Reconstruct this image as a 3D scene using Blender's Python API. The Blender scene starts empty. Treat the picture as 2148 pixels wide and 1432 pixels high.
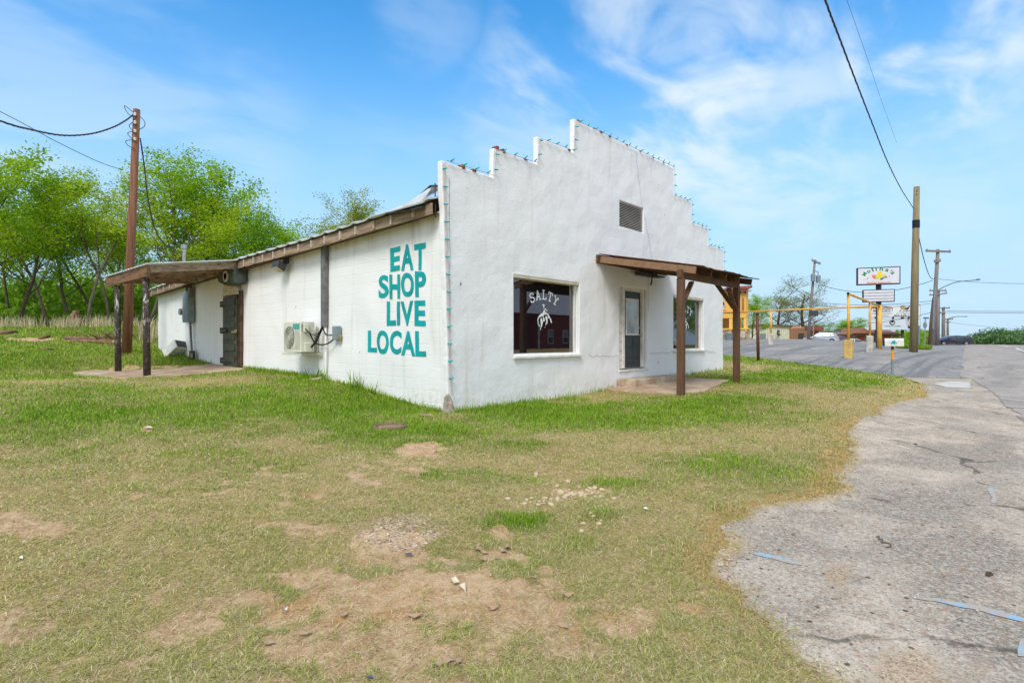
import bpy, bmesh, math, random
import numpy as np
from mathutils import Vector, Matrix, Euler, noise as mnoise
from mathutils.geometry import delaunay_2d_cdt
random.seed(7); rng = np.random.default_rng(11)
R = math.radians
S = bpy.context.scene
COL = S.collection

# ---------------------------------------------------------------- camera
FPX, PCX, PCY = 1175.0, 1074.0, 716.0          # focal length and centre, in photo pixels
CAMX, CAMY, CAMZ = -6.536, -7.521, 1.5
cd = bpy.data.cameras.new("camera"); cam = bpy.data.objects.new("camera", cd); COL.objects.link(cam)
cam.location = (CAMX, CAMY, CAMZ); cam.rotation_euler = (R(90), 0, R(42.5 - 90))
cd.sensor_width = 36; cd.lens = FPX / 2148 * 36; cd.clip_start = .05; cd.clip_end = 3000
S.camera = cam

# ---------------------------------------------------------------- world, sun, exposure
SUN_AZ, SUN_EL = R(208), R(50)                  # direction towards the sun, measured from +X
W = bpy.data.worlds.new("World"); S.world = W; W.use_nodes = True
nt = W.node_tree; N = nt.nodes; L = nt.links
for n in list(N): N.remove(n)
out = N.new("ShaderNodeOutputWorld"); bg = N.new("ShaderNodeBackground")
sky = N.new("ShaderNodeTexSky"); sky.sky_type = 'NISHITA'; sky.sun_disc = False
sky.sun_elevation = SUN_EL; sky.sun_rotation = R(90) - SUN_AZ
sky.air_density = 1.0; sky.dust_density = .6; sky.ozone_density = 1.6
bg.inputs[1].default_value = .15
tc = N.new("ShaderNodeTexCoord")
sep = N.new("ShaderNodeSeparateXYZ"); L.new(tc.outputs['Generated'], sep.inputs[0])
def wmath(op, a, b=None, clamp=False):
    m = N.new("ShaderNodeMath"); m.operation = op; m.use_clamp = clamp
    for i, v in enumerate((a, b)):
        if v is None: continue
        if isinstance(v, (int, float)): m.inputs[i].default_value = v
        else: L.new(v, m.inputs[i])
    return m.outputs[0]
# clouds live on a flat layer high above: project the direction onto z = 1
zc = wmath('MAXIMUM', sep.outputs[2], .03)
px_ = wmath('DIVIDE', sep.outputs[0], wmath('ADD', zc, .12)); py_ = wmath('DIVIDE', sep.outputs[1], wmath('ADD', zc, .12))
cv = N.new("ShaderNodeCombineXYZ"); L.new(px_, cv.inputs[0]); L.new(py_, cv.inputs[1])
def wnoise(scale, detail, rough, dist=0, off=(0, 0, 0), rot=0, stretch=(1, 1, 1)):
    mp = N.new("ShaderNodeMapping"); L.new(cv.outputs[0], mp.inputs[0])
    mp.inputs['Location'].default_value = off; mp.inputs['Rotation'].default_value = (0, 0, rot); mp.inputs['Scale'].default_value = stretch
    t = N.new("ShaderNodeTexNoise"); L.new(mp.outputs[0], t.inputs['Vector'])
    t.inputs['Scale'].default_value = scale; t.inputs['Detail'].default_value = detail
    t.inputs['Roughness'].default_value = rough; t.inputs['Distortion'].default_value = dist
    return t.outputs[0]
def wramp(v, lo, hi):
    m = N.new("ShaderNodeMapRange"); m.interpolation_type = 'SMOOTHERSTEP'; L.new(v, m.inputs[0])
    m.inputs[1].default_value = lo; m.inputs[2].default_value = hi; return m.outputs[0]
def skydir(u, v):
    yw = R(42.5); F = Vector((math.cos(yw), math.sin(yw), 0)); Rr = Vector((math.sin(yw), -math.cos(yw), 0))
    return (F + Rr * ((u - PCX) / FPX) + Vector((0, 0, (PCY - v) / FPX))).normalized()
def blob(u, v, rad, soft):           # a cloud bank centred on a sky direction
    d = skydir(u, v); dp = N.new("ShaderNodeVectorMath"); dp.operation = 'DOT_PRODUCT'
    nv = N.new("ShaderNodeVectorMath"); nv.operation = 'NORMALIZE'; L.new(tc.outputs['Generated'], nv.inputs[0])
    L.new(nv.outputs[0], dp.inputs[0]); dp.inputs[1].default_value = d
    return wramp(dp.outputs['Value'], math.cos(rad + soft), math.cos(max(rad - soft, 0)))
wisps = wmath('MULTIPLY', wramp(wnoise(1.3, 4, .45, .6, (3.1, .4, 0), R(35), (1, 1.8, 1)), .44, .8), .8)
big = wmath('ADD', wmath('MULTIPLY', wnoise(1.4, 5, .5, .6, (1.7, 5.2, 0), R(25), (1, 1.5, 1)), .8), wmath('MULTIPLY', wnoise(3.6, 4, .5, .9, (4.7, 2.2, 0), R(40), (1, 1.9, 1)), .2))
banks = None
for (u, v, rd, so, k) in ((1240, 140, .09, .12, .7), (1470, 40, .05, .07, .55), (1470, 150, .07, .1, .95), (1400, 235, .12, .13, .8), (1600, 280, .1, .1, .6), (1680, 65, .03, .03, .6), (1960, 100, .07, .09, .95), (2070, 60, .04, .06, .9),
                          (1130, 250, .08, .1, .45), (200, 215, .13, .14, .26), (420, 250, .1, .1, .2), (900, 40, .04, .07, .2), (1690, 390, .07, .07, .3), (1340, 290, .05, .08, .5), (1960, 340, .08, .08, .25)):
    b = wmath('MULTIPLY', blob(u, v, rd, so), k)
    banks = b if banks is None else wmath('MAXIMUM', banks, b)
cl = wmath('MULTIPLY', banks, wramp(big, .36, .62))
cl = wmath('MAXIMUM', cl, wmath('MULTIPLY', wisps, .16))
haze_ = wmath('MULTIPLY', wramp(sep.outputs[2], .58, .0), .93)
added_veil = wmath('MULTIPLY', wramp(sep.outputs[2], .56, .8), .8)          # unseen cloud added overhead and behind the viewer to whiten the light
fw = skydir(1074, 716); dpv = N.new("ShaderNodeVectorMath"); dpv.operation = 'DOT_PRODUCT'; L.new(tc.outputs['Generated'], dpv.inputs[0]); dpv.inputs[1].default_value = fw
added_veil = wmath('MAXIMUM', added_veil, wmath('MULTIPLY', wramp(dpv.outputs['Value'], .35, -.3), .85))
amt = wmath('MAXIMUM', cl, added_veil)
hs = N.new("ShaderNodeHueSaturation"); L.new(sky.outputs[0], hs.inputs['Color'])
hs.inputs['Saturation'].default_value = 1.4; hs.inputs['Value'].default_value = 1.24; hs.inputs['Hue'].default_value = .494
mh_ = N.new("ShaderNodeMix"); mh_.data_type = 'RGBA'; L.new(haze_, mh_.inputs[0]); L.new(hs.outputs[0], mh_.inputs[6]); mh_.inputs[7].default_value = (2.3, 3.38, 4.6, 1)
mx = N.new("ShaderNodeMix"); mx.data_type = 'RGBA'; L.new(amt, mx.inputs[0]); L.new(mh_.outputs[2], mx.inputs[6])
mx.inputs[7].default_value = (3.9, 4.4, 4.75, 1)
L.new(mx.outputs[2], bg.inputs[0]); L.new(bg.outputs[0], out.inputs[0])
W.cycles.sampling_method = 'MANUAL'; W.cycles.sample_map_resolution = 512

sd = bpy.data.lights.new("sun", 'SUN'); sun = bpy.data.objects.new("sun", sd); COL.objects.link(sun)
sd.energy = 1.9; sd.angle = R(24); sd.color = (1, .96, .9)
tos = Vector((math.cos(SUN_AZ) * math.cos(SUN_EL), math.sin(SUN_AZ) * math.cos(SUN_EL), math.sin(SUN_EL)))
sun.rotation_euler = tos.to_track_quat('Z', 'Y').to_euler()
S.view_settings.view_transform = 'Standard'; S.view_settings.look = 'None'
S.view_settings.exposure = .54; S.view_settings.gamma = 1
S.cycles.max_bounces = 8; S.cycles.transparent_max_bounces = 8; S.cycles.use_denoising = True

# ---------------------------------------------------------------- helpers
def ray(u, v):
    yw = R(42.5); a = (u - PCX) / FPX
    return Vector((math.cos(yw) + a * math.sin(yw), math.sin(yw) - a * math.cos(yw), (PCY - v) / FPX))
CAM = Vector((CAMX, CAMY, CAMZ))
def front(u, v, y=0.0):      # photo pixel -> point on a plane parallel to the shop front
    d = ray(u, v); return CAM + d * ((y - CAMY) / d.y)
def side(u, v, x=0.0):       # photo pixel -> point on a plane parallel to the side wall
    d = ray(u, v); return CAM + d * ((x - CAMX) / d.x)
def deep(u, v, dist):        # photo pixel -> point at that distance ahead
    return CAM + ray(u, v) * dist

def shade(c, k): return tuple(min(1, x * k) for x in c[:3])
def srgb(r, g, b):
    f = lambda x: (x / 255) / 12.92 if x <= 10 else ((x / 255 + .055) / 1.055) ** 2.4
    return (f(r), f(g), f(b))
MATS = {}
class NB:                    # a small node-tree builder
    def __init__(s, name):
        s.m = bpy.data.materials.new(name); s.m.use_nodes = True; s.t = s.m.node_tree; s.N = s.t.nodes; s.L = s.t.links
        s.p = s.N['Principled BSDF']; s.g = s.N.new("ShaderNodeNewGeometry"); s.tc = s.N.new("ShaderNodeTexCoord")
        s.pos = s.tc.outputs['Object']
    def link(s, a, b): s.L.new(a, b)
    def val(s, sock, v):
        if hasattr(v, 'links'): s.L.new(v, sock)
        elif isinstance(v, (tuple, list)) and len(v) == 3 and sock.type == 'RGBA': sock.default_value = (*v, 1)
        else: sock.default_value = v
    def noise(s, scale, detail=5, rough=.55, dist=0, vec=None, stretch=None):
        v = vec or s.pos
        if stretch:
            mp = s.N.new("ShaderNodeMapping"); mp.inputs['Scale'].default_value = stretch; s.L.new(v, mp.inputs[0]); v = mp.outputs[0]
        t = s.N.new("ShaderNodeTexNoise"); s.L.new(v, t.inputs['Vector']); t.inputs['Scale'].default_value = scale
        t.inputs['Detail'].default_value = detail; t.inputs['Roughness'].default_value = rough; t.inputs['Distortion'].default_value = dist
        return t.outputs[0]
    def vor(s, scale, out='Color', vec=None, feature='F1'):
        t = s.N.new("ShaderNodeTexVoronoi"); t.feature = feature; s.L.new(vec or s.pos, t.inputs['Vector']); t.inputs['Scale'].default_value = scale
        return t.outputs[out]
    def ramp(s, v, lo, hi, a=0., b=1.):
        m = s.N.new("ShaderNodeMapRange"); m.interpolation_type = 'SMOOTHSTEP'; s.L.new(v, m.inputs[0])
        m.inputs[1].default_value = lo; m.inputs[2].default_value = hi; m.inputs[3].default_value = a; m.inputs[4].default_value = b
        return m.outputs[0]
    def math(s, op, a, b=0., clamp=False):
        m = s.N.new("ShaderNodeMath"); m.operation = op; m.use_clamp = clamp; s.val(m.inputs[0], a); s.val(m.inputs[1], b); return m.outputs[0]
    def mix(s, f, a, b, mode='MIX'):
        m = s.N.new("ShaderNodeMix"); m.data_type = 'RGBA'; m.blend_type = mode; s.val(m.inputs[0], f); s.val(m.inputs[6], a); s.val(m.inputs[7], b); return m.outputs[2]
    def attr(s, name, out='Color'):
        a = s.N.new("ShaderNodeAttribute"); a.attribute_name = name; return a.outputs[out]
    def sep(s, v):
        n = s.N.new("ShaderNodeSeparateXYZ"); s.L.new(v, n.inputs[0]); return n.outputs
    def bump(s, h, strength, dist=.02, prev=None):
        b = s.N.new("ShaderNodeBump"); s.val(b.inputs['Height'], h); b.inputs['Strength'].default_value = strength; b.inputs['Distance'].default_value = dist
        if prev is not None: s.L.new(prev, b.inputs['Normal'])
        return b.outputs[0]
    def done(s, col, rough=.8, normal=None, metal=0., spec=.3):
        s.val(s.p.inputs['Base Color'], col); s.val(s.p.inputs['Roughness'], rough); s.p.inputs['Metallic'].default_value = metal
        s.p.inputs['Specular IOR Level'].default_value = spec
        if normal is not None: s.L.new(normal, s.p.inputs['Normal'])
        return s.m
def mat(name, c, c2=None, scale=6, rough=.7, bump=.25, bscale=40, metal=0., spec=.3, lo=.35, hi=.7, stretch=None, bdist=.006):
    if name in MATS: return MATS[name]
    b = NB(name); c2 = c2 or shade(c, .72)
    f = b.ramp(b.noise(scale, 7, .62, .2, stretch=stretch), lo, hi)
    fine = b.noise(scale * 9, 4, .6, stretch=stretch)
    col = b.mix(f, c, c2); col = b.mix(b.ramp(fine, .3, .8, .0, .22), col, shade(c2, .7))
    nrm = b.bump(b.noise(bscale, 6, .65, stretch=stretch), bump, bdist) if bump else None
    rr = b.ramp(fine, .2, .8, max(0, rough - .1), min(1, rough + .12))
    MATS[name] = b.done(col, rr, nrm, metal, spec); return MATS[name]

ORG = {}
def tag(o, label=None, cat=None, group=None, kind=None):
    if label: o['label'] = label
    if cat: o['category'] = cat
    if group: o['group'] = group
    if kind: o['kind'] = kind
    return o
def thing(name, label, cat, loc=(0, 0, 0), rz=0, group=None):
    o = bpy.data.objects.new(name, None); COL.objects.link(o); o.location = loc; o.rotation_euler = (0, 0, rz)
    o.empty_display_size = .1; ORG[o.name] = Vector(loc); return tag(o, label, cat, group)
def copy_tree(o, parent=None):
    c = o.copy(); COL.objects.link(c); c.parent = parent
    for ch in o.children: copy_tree(ch, c)
    return c
class MB:
    def __init__(s): s.v = []; s.f = []
    def add(s, vs, fs):
        n = len(s.v); s.v += [Vector(p) for p in vs]; s.f += [tuple(i + n for i in f) for f in fs]; return s
    def box(s, lo, hi):
        (a, b, c), (d, e, f) = lo, hi
        return s.add([(a, b, c), (d, b, c), (d, e, c), (a, e, c), (a, b, f), (d, b, f), (d, e, f), (a, e, f)],
                     [(3, 2, 1, 0), (4, 5, 6, 7), (0, 1, 5, 4), (1, 2, 6, 5), (2, 3, 7, 6), (3, 0, 4, 7)])
    def beam(s, p, q, w, h, up=(0, 0, 1)):     # a rectangular bar from p to q
        p, q = Vector(p), Vector(q); d = (q - p).normalized(); up = Vector(up)
        sd_ = d.cross(up)
        if sd_.length < 1e-4: sd_ = d.cross(Vector((1, 0, 0)))
        sd_.normalize(); u = sd_.cross(d).normalized(); vs = []
        for e in (p, q):
            for a, b in ((-1, -1), (1, -1), (1, 1), (-1, 1)): vs.append(e + sd_ * (a * w / 2) + u * (b * h / 2))
        return s.add(vs, [(0, 1, 2, 3), (7, 6, 5, 4), (0, 4, 5, 1), (1, 5, 6, 2), (2, 6, 7, 3), (3, 7, 4, 0)])
    def tube(s, pts, rad, seg=8, caps=True):
        pts = [Vector(p) for p in pts]; n = len(pts); rad = rad if isinstance(rad, (list, tuple)) else [rad] * n
        rings = []; ref = None
        for i, p in enumerate(pts):
            d = (pts[min(i + 1, n - 1)] - pts[max(i - 1, 0)]).normalized()
            if ref is None:
                ref = d.cross(Vector((0, 0, 1)))
                if ref.length < .1: ref = d.cross(Vector((1, 0, 0)))
            ref = (ref - d * ref.dot(d)).normalized(); w = d.cross(ref)
            rings.append([p + (ref * math.cos(2 * math.pi * k / seg) + w * math.sin(2 * math.pi * k / seg)) * rad[i] for k in range(seg)])
        vs = [v for r_ in rings for v in r_]; fs = []
        for i in range(n - 1):
            for k in range(seg):
                a = i * seg + k; b = i * seg + (k + 1) % seg; fs.append((a, b, b + seg, a + seg))
        if caps: fs.append(tuple(range(seg))[::-1]); fs.append(tuple((n - 1) * seg + k for k in range(seg)))
        return s.add(vs, fs)
    def prism(s, poly, axis, a, b):            # polygon in the two other axes, extruded along axis from a to b
        n = len(poly); mk = {'x': lambda p, t: (t, p[0], p[1]), 'y': lambda p, t: (p[0], t, p[1]), 'z': lambda p, t: (p[0], p[1], t)}[axis]
        return s.add([mk(p, a) for p in poly] + [mk(p, b) for p in poly],
                     [tuple(range(n))[::-1], tuple(range(n, 2 * n))] + [(i, (i + 1) % n, n + (i + 1) % n, n + i) for i in range(n)])
    def lathe(s, prof, c=(0, 0, 0), seg=16, axis='z'):
        vs = []; fs = []; n = len(prof); c = Vector(c)
        for r_, h in prof:
            for k in range(seg):
                a = 2 * math.pi * k / seg; q = (r_ * math.cos(a), r_ * math.sin(a), h)
                if axis == 'x': q = (q[2], q[0], q[1])
                if axis == 'y': q = (q[0], q[2], q[1])
                vs.append(c + Vector(q))
        for i in range(n - 1):
            for k in range(seg):
                a = i * seg + k; b = i * seg + (k + 1) % seg; fs.append((a, b, b + seg, a + seg))
        fs.append(tuple(range(seg))[::-1]); fs.append(tuple((n - 1) * seg + k for k in range(seg)))
        return s.add(vs, fs)
    def xform(s, M):
        s.v = [M @ p for p in s.v]; return s
    def build(s, name, m, parent=None, label=None, bevel=0, smooth=False, kind=None, recalc=True):
        me = bpy.data.meshes.new(name); o = parent; org = Vector((0, 0, 0))
        while o is not None:
            if o.name in ORG: org = ORG[o.name]
            o = o.parent
        me.from_pydata([tuple(p - org) for p in s.v], [], s.f); me.update()
        if recalc and len(s.f) < 60000:
            bm = bmesh.new(); bm.from_mesh(me); bmesh.ops.recalc_face_normals(bm, faces=bm.faces); bm.to_mesh(me); bm.free()
        me.materials.append(m)
        ob = bpy.data.objects.new(name, me); COL.objects.link(ob); ob.parent = parent
        if bevel:
            md = ob.modifiers.new("bevel", 'BEVEL'); md.width = bevel; md.segments = 2; md.limit_method = 'ANGLE'; md.angle_limit = R(35)
        if smooth: me.shade_smooth()
        if label: ob['label'] = label
        if kind: ob['kind'] = kind
        return ob
def np_mesh(name, verts, faces, m, parent=None, attrs=None, smooth=False):   # big meshes straight from arrays
    me = bpy.data.meshes.new(name); nv = len(verts); k = faces.shape[1]; nf = len(faces)
    me.vertices.add(nv); me.vertices.foreach_set("co", verts.astype(np.float32).ravel())
    me.loops.add(nf * k); me.loops.foreach_set("vertex_index", faces.astype(np.int32).ravel())
    me.polygons.add(nf); me.polygons.foreach_set("loop_start", np.arange(0, nf * k, k, dtype=np.int32))
    me.update(calc_edges=True)
    for an, arr in (attrs or {}).items():
        if arr.ndim == 1: a = me.attributes.new(an, 'FLOAT', 'POINT'); a.data.foreach_set("value", arr.astype(np.float32))
        else:
            a = me.attributes.new(an, 'FLOAT_COLOR', 'POINT'); c4 = np.ones((nv, 4), np.float32); c4[:, :3] = arr; a.data.foreach_set("color", c4.ravel())
    me.materials.append(m)
    if smooth: me.shade_smooth()
    ob = bpy.data.objects.new(name, me); COL.objects.link(ob); ob.parent = parent; return ob
# glyphs: text -> flat polygons (verts, faces) in the XY plane, scaled to a unit box
def glyph(ch, bold=.0, res=4):
    cu = bpy.data.curves.new("g", 'FONT'); cu.body = ch; cu.offset = bold; cu.resolution_u = res; cu.fill_mode = 'FRONT'
    o = bpy.data.objects.new("g", cu); COL.objects.link(o)
    dg = bpy.context.evaluated_depsgraph_get(); me = o.evaluated_get(dg).to_mesh()
    vs = [v.co.copy() for v in me.vertices]; fs = [tuple(p.vertices) for p in me.polygons]
    o.evaluated_get(dg).to_mesh_clear(); bpy.data.objects.remove(o); bpy.data.curves.remove(cu)
    if not vs: return [], []
    x0 = min(v.x for v in vs); x1 = max(v.x for v in vs); y0 = min(v.y for v in vs); y1 = max(v.y for v in vs)
    return [((v.x - x0) / max(x1 - x0, 1e-6), (v.y - y0) / max(y1 - y0, 1e-6)) for v in vs], fs
def text_quad(mb, s, p00, p10, p01, off=(0, 0, 0), bold=.0):   # text stretched over a parallelogram
    vs, fs = glyph(s, bold); p00, p10, p01, off = Vector(p00), Vector(p10), Vector(p01), Vector(off)
    mb.add([p00 + (p10 - p00) * a + (p01 - p00) * b + off for a, b in vs], fs); return mb
# ---------------------------------------------------------------- terrain
CP = np.array([(-6.5,-7.5,0),(-3,-7.5,0),(-10,-7,0),(0,-4,.16),(-6,-2,.14),(0,0,.27),(4,0,.29),(4.7,-2.1,.35),(7.8,-2.1,.43),(6.2,0,.37),(12.2,0,.55),
 (12,-4,.36),(6.6,-7.5,.1),(18.4,-6.1,.2),(17.4,-4,.31),(18.5,-1,.55),(17.8,.8,.66),(24,4.7,.72),(80,9,.72),(90,22,.7),(0,3.9,.61),(0,8.6,.73),(0,12.5,.93),(0,16.6,1.16),
 (-2.3,8.9,.6),(-2.3,12.7,.62),(-1.3,15.4,1.08),(-4.9,11.4,.6),(-4.2,18.7,1.1),(-3.6,24.9,1.5),(-1.4,29.8,2.1),(2,26,2.2),(-15,0,.15),(-15,12,.6),(-15,25,1.4),(-12,34,2.2),
 (22,-1.7,.755),(33.3,-1,1.04),(33.9,6,1.3),(43.9,11.6,1.65),(61.5,10,1.7),(85,15,.75),(53,-7.3,.6),(84,-3,.94),(100,.7,1.05),(110,-3,.81),(110,-15,.7),(160,0,-1.2),
 (300,0,-3),(10,-18,.2),(50,-30,.6),(100,-40,.6),(-20,-20,0),(12.2,17,1.3),(14,30,1.9),(60,60,2),(120,90,1.2),(-40,40,2),(0,70,2.3),(-60,-10,0),(200,120,0),(-30,90,2.3),(300,-150,-2),(100,300,1),(-200,200,2),(-200,-100,0),(0,-200,0),(300,300,-1),(14,-7.5,.17),(35,-7,.45)], float)
MQ = 3.0
_d = np.sqrt(((CP[:, None, :2] - CP[None, :, :2]) ** 2).sum(-1) + MQ ** 2)
_A = np.block([[_d + 1e-3 * np.eye(len(CP)), np.ones((len(CP), 1))], [np.ones((1, len(CP))), np.zeros((1, 1))]])
_w = np.linalg.solve(_A, np.r_[CP[:, 2], 0])
def terr(x, y):
    x = np.asarray(x, float); y = np.asarray(y, float); z = np.full(x.shape, _w[-1])
    for i in range(len(CP)): z += _w[i] * np.sqrt((x - CP[i, 0]) ** 2 + (y - CP[i, 1]) ** 2 + MQ ** 2)
    return np.clip(z, -8, 6)
def tz(x, y): return float(terr(np.array([x]), np.array([y]))[0])
def gnd(u, v, far=160):      # photo pixel -> point on the terrain
    d = ray(u, v); ts = np.geomspace(1.5, far, 900)
    z = CAMZ + d.z * ts - terr(CAMX + d.x * ts, CAMY + d.y * ts)
    k = np.argmax(z < 0) if (z < 0).any() else len(ts) - 1
    lo, hi = ts[max(k - 1, 0)], ts[k]
    for _ in range(25):
        m = (lo + hi) / 2
        if CAMZ + d.z * m - tz(CAMX + d.x * m, CAMY + d.y * m) < 0: hi = m
        else: lo = m
    return CAM + d * hi
# value noise on arrays
_perm = rng.random((256, 256))
def vnoise(x, y, s, o=0):
    x = x * s + 37.1 * o; y = y * s + 91.7 * o; xi = np.floor(x).astype(int); yi = np.floor(y).astype(int); fx = x - xi; fy = y - yi
    fx = fx * fx * (3 - 2 * fx); fy = fy * fy * (3 - 2 * fy); g = lambda a, b: _perm[a & 255, b & 255]
    return (g(xi, yi) * (1 - fx) + g(xi + 1, yi) * fx) * (1 - fy) + (g(xi, yi + 1) * (1 - fx) + g(xi + 1, yi + 1) * fx) * fy
def fbm(x, y, s, o=0, n=4):
    t = 0; a = .5; tot = 0
    for i in range(n): t = t + a * vnoise(x, y, s * 2 ** i, o + i); tot += a; a *= .55
    return t / tot
def sstep(a, b, x):
    t = np.clip((x - a) / (b - a), 0, 1); return t * t * (3 - 2 * t)
# where the lawn is lush, thin, bare, dry orange or stony: patches (photo u, v, radius in metres along / across, strength)
def patches(lst):
    out_ = []
    for (u, v, ru, rv, k) in lst:      # ru, rv in photo pixels
        c = gnd(u, v); e = gnd(u + ru, v); f_ = gnd(u, v + rv) if v + rv < 1800 else gnd(u, v - rv)
        out_.append((c.x, c.y, (e - c).xy, (f_ - c).xy, k))
    return out_
def psum(lst, x, y):
    t = np.zeros_like(x)
    for (cx, cy, e, f_, k) in lst:
        det = e.x * f_.y - e.y * f_.x; dx = x - cx; dy = y - cy
        a = (dx * f_.y - dy * f_.x) / det; b = (e.x * dy - e.y * dx) / det
        t = np.maximum(t, k * np.exp(-1.1 * (a * a + b * b)))
    return t
P_BARE = patches([(930,1330,680,240,.95),(1000,1300,380,150,.95),(640,990,280,60,.55),(60,1110,140,60,.7),(100,1310,200,60,.6),(900,1260,260,90,1.05),(700,1350,300,100,.9),(1030,1340,260,80,.9),(520,1400,220,70,.75),(800,1150,190,50,.85),(640,1200,160,50,.6),(1200,1330,160,70,.6),(1040,1110,80,35,.6),(890,948,60,20,1.1),(800,975,160,25,.55),(660,1120,80,25,.8),
  (30,1100,70,40,.8),(60,1330,90,30,.6),(310,898,14,6,1.2),(1060,1165,60,22,.7),(1500,935,150,18,.4),(560,1095,40,12,.8),(1130,1240,120,40,.5),(1700,1560,200,200,.2),(420,1260,80,30,.45),
  (290,780,90,9,.9),(430,770,60,7,.9),(350,770,60,6,.8),(60,712,70,5,1.0),(180,712,60,6,1.0),(230,716,50,5,.9),(1400,800,40,6,1),(1120,870,40,6,.3),(1200,1030,80,16,.5),(350,1010,180,20,.25)])
P_GRAVEL = patches([(840,1110,130,55,1.1),(720,1010,150,40,.6),(960,1180,120,30,.6),(720,960,100,22,.8),(770,985,70,18,.7),(900,1080,60,20,.6),(1180,1045,70,18,.8),(60,1060,60,25,.5),(1520,1180,40,60,.8),(1560,1260,40,50,.7),(1180,1095,50,14,.6),(40,1290,70,40,.6),(1480,1080,60,14,.7)])
P_LUSH = patches([(600,845,440,72,1.15),(200,870,300,70,1.1),(880,905,230,48,1.05),(1150,865,300,44,1.15),(1450,850,220,38,1.05),(500,960,300,50,.6),(1680,790,160,22,1.),(1800,800,100,14,.9),(1050,935,160,22,.8),(980,1000,140,22,.75),(1090,1095,75,24,1.2),
  (1560,980,180,36,.6),(420,770,400,26,.7),(120,760,200,26,.7),(1560,800,60,14,1.),(180,820,300,30,.8),(1300,1010,120,20,.5),(1480,1340,120,100,.3),(100,930,140,40,.6),(1260,1080,60,20,.5),(650,800,120,14,1)])
P_DRY = patches([(1480,1110,60,40,1),(1560,1290,60,80,.9),(1500,1240,50,60,.8),(1740,960,40,60,1),(1760,900,40,30,.9),(1860,840,60,16,.9),(1640,1390,50,70,1),(1450,1030,140,16,.35),(1720,1010,40,20,1),(1600,1050,90,14,.8),(1900,815,30,14,.9),(1420,920,220,26,.45),(1150,940,260,20,.3)])
def fields(x, y):
    n1 = fbm(x, y, .55, 1); n2 = fbm(x, y, 2.2, 2); n3 = fbm(x, y, 7., 3, 3)
    lush = psum(P_LUSH, x, y) + (n1 - .5) * .9 + (n2 - .5) * 1.0
    far_l = sstep(8.5, 11.5, y) * .75 + sstep(15, 18, x) * .7 * (y > -6); lush = np.maximum(lush, far_l + (n1 - .5) * .8)
    bare = psum(P_BARE, x, y) + (n2 - .5) * 1.1 + (n3 - .5) * 1.3 + .03
    grav = psum(P_GRAVEL, x, y) + (n2 - .5) * .5 + (n3 - .5) * .4 - .1
    ed = edge_d(x, y); dry = np.maximum(psum(P_DRY, x, y) * .7, .95 * np.exp(-(ed / .3) ** 1.3)) + (n1 - .5) * 1.1 + (n2 - .5) * 1.0 - .1
    return np.clip(lush, 0, 1), np.clip(sstep(.28, .95, bare), 0, 1), np.clip(sstep(.3, .8, grav), 0, 1), np.clip(sstep(.3, .95, dry), 0, 1)

# ---------------------------------------------------------------- road, shoulder and parking lot outlines (metres)
def rough_line(pts, step=.12, amp=.07, seed=0):
    o = []
    for a, b in zip(pts[:-1], pts[1:]):
        a = Vector(a); b = Vector(b); n = max(1, int((b - a).length / max(step, .012 * ((a + b) / 2 - CAM.xy).length)))
        nr = Vector((-(b - a).y, (b - a).x)).normalized()
        for i in range(n):
            p = a.lerp(b, i / n); k = min(1, 30 / max((p - CAM.xy).length, 1))
            w = (mnoise.noise((p.x * 1.7, p.y * 1.7, seed)) * 1.5 + mnoise.noise((p.x * 6, p.y * 6, seed + 3)) * 1.1 + mnoise.noise((p.x * 17, p.y * 17, seed + 5)) * .8) * amp
            o.append(p + nr * (w if i else w * .5))
    o.append(Vector(pts[-1])); return o
gp = lambda *uv: [gnd(u, v).xy for u, v in uv]
edge_grass = [Vector((-4.6, -11)), Vector((-4.0, -8.6))] + gp((1705,1432),(1650,1375),(1590,1295),(1530,1235),(1490,1185),(1512,1130),(1532,1092),(1620,1060),(1738,1030),(1752,990),(1785,955),(1772,905),(1832,872),(1855,848),(1945,832),(1935,806),(1892,791))
lot_near = gp((1892,791),(1800,779),(1700,765.5),(1600,752.5),(1520,746.5))
LOTC = Vector((18.4, -6.1)); rdir = Vector((1, .06)).normalized()
road_edge = gp((2148,884),(2092,832),(2042,798)) 
SHOULDER = rough_line(edge_grass, .05, .075, 1) + [LOTC + Vector((.2, -.3)), Vector(road_edge[2]) + Vector((.15, -.3)), Vector(road_edge[1]) + Vector((.15, -.3)), Vector(road_edge[0]) + Vector((.15, -.3)), Vector((3.2, -9.3)), Vector((-1, -11))]
lot_l = LOTC + rdir * 82
PARK = rough_line(lot_near, .15, .05, 4) + [Vector((25, 9)), Vector((28, 22)), Vector((44, 34)), Vector((75, 30)), Vector((92, 16)), Vector((100, 5)), lot_l] + rough_line([lot_l, LOTC], .4, .03, 9)
ROAD = [Vector((-1, -11)), Vector((3, -9))] + rough_line([Vector(p) for p in road_edge], .12, .06, 6) + [LOTC - Vector((0, .1))] + [LOTC + rdir * k + Vector((0, .25)) for k in (.5, 5, 12, 20, 32, 48, 64, 82, 100, 140, 220)] + [Vector((240, -2)), Vector((240, -20)), Vector((120, -20)), Vector((60, -20)), Vector((20, -20)), Vector((-1, -20))]
def inside(poly, x, y):
    c = np.zeros(x.shape, bool); n = len(poly)
    for i in range(n):
        a, b = poly[i], poly[(i + 1) % n]
        if a[1] == b[1]: continue
        m = ((a[1] > y) != (b[1] > y)) & (x < (b[0] - a[0]) * (y - a[1]) / (b[1] - a[1]) + a[0]); c ^= m
    return c
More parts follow.
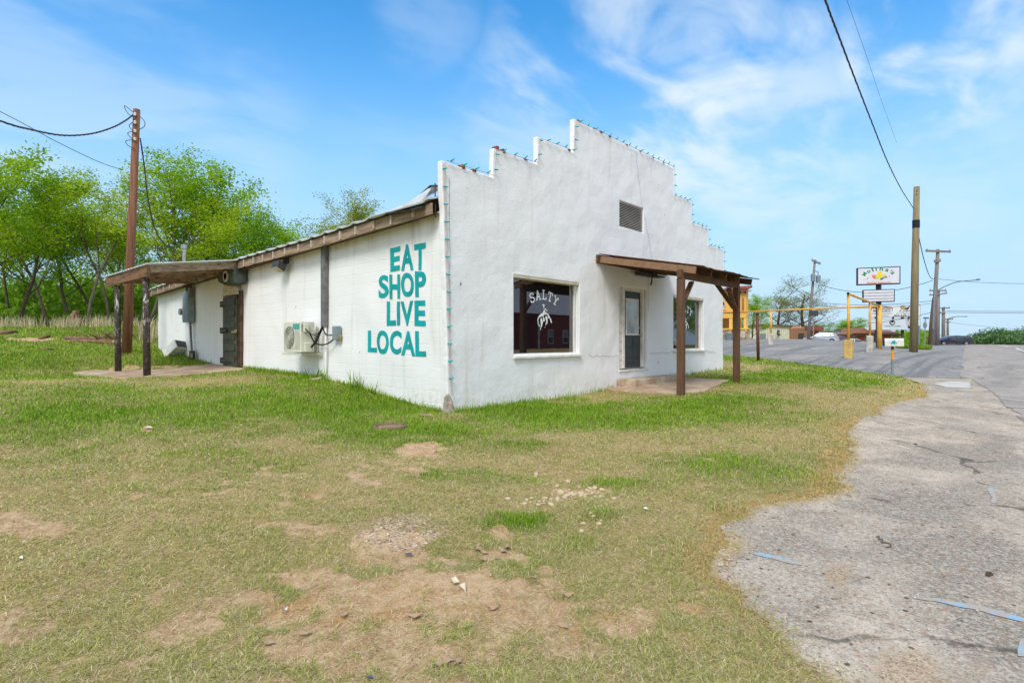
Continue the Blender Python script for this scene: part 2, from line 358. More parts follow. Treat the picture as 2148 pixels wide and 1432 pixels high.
def edist(poly, x, y):
    d = np.full(x.shape, 1e9); n = len(poly)
    for i in range(n):
        a, b = poly[i], poly[(i + 1) % n]; dx, dy = b[0] - a[0], b[1] - a[1]; l2 = dx * dx + dy * dy + 1e-12
        t = np.clip(((x - a[0]) * dx + (y - a[1]) * dy) / l2, 0, 1); d = np.minimum(d, (x - a[0] - t * dx) ** 2 + (y - a[1] - t * dy) ** 2)
    return np.sqrt(d)
def inpave(x, y):
    return inside(SHOULDER, x, y) | inside(PARK, x, y) | inside(ROAD, x, y)
ISLAND = [c for c in [gnd(1920, 731).xy + Vector((2.6 * math.cos(a) * (1 + .15 * math.sin(3 * a)), 1.1 * math.sin(a))) - Vector((.9, 0)) for a in np.linspace(0, 2 * math.pi, 28, endpoint=False)]]

EDGE_G = [p for p in rough_line(edge_grass, .05, .075, 1)]; EDGE_L = rough_line(lot_near, .15, .05, 4)
def edist_open(pl, x, y):
    d = np.full(x.shape, 1e9)
    for a, b in zip(pl[:-1], pl[1:]):
        dx, dy = b[0] - a[0], b[1] - a[1]; l2 = dx * dx + dy * dy + 1e-12
        t = np.clip(((x - a[0]) * dx + (y - a[1]) * dy) / l2, 0, 1); d = np.minimum(d, (x - a[0] - t * dx) ** 2 + (y - a[1] - t * dy) ** 2)
    return np.sqrt(d)
_ex = np.arange(-9, 14, .05); _ey = np.arange(-13, 5, .05); _EX, _EY = np.meshgrid(_ex, _ey); EDGRID = np.minimum(edist_open(EDGE_G, _EX.ravel(), _EY.ravel()), 3).reshape(_EX.shape)
def edge_d(x, y):            # distance to the crumbling pavement edge, from a table
    i = np.clip(np.round((x + 9) / .05).astype(int), 0, len(_ex) - 1); j = np.clip(np.round((y + 13) / .05).astype(int), 0, len(_ey) - 1)
    return np.where((x > -9) & (x < 13.9) & (y > -13) & (y < 4.9), EDGRID[j, i], 3.)
# ---------------------------------------------------------------- ground sheet
k_ = math.asinh(700 / 2.2)
t1 = np.linspace(-1, 1, 621); gx = -3 + 2.2 * np.sinh(k_ * t1); gy = -4 + 2.2 * np.sinh(k_ * t1)
X, Y = np.meshgrid(gx, gy); X = X.ravel(); Y = Y.ravel(); Z = terr(X, Y)
near = ((X - CAMX) ** 2 + (Y - CAMY) ** 2) < 70 ** 2
lush = np.full(X.shape, .7); bare = np.zeros(X.shape); grav = np.zeros(X.shape); dry = np.zeros(X.shape)
lush[near], bare[near], grav[near], dry[near] = fields(X[near], Y[near])
rut = lambda x, y: ((fbm(x, y, .9, 5, 2) - .5) * .07 + (vnoise(x, y, 2.6, 6) - .5) * .02) * sstep(.1, .9, edge_d(x, y))
Z[near] += rut(X[near], Y[near])
dip = np.zeros(X.shape)
for poly, lim in ((SHOULDER, 60), (PARK, 130), (ROAD, 260)):
    m = (X > -8) & (X < lim + 5) & (Y > -24) & (Y < 45); ins = np.zeros(X.shape, bool); ins[m] = inside(poly, X[m], Y[m])
    dd = np.zeros(X.shape); dd[ins] = edist(poly, X[ins], Y[ins]); dip = np.maximum(dip, sstep(.04, .4, dd) * (.09 + .004 * np.hypot(X - CAMX, Y - CAMY)))
rutw = np.clip(1 - dip * 12, 0, 1)
Z = np.where(dip > 0, terr(X, Y) + (Z - terr(X, Y)) * rutw - dip, Z)
n_ = len(gx); ii = (np.arange(n_ - 1)[:, None] * n_ + np.arange(n_ - 1)[None]).ravel()
Fq = np.stack([ii, ii + 1, ii + n_ + 1, ii + n_], 1)
b = NB("ground_soil"); b.pos = b.g.outputs['Position']
a_l, a_b, a_g, a_d = (b.attr(k, 'Fac') for k in ('lush', 'bare', 'grav', 'dry'))
n1 = b.noise(9, 8, .68); n2 = b.noise(55, 5, .65); n3 = b.noise(2.1, 6, .6)
soil = b.mix(b.ramp(n1, .3, .72), srgb(204, 172, 136), srgb(164, 126, 90)); soil = b.mix(b.ramp(n2, .45, .75), soil, srgb(214, 190, 158))
soil = b.mix(b.ramp(n3, .52, .72, 0, .6), soil, srgb(178, 120, 72))
thatch = b.mix(b.ramp(n2, .3, .7), srgb(186, 166, 108), srgb(122, 110, 60)); thatch = b.mix(b.ramp(n1, .4, .65, 0, .6), thatch, srgb(204, 180, 132))
green = b.mix(b.ramp(n2, .3, .7), srgb(112, 126, 46), srgb(80, 96, 28))
orange = b.mix(b.ramp(n2, .3, .75), srgb(198, 162, 104), srgb(158, 122, 72))
vc = b.vor(70, 'Color'); vsep = b.N.new("ShaderNodeSeparateColor"); b.L.new(vc, vsep.inputs[0])
pebb = b.mix(vsep.outputs[0], srgb(150, 120, 100), srgb(215, 196, 172)); pebb = b.mix(b.ramp(vsep.outputs[1], .75, .8), pebb, srgb(120, 84, 66))
nb_ = b.noise(14, 6, .7); n4 = b.noise(5, 6, .65)
crisp = lambda a, k: b.ramp(b.math('ADD', a, b.math('MULTIPLY', b.math('ADD', b.math('MULTIPLY', nb_, .6), b.math('MULTIPLY', n4, .4)), k)), .5 + k * .36, .5 + k * .62)
c = b.mix(b.ramp(n4, .36, .64), thatch, b.mix(.5, thatch, soil)); c = b.mix(a_l, c, green); c = b.mix(b.math('MULTIPLY', crisp(a_d, .9), .75), c, orange); c = b.mix(crisp(a_b, .9), c, soil); c = b.mix(b.math('MULTIPLY', a_g, b.ramp(n1, .35, .6)), c, pebb)
h = b.math('ADD', b.math('MULTIPLY', n2, .6), n1)
ground_m = b.done(c, .95, b.bump(h, .8, .03), 0, .1)
ground = np_mesh("ground", np.stack([X, Y, Z], 1), Fq, ground_m, None, dict(lush=lush, bare=bare, grav=grav, dry=dry), True)
tag(ground, kind='structure')

def sheet(name, poly, m, lift=.012, holes=None, g=.3):
    pts = [Vector((p[0], p[1])) for p in poly]; nb = len(pts)
    xs = [p.x for p in pts]; ys = [p.y for p in pts]; kk = math.asinh(260 / 3)
    tt = np.linspace(-1, 1, int(260 * .3 / g)); ax = 4 + 3 * np.sinh(kk * tt); ay = -6 + 3 * np.sinh(kk * tt)
    ax = ax[(ax > min(xs)) & (ax < max(xs))]; ay = ay[(ay > min(ys)) & (ay < max(ys))]
    XX, YY = np.meshgrid(ax, ay); XX = XX.ravel(); YY = YY.ravel(); ok = inside(poly, XX, YY); XX = XX[ok]; YY = YY[ok]
    ok = edist(poly, XX, YY) > .1; XX = XX[ok]; YY = YY[ok]
    co = pts + [Vector((x, y)) for x, y in zip(XX, YY)]
    r_ = delaunay_2d_cdt(co, [], [list(range(nb))], 1, 1e-5)
    vs = np.array([(v.x, v.y) for v in r_[0]]); z = terr(vs[:, 0], vs[:, 1]) + lift
    fs = [f for f in r_[2] if len(f) == 3]
    at_ = None
    if name == 'road_shoulder':
        wn = fbm(vs[:, 0], vs[:, 1], 1.6, 71); at_ = dict(edge=np.exp(-edist_open(EDGE_G, vs[:, 0], vs[:, 1]) / .16) * np.clip(2.6 * (fbm(vs[:, 0], vs[:, 1], 1.1, 77) - .22), .25, 1), wear=np.clip(psum(P_WEAR, vs[:, 0], vs[:, 1]) + (wn - .5) * .9, 0, 1), dark=np.clip(psum(P_DARK, vs[:, 0], vs[:, 1]) + (wn - .5) * 1.1, 0, 1))
    o = np_mesh(name, np.c_[vs, z], np.array(fs), m, None, at_, True); tag(o, kind='structure')
    bm = bmesh.new(); bm.from_mesh(o.data)
    for f in bm.faces:
        if f.normal.z < 0: f.normal_flip()
    bm.to_mesh(o.data); bm.free()
    return o
P_WEAR = patches([(1900,1400,90,60,1.1),(1840,1340,60,40,.8),(1755,1210,40,50,1.1),(1770,1250,60,30,.9),(1520,1180,40,60,.8),(1450,1090,60,20,.9),(2060,1400,60,40,.7),(1560,1300,40,50,.6),(1950,1440,90,40,.9)])
P_DARK = patches([(2000,1180,160,120,.9),(1960,1060,190,60,.8),(2080,1330,110,110,.8),(1900,1130,80,60,.7),(1640,1160,110,30,.6),(1560,1170,70,30,.6),(1960,960,120,40,.5),(2090,950,60,60,.7)])
def asphalt(name, c1, c2, chip, chip_amt, stain, crack=.35, streak=None):
    b = NB(name); b.pos = b.g.outputs['Position']
    big = b.noise(.55, 6, .6, .5); mid = b.noise(2.6, 7, .66, .4); fine = b.noise(46, 5, .7)
    vc = b.vor(48, 'Color'); sp = b.N.new("ShaderNodeSeparateColor"); b.L.new(vc, sp.inputs[0])
    vc2 = b.vor(110, 'Color'); sp2 = b.N.new("ShaderNodeSeparateColor"); b.L.new(vc2, sp2.inputs[0])
    col = b.mix(b.ramp(mid, .35, .68), c1, c2)
    col = b.mix(b.ramp(big, .48, .66, 0, .75), col, stain)
    tr_ = b.noise(1., 6, .6, .3, stretch=(.16, .9, 1)); col = b.mix(b.ramp(tr_, .5, .64, 0, .45), col, shade(stain, .82)); pt = b.noise(.9, 8, .72, .6); col = b.mix(b.ramp(pt, .6, .67, 0, .5), col, srgb(176, 142, 112))
    if name == 'chip_seal':
        a_e, a_w, a_k = (b.attr(k_, 'Fac') for k_ in ('edge', 'wear', 'dark')); nn_ = b.noise(11, 6, .72)
        dk = b.ramp(b.math('ADD', a_k, b.math('MULTIPLY', nn_, .6)), .45, .85); col = b.mix(b.math('MULTIPLY', dk, .88), col, b.mix(b.ramp(fine, .35, .7), srgb(112, 104, 96), srgb(154, 144, 132)))
        gv = b.mix(sp2.outputs[2], srgb(150, 122, 96), srgb(196, 176, 150)); gv = b.mix(b.ramp(sp2.outputs[1], .8, .86), gv, srgb(120, 98, 82))
        wr_ = b.ramp(b.math('ADD', a_w, b.math('MULTIPLY', nn_, .7)), .62, 1.1, 0, .8); 
    if streak:
        st = b.noise(1., 6, .6, .2, stretch=(.05, 1.6, 1)); col = b.mix(b.ramp(st, .5, .62, 0, .8), col, streak)
    col = b.mix(b.math('MULTIPLY', b.ramp(sp.outputs[0], .62, .8), chip_amt), col, chip)
    col = b.mix(b.math('MULTIPLY', b.ramp(sp2.outputs[1], .5, .9), chip_amt * .9), col, shade(chip, 1.15))
    col = b.mix(b.ramp(sp2.outputs[0], .78, .92, 0, .5), col, srgb(96, 90, 84))
    col = b.mix(b.ramp(sp.outputs[1], .9, .95, 0, .6), col, srgb(150, 112, 84))
    wv = b.N.new("ShaderNodeVectorMath"); wv.operation = 'ADD'; b.L.new(b.pos, wv.inputs[0])
    nz = b.N.new("ShaderNodeTexNoise"); nz.inputs['Scale'].default_value = 1.2; nz.inputs['Detail'].default_value = 5; b.L.new(b.pos, nz.inputs['Vector']); b.L.new(nz.outputs['Color'], wv.inputs[1])
    ck = b.vor(.3, 'Distance', wv.outputs[0], 'DISTANCE_TO_EDGE')
    col = b.mix(b.math('MULTIPLY', b.ramp(ck, .012, .003), b.ramp(mid, .42, .55, 0, crack)), col, srgb(70, 66, 60))
    if name == 'chip_seal':
        v3 = b.vor(9, 'Distance'); col = b.mix(b.math('MULTIPLY', b.ramp(v3, .16, .1), b.ramp(b.vor(9, 'Color'), .5, .62)), col, srgb(92, 80, 66))
        col = b.mix(wr_, col, gv); er = b.ramp(b.math('ADD', a_e, b.math('MULTIPLY', nn_, .7)), .72, 1.05); col = b.mix(er, col, b.mix(sp.outputs[2], srgb(160, 136, 104), srgb(190, 172, 146)))
    h = b.math('ADD', b.math('MULTIPLY', fine, .5), b.math('MULTIPLY', sp.outputs[2], .35))
    return b.done(col, .92, b.bump(h, .55, .008), 0, .2)
m_sh = asphalt("chip_seal", srgb(194, 178, 162), srgb(148, 134, 120), srgb(206, 193, 176), .34, srgb(140, 132, 122), .7)
m_lot = asphalt("lot_asphalt", srgb(150, 147, 144), srgb(122, 121, 122), srgb(160, 157, 153), .14, srgb(172, 165, 156), .45, srgb(108, 108, 111))
m_rd = asphalt("road_asphalt", srgb(172, 162, 154), srgb(150, 142, 136), srgb(188, 178, 168), .3, srgb(128, 124, 120), .6)
sheet("road_shoulder", SHOULDER, m_sh, .005, g=.16)
sheet("parking_lot", PARK, m_lot, .010, g=.35)
sheet("road", ROAD, m_rd, .015, g=.3)
# pale concrete patch and painted marks
def flatmark(name, pts, m, lift, rag=.02, n=5):
    o = []
    pts = [gnd(*p).xy for p in pts]
    for i, a in enumerate(pts):
        b_ = pts[(i + 1) % len(pts)]
        for k in range(n):
            p = a.lerp(b_, k / n); o.append(p + Vector((mnoise.noise((p.x * 9, p.y * 9, 1)), mnoise.noise((p.x * 9, p.y * 9, 8)))) * rag)
    mb = MB(); mb.add([(p.x, p.y, tz(p.x, p.y) + lift) for p in o], [tuple(range(len(o)))])
    ob = mb.build(name, m); ob.data.update()
    if ob.data.polygons[0].normal.z < 0: ob.data.flip_normals()
    ob['kind'] = 'structure'; return ob
b = NB("worn_blue_paint"); b.pos = b.g.outputs['Position']
m_blue = b.done(b.mix(b.ramp(b.noise(10, 8, .78), .38, .5), srgb(132, 176, 208), srgb(170, 160, 150)), .8, None, 0, .2)
m_white = mat("road_paint", srgb(232, 232, 228), srgb(196, 194, 190), 3, .8, .1)
m_conc = mat("old_concrete", srgb(206, 202, 194), srgb(176, 170, 160), 2, .9, .3)
for pts in ([(1570,1161),(1600,1162),(1682,1182),(1682,1187),(1640,1179),(1590,1167)], [(1912,1256),(1970,1257),(2060,1274),(2150,1300),(2150,1308),(2040,1280),(1960,1264)],
            [(2074,1024),(2084,1024),(2092,1056),(2080,1057)], [(2022,826),(2032,826),(2032,833),(2022,832)], [(2020,1386),(2040,1372),(2075,1440),(2050,1440)][:0] or [(2138,1350),(2150,1340),(2156,1380),(2142,1380)]):
    flatmark("road_marking", pts, m_blue, .0095)
flatmark("concrete_patch", [(1955,806),(1990,800),(2036,801),(2036,815),(1985,813)], m_conc, .014, .1, 8)
wl = [LOTC + rdir * k + Vector((rdir.y, -rdir.x)) * 3.5 for k in (18, 30, 45, 60, 75, 90, 105)]
mb = MB()
for a, b_ in zip(wl[:-1], wl[1:]):
    nn = Vector((rdir.y, -rdir.x)) * .08
    mb.add([(q.x, q.y, tz(q.x, q.y) + .022) for q in (a - nn, b_ - nn, b_ + nn, a + nn)], [(0, 1, 2, 3)])
mb.build("road_marking", m_white, kind='structure')
# ---------------------------------------------------------------- materials of the shop
def wall_paint(name, base, stain, block=False):
    b = NB(name); b.pos = b.g.outputs['Position']; xyz = b.sep(b.pos)
    n1 = b.noise(.8, 6, .6); n2 = b.noise(9, 6, .7)
    col = b.mix(b.ramp(n1, .35, .7, 0, .7), base, shade(base, .93))
    streak = b.noise(2.2, 6, .6, .3, stretch=(1.7, 1.7, .16))
    col = b.mix(b.ramp(streak, .54, .74, 0, .42), col, stain)
    spots = b.noise(5, 3, .5); col = b.mix(b.ramp(spots, .735, .76, 0, .8), col, srgb(120, 112, 104))
    low = b.math('MULTIPLY', b.ramp(xyz[2], .85, .25), b.ramp(n2, .42, .72, .0, .75)); col = b.mix(low, col, srgb(206, 184, 160))
    if block:   # rust and soot wash below the eaves, a stain with a shape of its own
        hi = b.math('MULTIPLY', b.ramp(xyz[2], 3.1, 3.75), b.ramp(streak, .4, .74, 0, .5)); col = b.mix(hi, col, srgb(168, 148, 118))
        br = b.N.new("ShaderNodeTexBrick"); sw = b.N.new("ShaderNodeCombineXYZ"); b.L.new(xyz[1], sw.inputs[0])
        wob = b.math('ADD', xyz[2], b.math('MULTIPLY', b.noise(1.1, 3, .5), .06)); b.L.new(wob, sw.inputs[1]); b.L.new(sw.outputs[0], br.inputs['Vector'])
        br.inputs['Scale'].default_value = 1; br.inputs['Brick Width'].default_value = .42; br.inputs['Row Height'].default_value = .21
        br.inputs['Mortar Size'].default_value = .012; br.inputs['Mortar Smooth'].default_value = .6; br.inputs['Bias'].default_value = 0
        part_ = b.ramp(b.noise(.9, 4, .6, stretch=(1, 1, 2.)), .34, .6)
        hh = b.math('MULTIPLY', br.outputs['Fac'], b.math('MULTIPLY', part_, -1.)); nrm = b.bump(hh, .3, .014)
        drip = b.noise(14, 4, .55, .4, stretch=(1, .25, 2.)); nrm = b.bump(drip, .28, .012, nrm); nrm = b.bump(b.noise(60, 4, .6), .15, .004, nrm)
    else:
        tr = b.noise(24, 6, .68, 1.0); nrm = b.bump(tr, .55, .018); nrm = b.bump(b.noise(4, 4, .5), .1, .02, nrm)
        col = b.mix(b.ramp(tr, .25, .5, .2, 0), col, shade(base, .78))
    return b.done(col, .75, nrm, 0, .25)
m_stucco = wall_paint("white_stucco", (.86, .85, .86), srgb(206, 198, 186))
m_block = wall_paint("white_block", (.86, .855, .85), srgb(204, 200, 192), True)
m_trim = mat("white_trim", srgb(232, 230, 226), srgb(206, 200, 188), 5, .55, .15, 30)
m_trimcream = mat("cream_trim", srgb(214, 206, 184), srgb(190, 176, 146), 5, .6, .2, 30)
m_brick = mat("bare_brick", srgb(150, 88, 66), srgb(108, 66, 52), 22, .9, .5, 60)
m_teal = mat("teal_paint", srgb(0, 170, 170), srgb(14, 146, 150), 3, .65, .4, 26)
m_teal2 = mat("teal_bulb", srgb(40, 190, 192), srgb(10, 160, 166), 20, .25, 0, spec=.6)
m_wood_old = mat("weathered_wood", srgb(172, 150, 128), srgb(116, 92, 72), 5, .85, .6, 40, stretch=(1, .25, 2.5))
m_wood_dark = mat("dark_wood", srgb(104, 80, 62), srgb(58, 44, 36), 5, .85, .6, 40)
m_wood_tip = mat("pale_rafter_end", srgb(200, 190, 176), srgb(170, 152, 132), 9, .85, .4, 40)
m_stain_br = mat("brown_stained_timber", srgb(108, 78, 58), srgb(84, 60, 44), 4, .7, .35, 30, stretch=(3, 3, .5))
m_stain_lt = mat("light_brown_board", srgb(148, 116, 90), srgb(128, 96, 72), 4, .7, .3, 30, stretch=(.6, 3, 3))
m_tin = mat("galvanised_roofing", srgb(222, 224, 224), srgb(196, 196, 194), 3, .45, .15, 20, .25)
m_rusttin = mat("rusty_roofing", srgb(104, 66, 50), srgb(70, 46, 38), 7, .75, .4, 30)
m_felt = mat("torn_roof_felt", srgb(78, 82, 86), srgb(44, 46, 50), 8, .9, .6, 30)
m_black = mat("black_rubber", srgb(34, 35, 40), srgb(24, 24, 28), 10, .55, .1)
m_charcoal = mat("charcoal_door_paint", srgb(70, 70, 74), srgb(58, 58, 62), 6, .5, .12, 60)
m_greymetal = mat("grey_painted_metal", srgb(142, 156, 162), srgb(120, 132, 138), 5, .5, .12, 30, .2)
m_greyduct = mat("grey_duct_cover", srgb(124, 122, 124), srgb(98, 95, 96), 6, .6, .25, 30)
m_ivory = mat("ivory_plastic", srgb(218, 216, 200), srgb(204, 200, 182), 4, .45, .05)
m_ivory2 = mat("ivory_panel", srgb(206, 206, 190), srgb(192, 190, 174), 4, .5, .05)
m_dkgrey = mat("dark_grey_plastic", srgb(74, 74, 76), srgb(56, 56, 58), 8, .6, .1)
m_oliveblk = mat("olive_black_paint", srgb(84, 84, 68), srgb(58, 56, 48), 7, .55, .45, 30)
m_cream = mat("cream_metal", srgb(226, 218, 196), srgb(180, 160, 130), 9, .6, .2)
m_brass = mat("tarnished_brass", srgb(170, 160, 110), srgb(130, 120, 84), 14, .5, .2, metal=.6)
m_steel = mat("brushed_steel", srgb(190, 190, 188), srgb(150, 150, 150), 12, .35, .1, metal=.85)
m_redclay = mat("slab_concrete", srgb(192, 172, 148), srgb(158, 128, 100), 1.7, .92, .35, 20)
m_stepc = mat("step_concrete", srgb(196, 180, 158), srgb(156, 128, 100), 3, .92, .45, 24)
b = NB("window_glass"); g_n = b.noise(2.2, 3, .5)
m_glass = b.done(b.mix(b.ramp(b.vor(9, 'Distance'), .035, .02, 0, .9), (.008, .008, .010), (.5, .5, .5)), b.ramp(b.vor(9, 'Distance'), .035, .02, .015, .7), b.bump(g_n, .012, .02), 0, .5)
b.p.inputs['IOR'].default_value = 2.2
m_glass2 = mat("door_glass", srgb(196, 206, 210), srgb(150, 168, 174), 3.5, .08, .0, spec=.8)
m_vinyl = mat("white_vinyl_lettering", srgb(236, 238, 238), srgb(216, 220, 222), 16, .5, .1)

# ---------------------------------------------------------------- the shop
shop = thing("shop_building", "white stucco shop building with stepped parapet and teal painted wall lettering", "building", (0, 0, tz(0, 0)))
STEPS = [(0, 1.17, 4.66), (1.17, 2.45, 5.21), (2.45, 3.73, 5.78), (3.73, 8.61, 6.53), (8.61, 9.77, 5.76), (9.77, 10.99, 5.15), (10.99, 12.22, 4.62)]
HOLES = [(1.73, 1.21, 3.95, 2.83), (8.61, 1.24, 10.67, 2.83), (5.66, .78, 7.06, 2.9), (5.68, 4.40, 6.88, 5.05)]
def lean(x, z): return -.16 * max(0, (z - .3) / 4.4) ** 1.2 * max(0, 1 - x / 1.4)
def fin(lo, hi, st): return list(np.arange(lo, hi, st))
xs = sorted(set([round(v, 3) for a, b_, h in STEPS for v in (a, b_)] + [v for h in HOLES for v in (h[0], h[2])] + [round(v, 3) for v in fin(.12, 12.2, .12)]))
zs = sorted(set([0.0] + [h for *_, h in STEPS] + [v for h in HOLES for v in (h[1], h[3])] + [round(v, 3) for v in fin(.12, 6.5, .12)]))
def thinout(a, keep):
    o = []
    for v in a:
        if o and v - o[-1] < .035:
            if v in keep: o[-1] = v
            continue
        o.append(v)
    return o
xs = thinout(xs, {round(v, 3) for a, b_, h in STEPS for v in (a, b_)} | {v for h in HOLES for v in (h[0], h[2])}); zs = thinout(zs, {h for *_, h in STEPS} | {v for h in HOLES for v in (h[1], h[3])})
def solid(x, z):
    if any(h[0] < x < h[2] and h[1] < z < h[3] for h in HOLES): return False
    return any(a <= x <= b_ and z < h for a, b_, h in STEPS)
TH = .12
vid = {}; mb = MB()
def fv(i, j, k):
    if (i, j, k) not in vid:
        x, z = xs[i], zs[j]; y = TH if k else 0
        inh = any(h[0] - .02 <= x <= h[2] + .02 and h[1] - .02 <= z <= h[3] + .02 for h in HOLES)
        a = .004 if inh else .016
        n = mnoise.noise_vector((x * 2.3, y, z * 2.3)); n2 = mnoise.noise_vector((x * 7, y, z * 7))
        vid[(i, j, k)] = len(mb.v); mb.v.append(Vector((x + lean(x, z) + (n.x + n2.x * .5) * a, y + (n.y * .9 + n2.y * .25) * a * (0 if k else 1), z + (n.z + n2.z * .6) * a)))
    return vid[(i, j, k)]
ok = [[solid((xs[i] + xs[i + 1]) / 2, (zs[j] + zs[j + 1]) / 2) for j in range(len(zs) - 1)] for i in range(len(xs) - 1)]
def okk(i, j): return 0 <= i < len(xs) - 1 and 0 <= j < len(zs) - 1 and ok[i][j]
for i in range(len(xs) - 1):
    for j in range(len(zs) - 1):
        if not ok[i][j]: continue
        q = [(i, j), (i + 1, j), (i + 1, j + 1), (i, j + 1)]
        mb.f.append(tuple(fv(*p, 0) for p in q)); mb.f.append(tuple(fv(*p, 1) for p in q[::-1]))
        for (di, dj), (p, r_) in (((-1, 0), (0, 3)), ((1, 0), (2, 1)), ((0, 1), (3, 2)), ((0, -1), (1, 0))):
            if not okk(i + di, j + dj):
                mb.f.append((fv(*q[p], 0), fv(*q[r_], 0), fv(*q[r_], 1), fv(*q[p], 1)))
o = mb.build("facade_wall", m_stucco, shop, bevel=0)
md = o.modifiers.new("bevel", 'BEVEL'); md.width = .022; md.segments = 2; md.limit_method = 'ANGLE'; md.angle_limit = R(50)
# chips of bare brick along the coping
mb = MB(); rr = random.Random(5)
for a, b_, h in STEPS:
    for k in range(int((b_ - a) * (2.2 if a > 3 and a < 5 else 1.2))):
        x = rr.uniform(a + .1, b_ - .15); w = rr.uniform(.04, .11); mb = MB(); mb.box((x + lean(x, h), -.017, h - rr.uniform(.006, .022)), (x + w + lean(x, h), .1, h + rr.uniform(.008, .022))); mb.build("exposed_brick", m_brick, shop, bevel=.006)
for x, h in ((.33, 4.69), (1.22, 5.25), (1.4, 5.24)): MB().box((x, -.012, h - .06), (x + .075, .12, h + .022)).build("exposed_brick", m_brick, shop, bevel=.006)
# hairline cracks
def ribbon(mb, pts, w, off=(0, 0, 0)):
    for (a, b_) in zip(pts[:-1], pts[1:]):
        a = Vector(a) + Vector(off); b_ = Vector(b_) + Vector(off); d = (b_ - a).normalized(); s_ = d.cross(Vector((0, 1, 0))) * w / 2
        mb.add([a - s_, b_ - s_, b_ + s_, a + s_], [(0, 1, 2, 3)])
def wander(p, q, n, amp, seed): 
    p, q = Vector(p), Vector(q); return [p.lerp(q, i / n) + Vector((mnoise.noise((i * .6, seed, 0)), 0, mnoise.noise((i * .6, seed, 7)))) * amp for i in range(n + 1)]
mb = MB()
for p, q, s_ in (((6.45, -.02, 6.4), (6.8, -.02, 4.95), 1), ((6.9, -.02, 4.9), (7.35, -.02, 3.6), 2), ((4.3, -.02, 1.17), (5.55, -.02, 1.13), 3), ((7.2, -.02, 1.15), (8.6, -.02, 1.2), 4),
                 ((10.7, -.02, 1.2), (11.6, -.02, 1.15), 5), ((.02, -.02, 4.4), (.03, -.02, 1.2), 6), ((7.1, -.02, 3.4), (7.12, -.02, 2.3), 8)):
    mb = MB(); ribbon(mb, wander(p, q, 22, .06 if s_ != 6 else .02, s_ * 3.1), .008); mb.build("wall_crack", mat("crack_grey", srgb(150, 146, 142), srgb(120, 116, 112), 9, .9, 0), shop)  # cracks drawn as thin grey ribbons

# side, back and far walls: block walls under the roof line
def eave(y): return np.interp(y, [0, 2, 4.5, 8.2, 13, 16.7], [3.83, 3.77, 3.68, 3.61, 3.43, 3.26])
def wallx(y, z):
    n = mnoise.noise_vector((0, y * 1.6, z * 1.6)); n2 = mnoise.noise_vector((3, y * 3, z * 6))
    return .02 + n.x * .018 + n2.x * .004 - .09 * max(0, 1 - y / 1.2) * max(0, (z - .3) / 4)
mb = MB(); ys = np.arange(TH, 16.61, .12); nz_ = 36
for i, y in enumerate(ys):
    for j in range(nz_ + 1):
        z = (eave(y) - .0) * j / nz_
        mb.v.append(Vector((wallx(y, z), y, z)))
nw = len(ys)
for i in range(nw - 1):
    for j in range(nz_): a = i * (nz_ + 1) + j; mb.f.append((a, a + 1, a + nz_ + 2, a + nz_ + 1))
mb.build("side_wall", m_block, shop, smooth=True, recalc=False)
mb = MB(); mb.box((.1, 16.45, 0), (12.2, 16.6, 3.2)); mb.prism([(.1, 3.2), (12.2, 3.2), (6.1, 5.5)], 'y', 16.46, 16.6); mb.box((12.0, .3, 0), (12.2, 16.44, 3.4))
mb.build("rear_wall", m_block, shop)
# roof: two corrugated slopes, the near eave sagging towards the back
mb = MB(); NR = 120
ry = np.linspace(.14, 17.0, NR)
def roofpt(t, y, lift=0):
    e = eave(y) + .14; x = -.34 + (6.12 + .34) * t; z = e + (5.75 - e) * t; rib = .035 if int((y - .26) / .14) % 4 == 0 else 0
    return (x, y, z + rib + lift)
for y in ry:
    mb.v += [Vector(roofpt(0, y)), Vector(roofpt(1, y)), Vector((12.5, y, 3.9))]
for i in range(NR - 1):
    for k in range(2): a = i * 3 + k; mb.f.append((a, a + 3, a + 4, a + 1))
o = mb.build("roof", m_tin, shop); md = o.modifiers.new("solid", 'SOLIDIFY'); md.thickness = .03; md.offset = -1
mb = MB()
for a, b_ in zip(np.arange(.14, 16.6, .8), np.arange(.94, 17.4, .8)):
    b_ = min(b_, 16.9); mb.beam((-.25, a, eave(a) + .0), (-.25, b_ - .004, eave(b_) + .0), .04, .2)
mb.build("fascia_board", m_wood_old, shop, bevel=.006)
mb = MB(); mb.add([(-.27, .14, eave(.14) - .09), (.04, .14, eave(.14) - .03), (.04, 16.8, eave(16.8) - .03), (-.27, 16.8, eave(16.8) - .09)], [(0, 1, 2, 3)])
mb.build("soffit", m_wood_dark, shop)
rr = random.Random(2); y = .62
while y < 16.6:
    if not 8.9 < y < 12.7:
        mb = MB(); e = eave(y); mb.prism([(-.31, e - .085 + rr.uniform(-.01, .01)), (-.31, e + .085), (.02, e + .17), (.02, e - .02)], 'y', y - .022, y + .022)
        o = mb.build("rafter_tail", m_wood_tip, shop, bevel=.004)
    y += .62 + rr.uniform(-.06, .06)
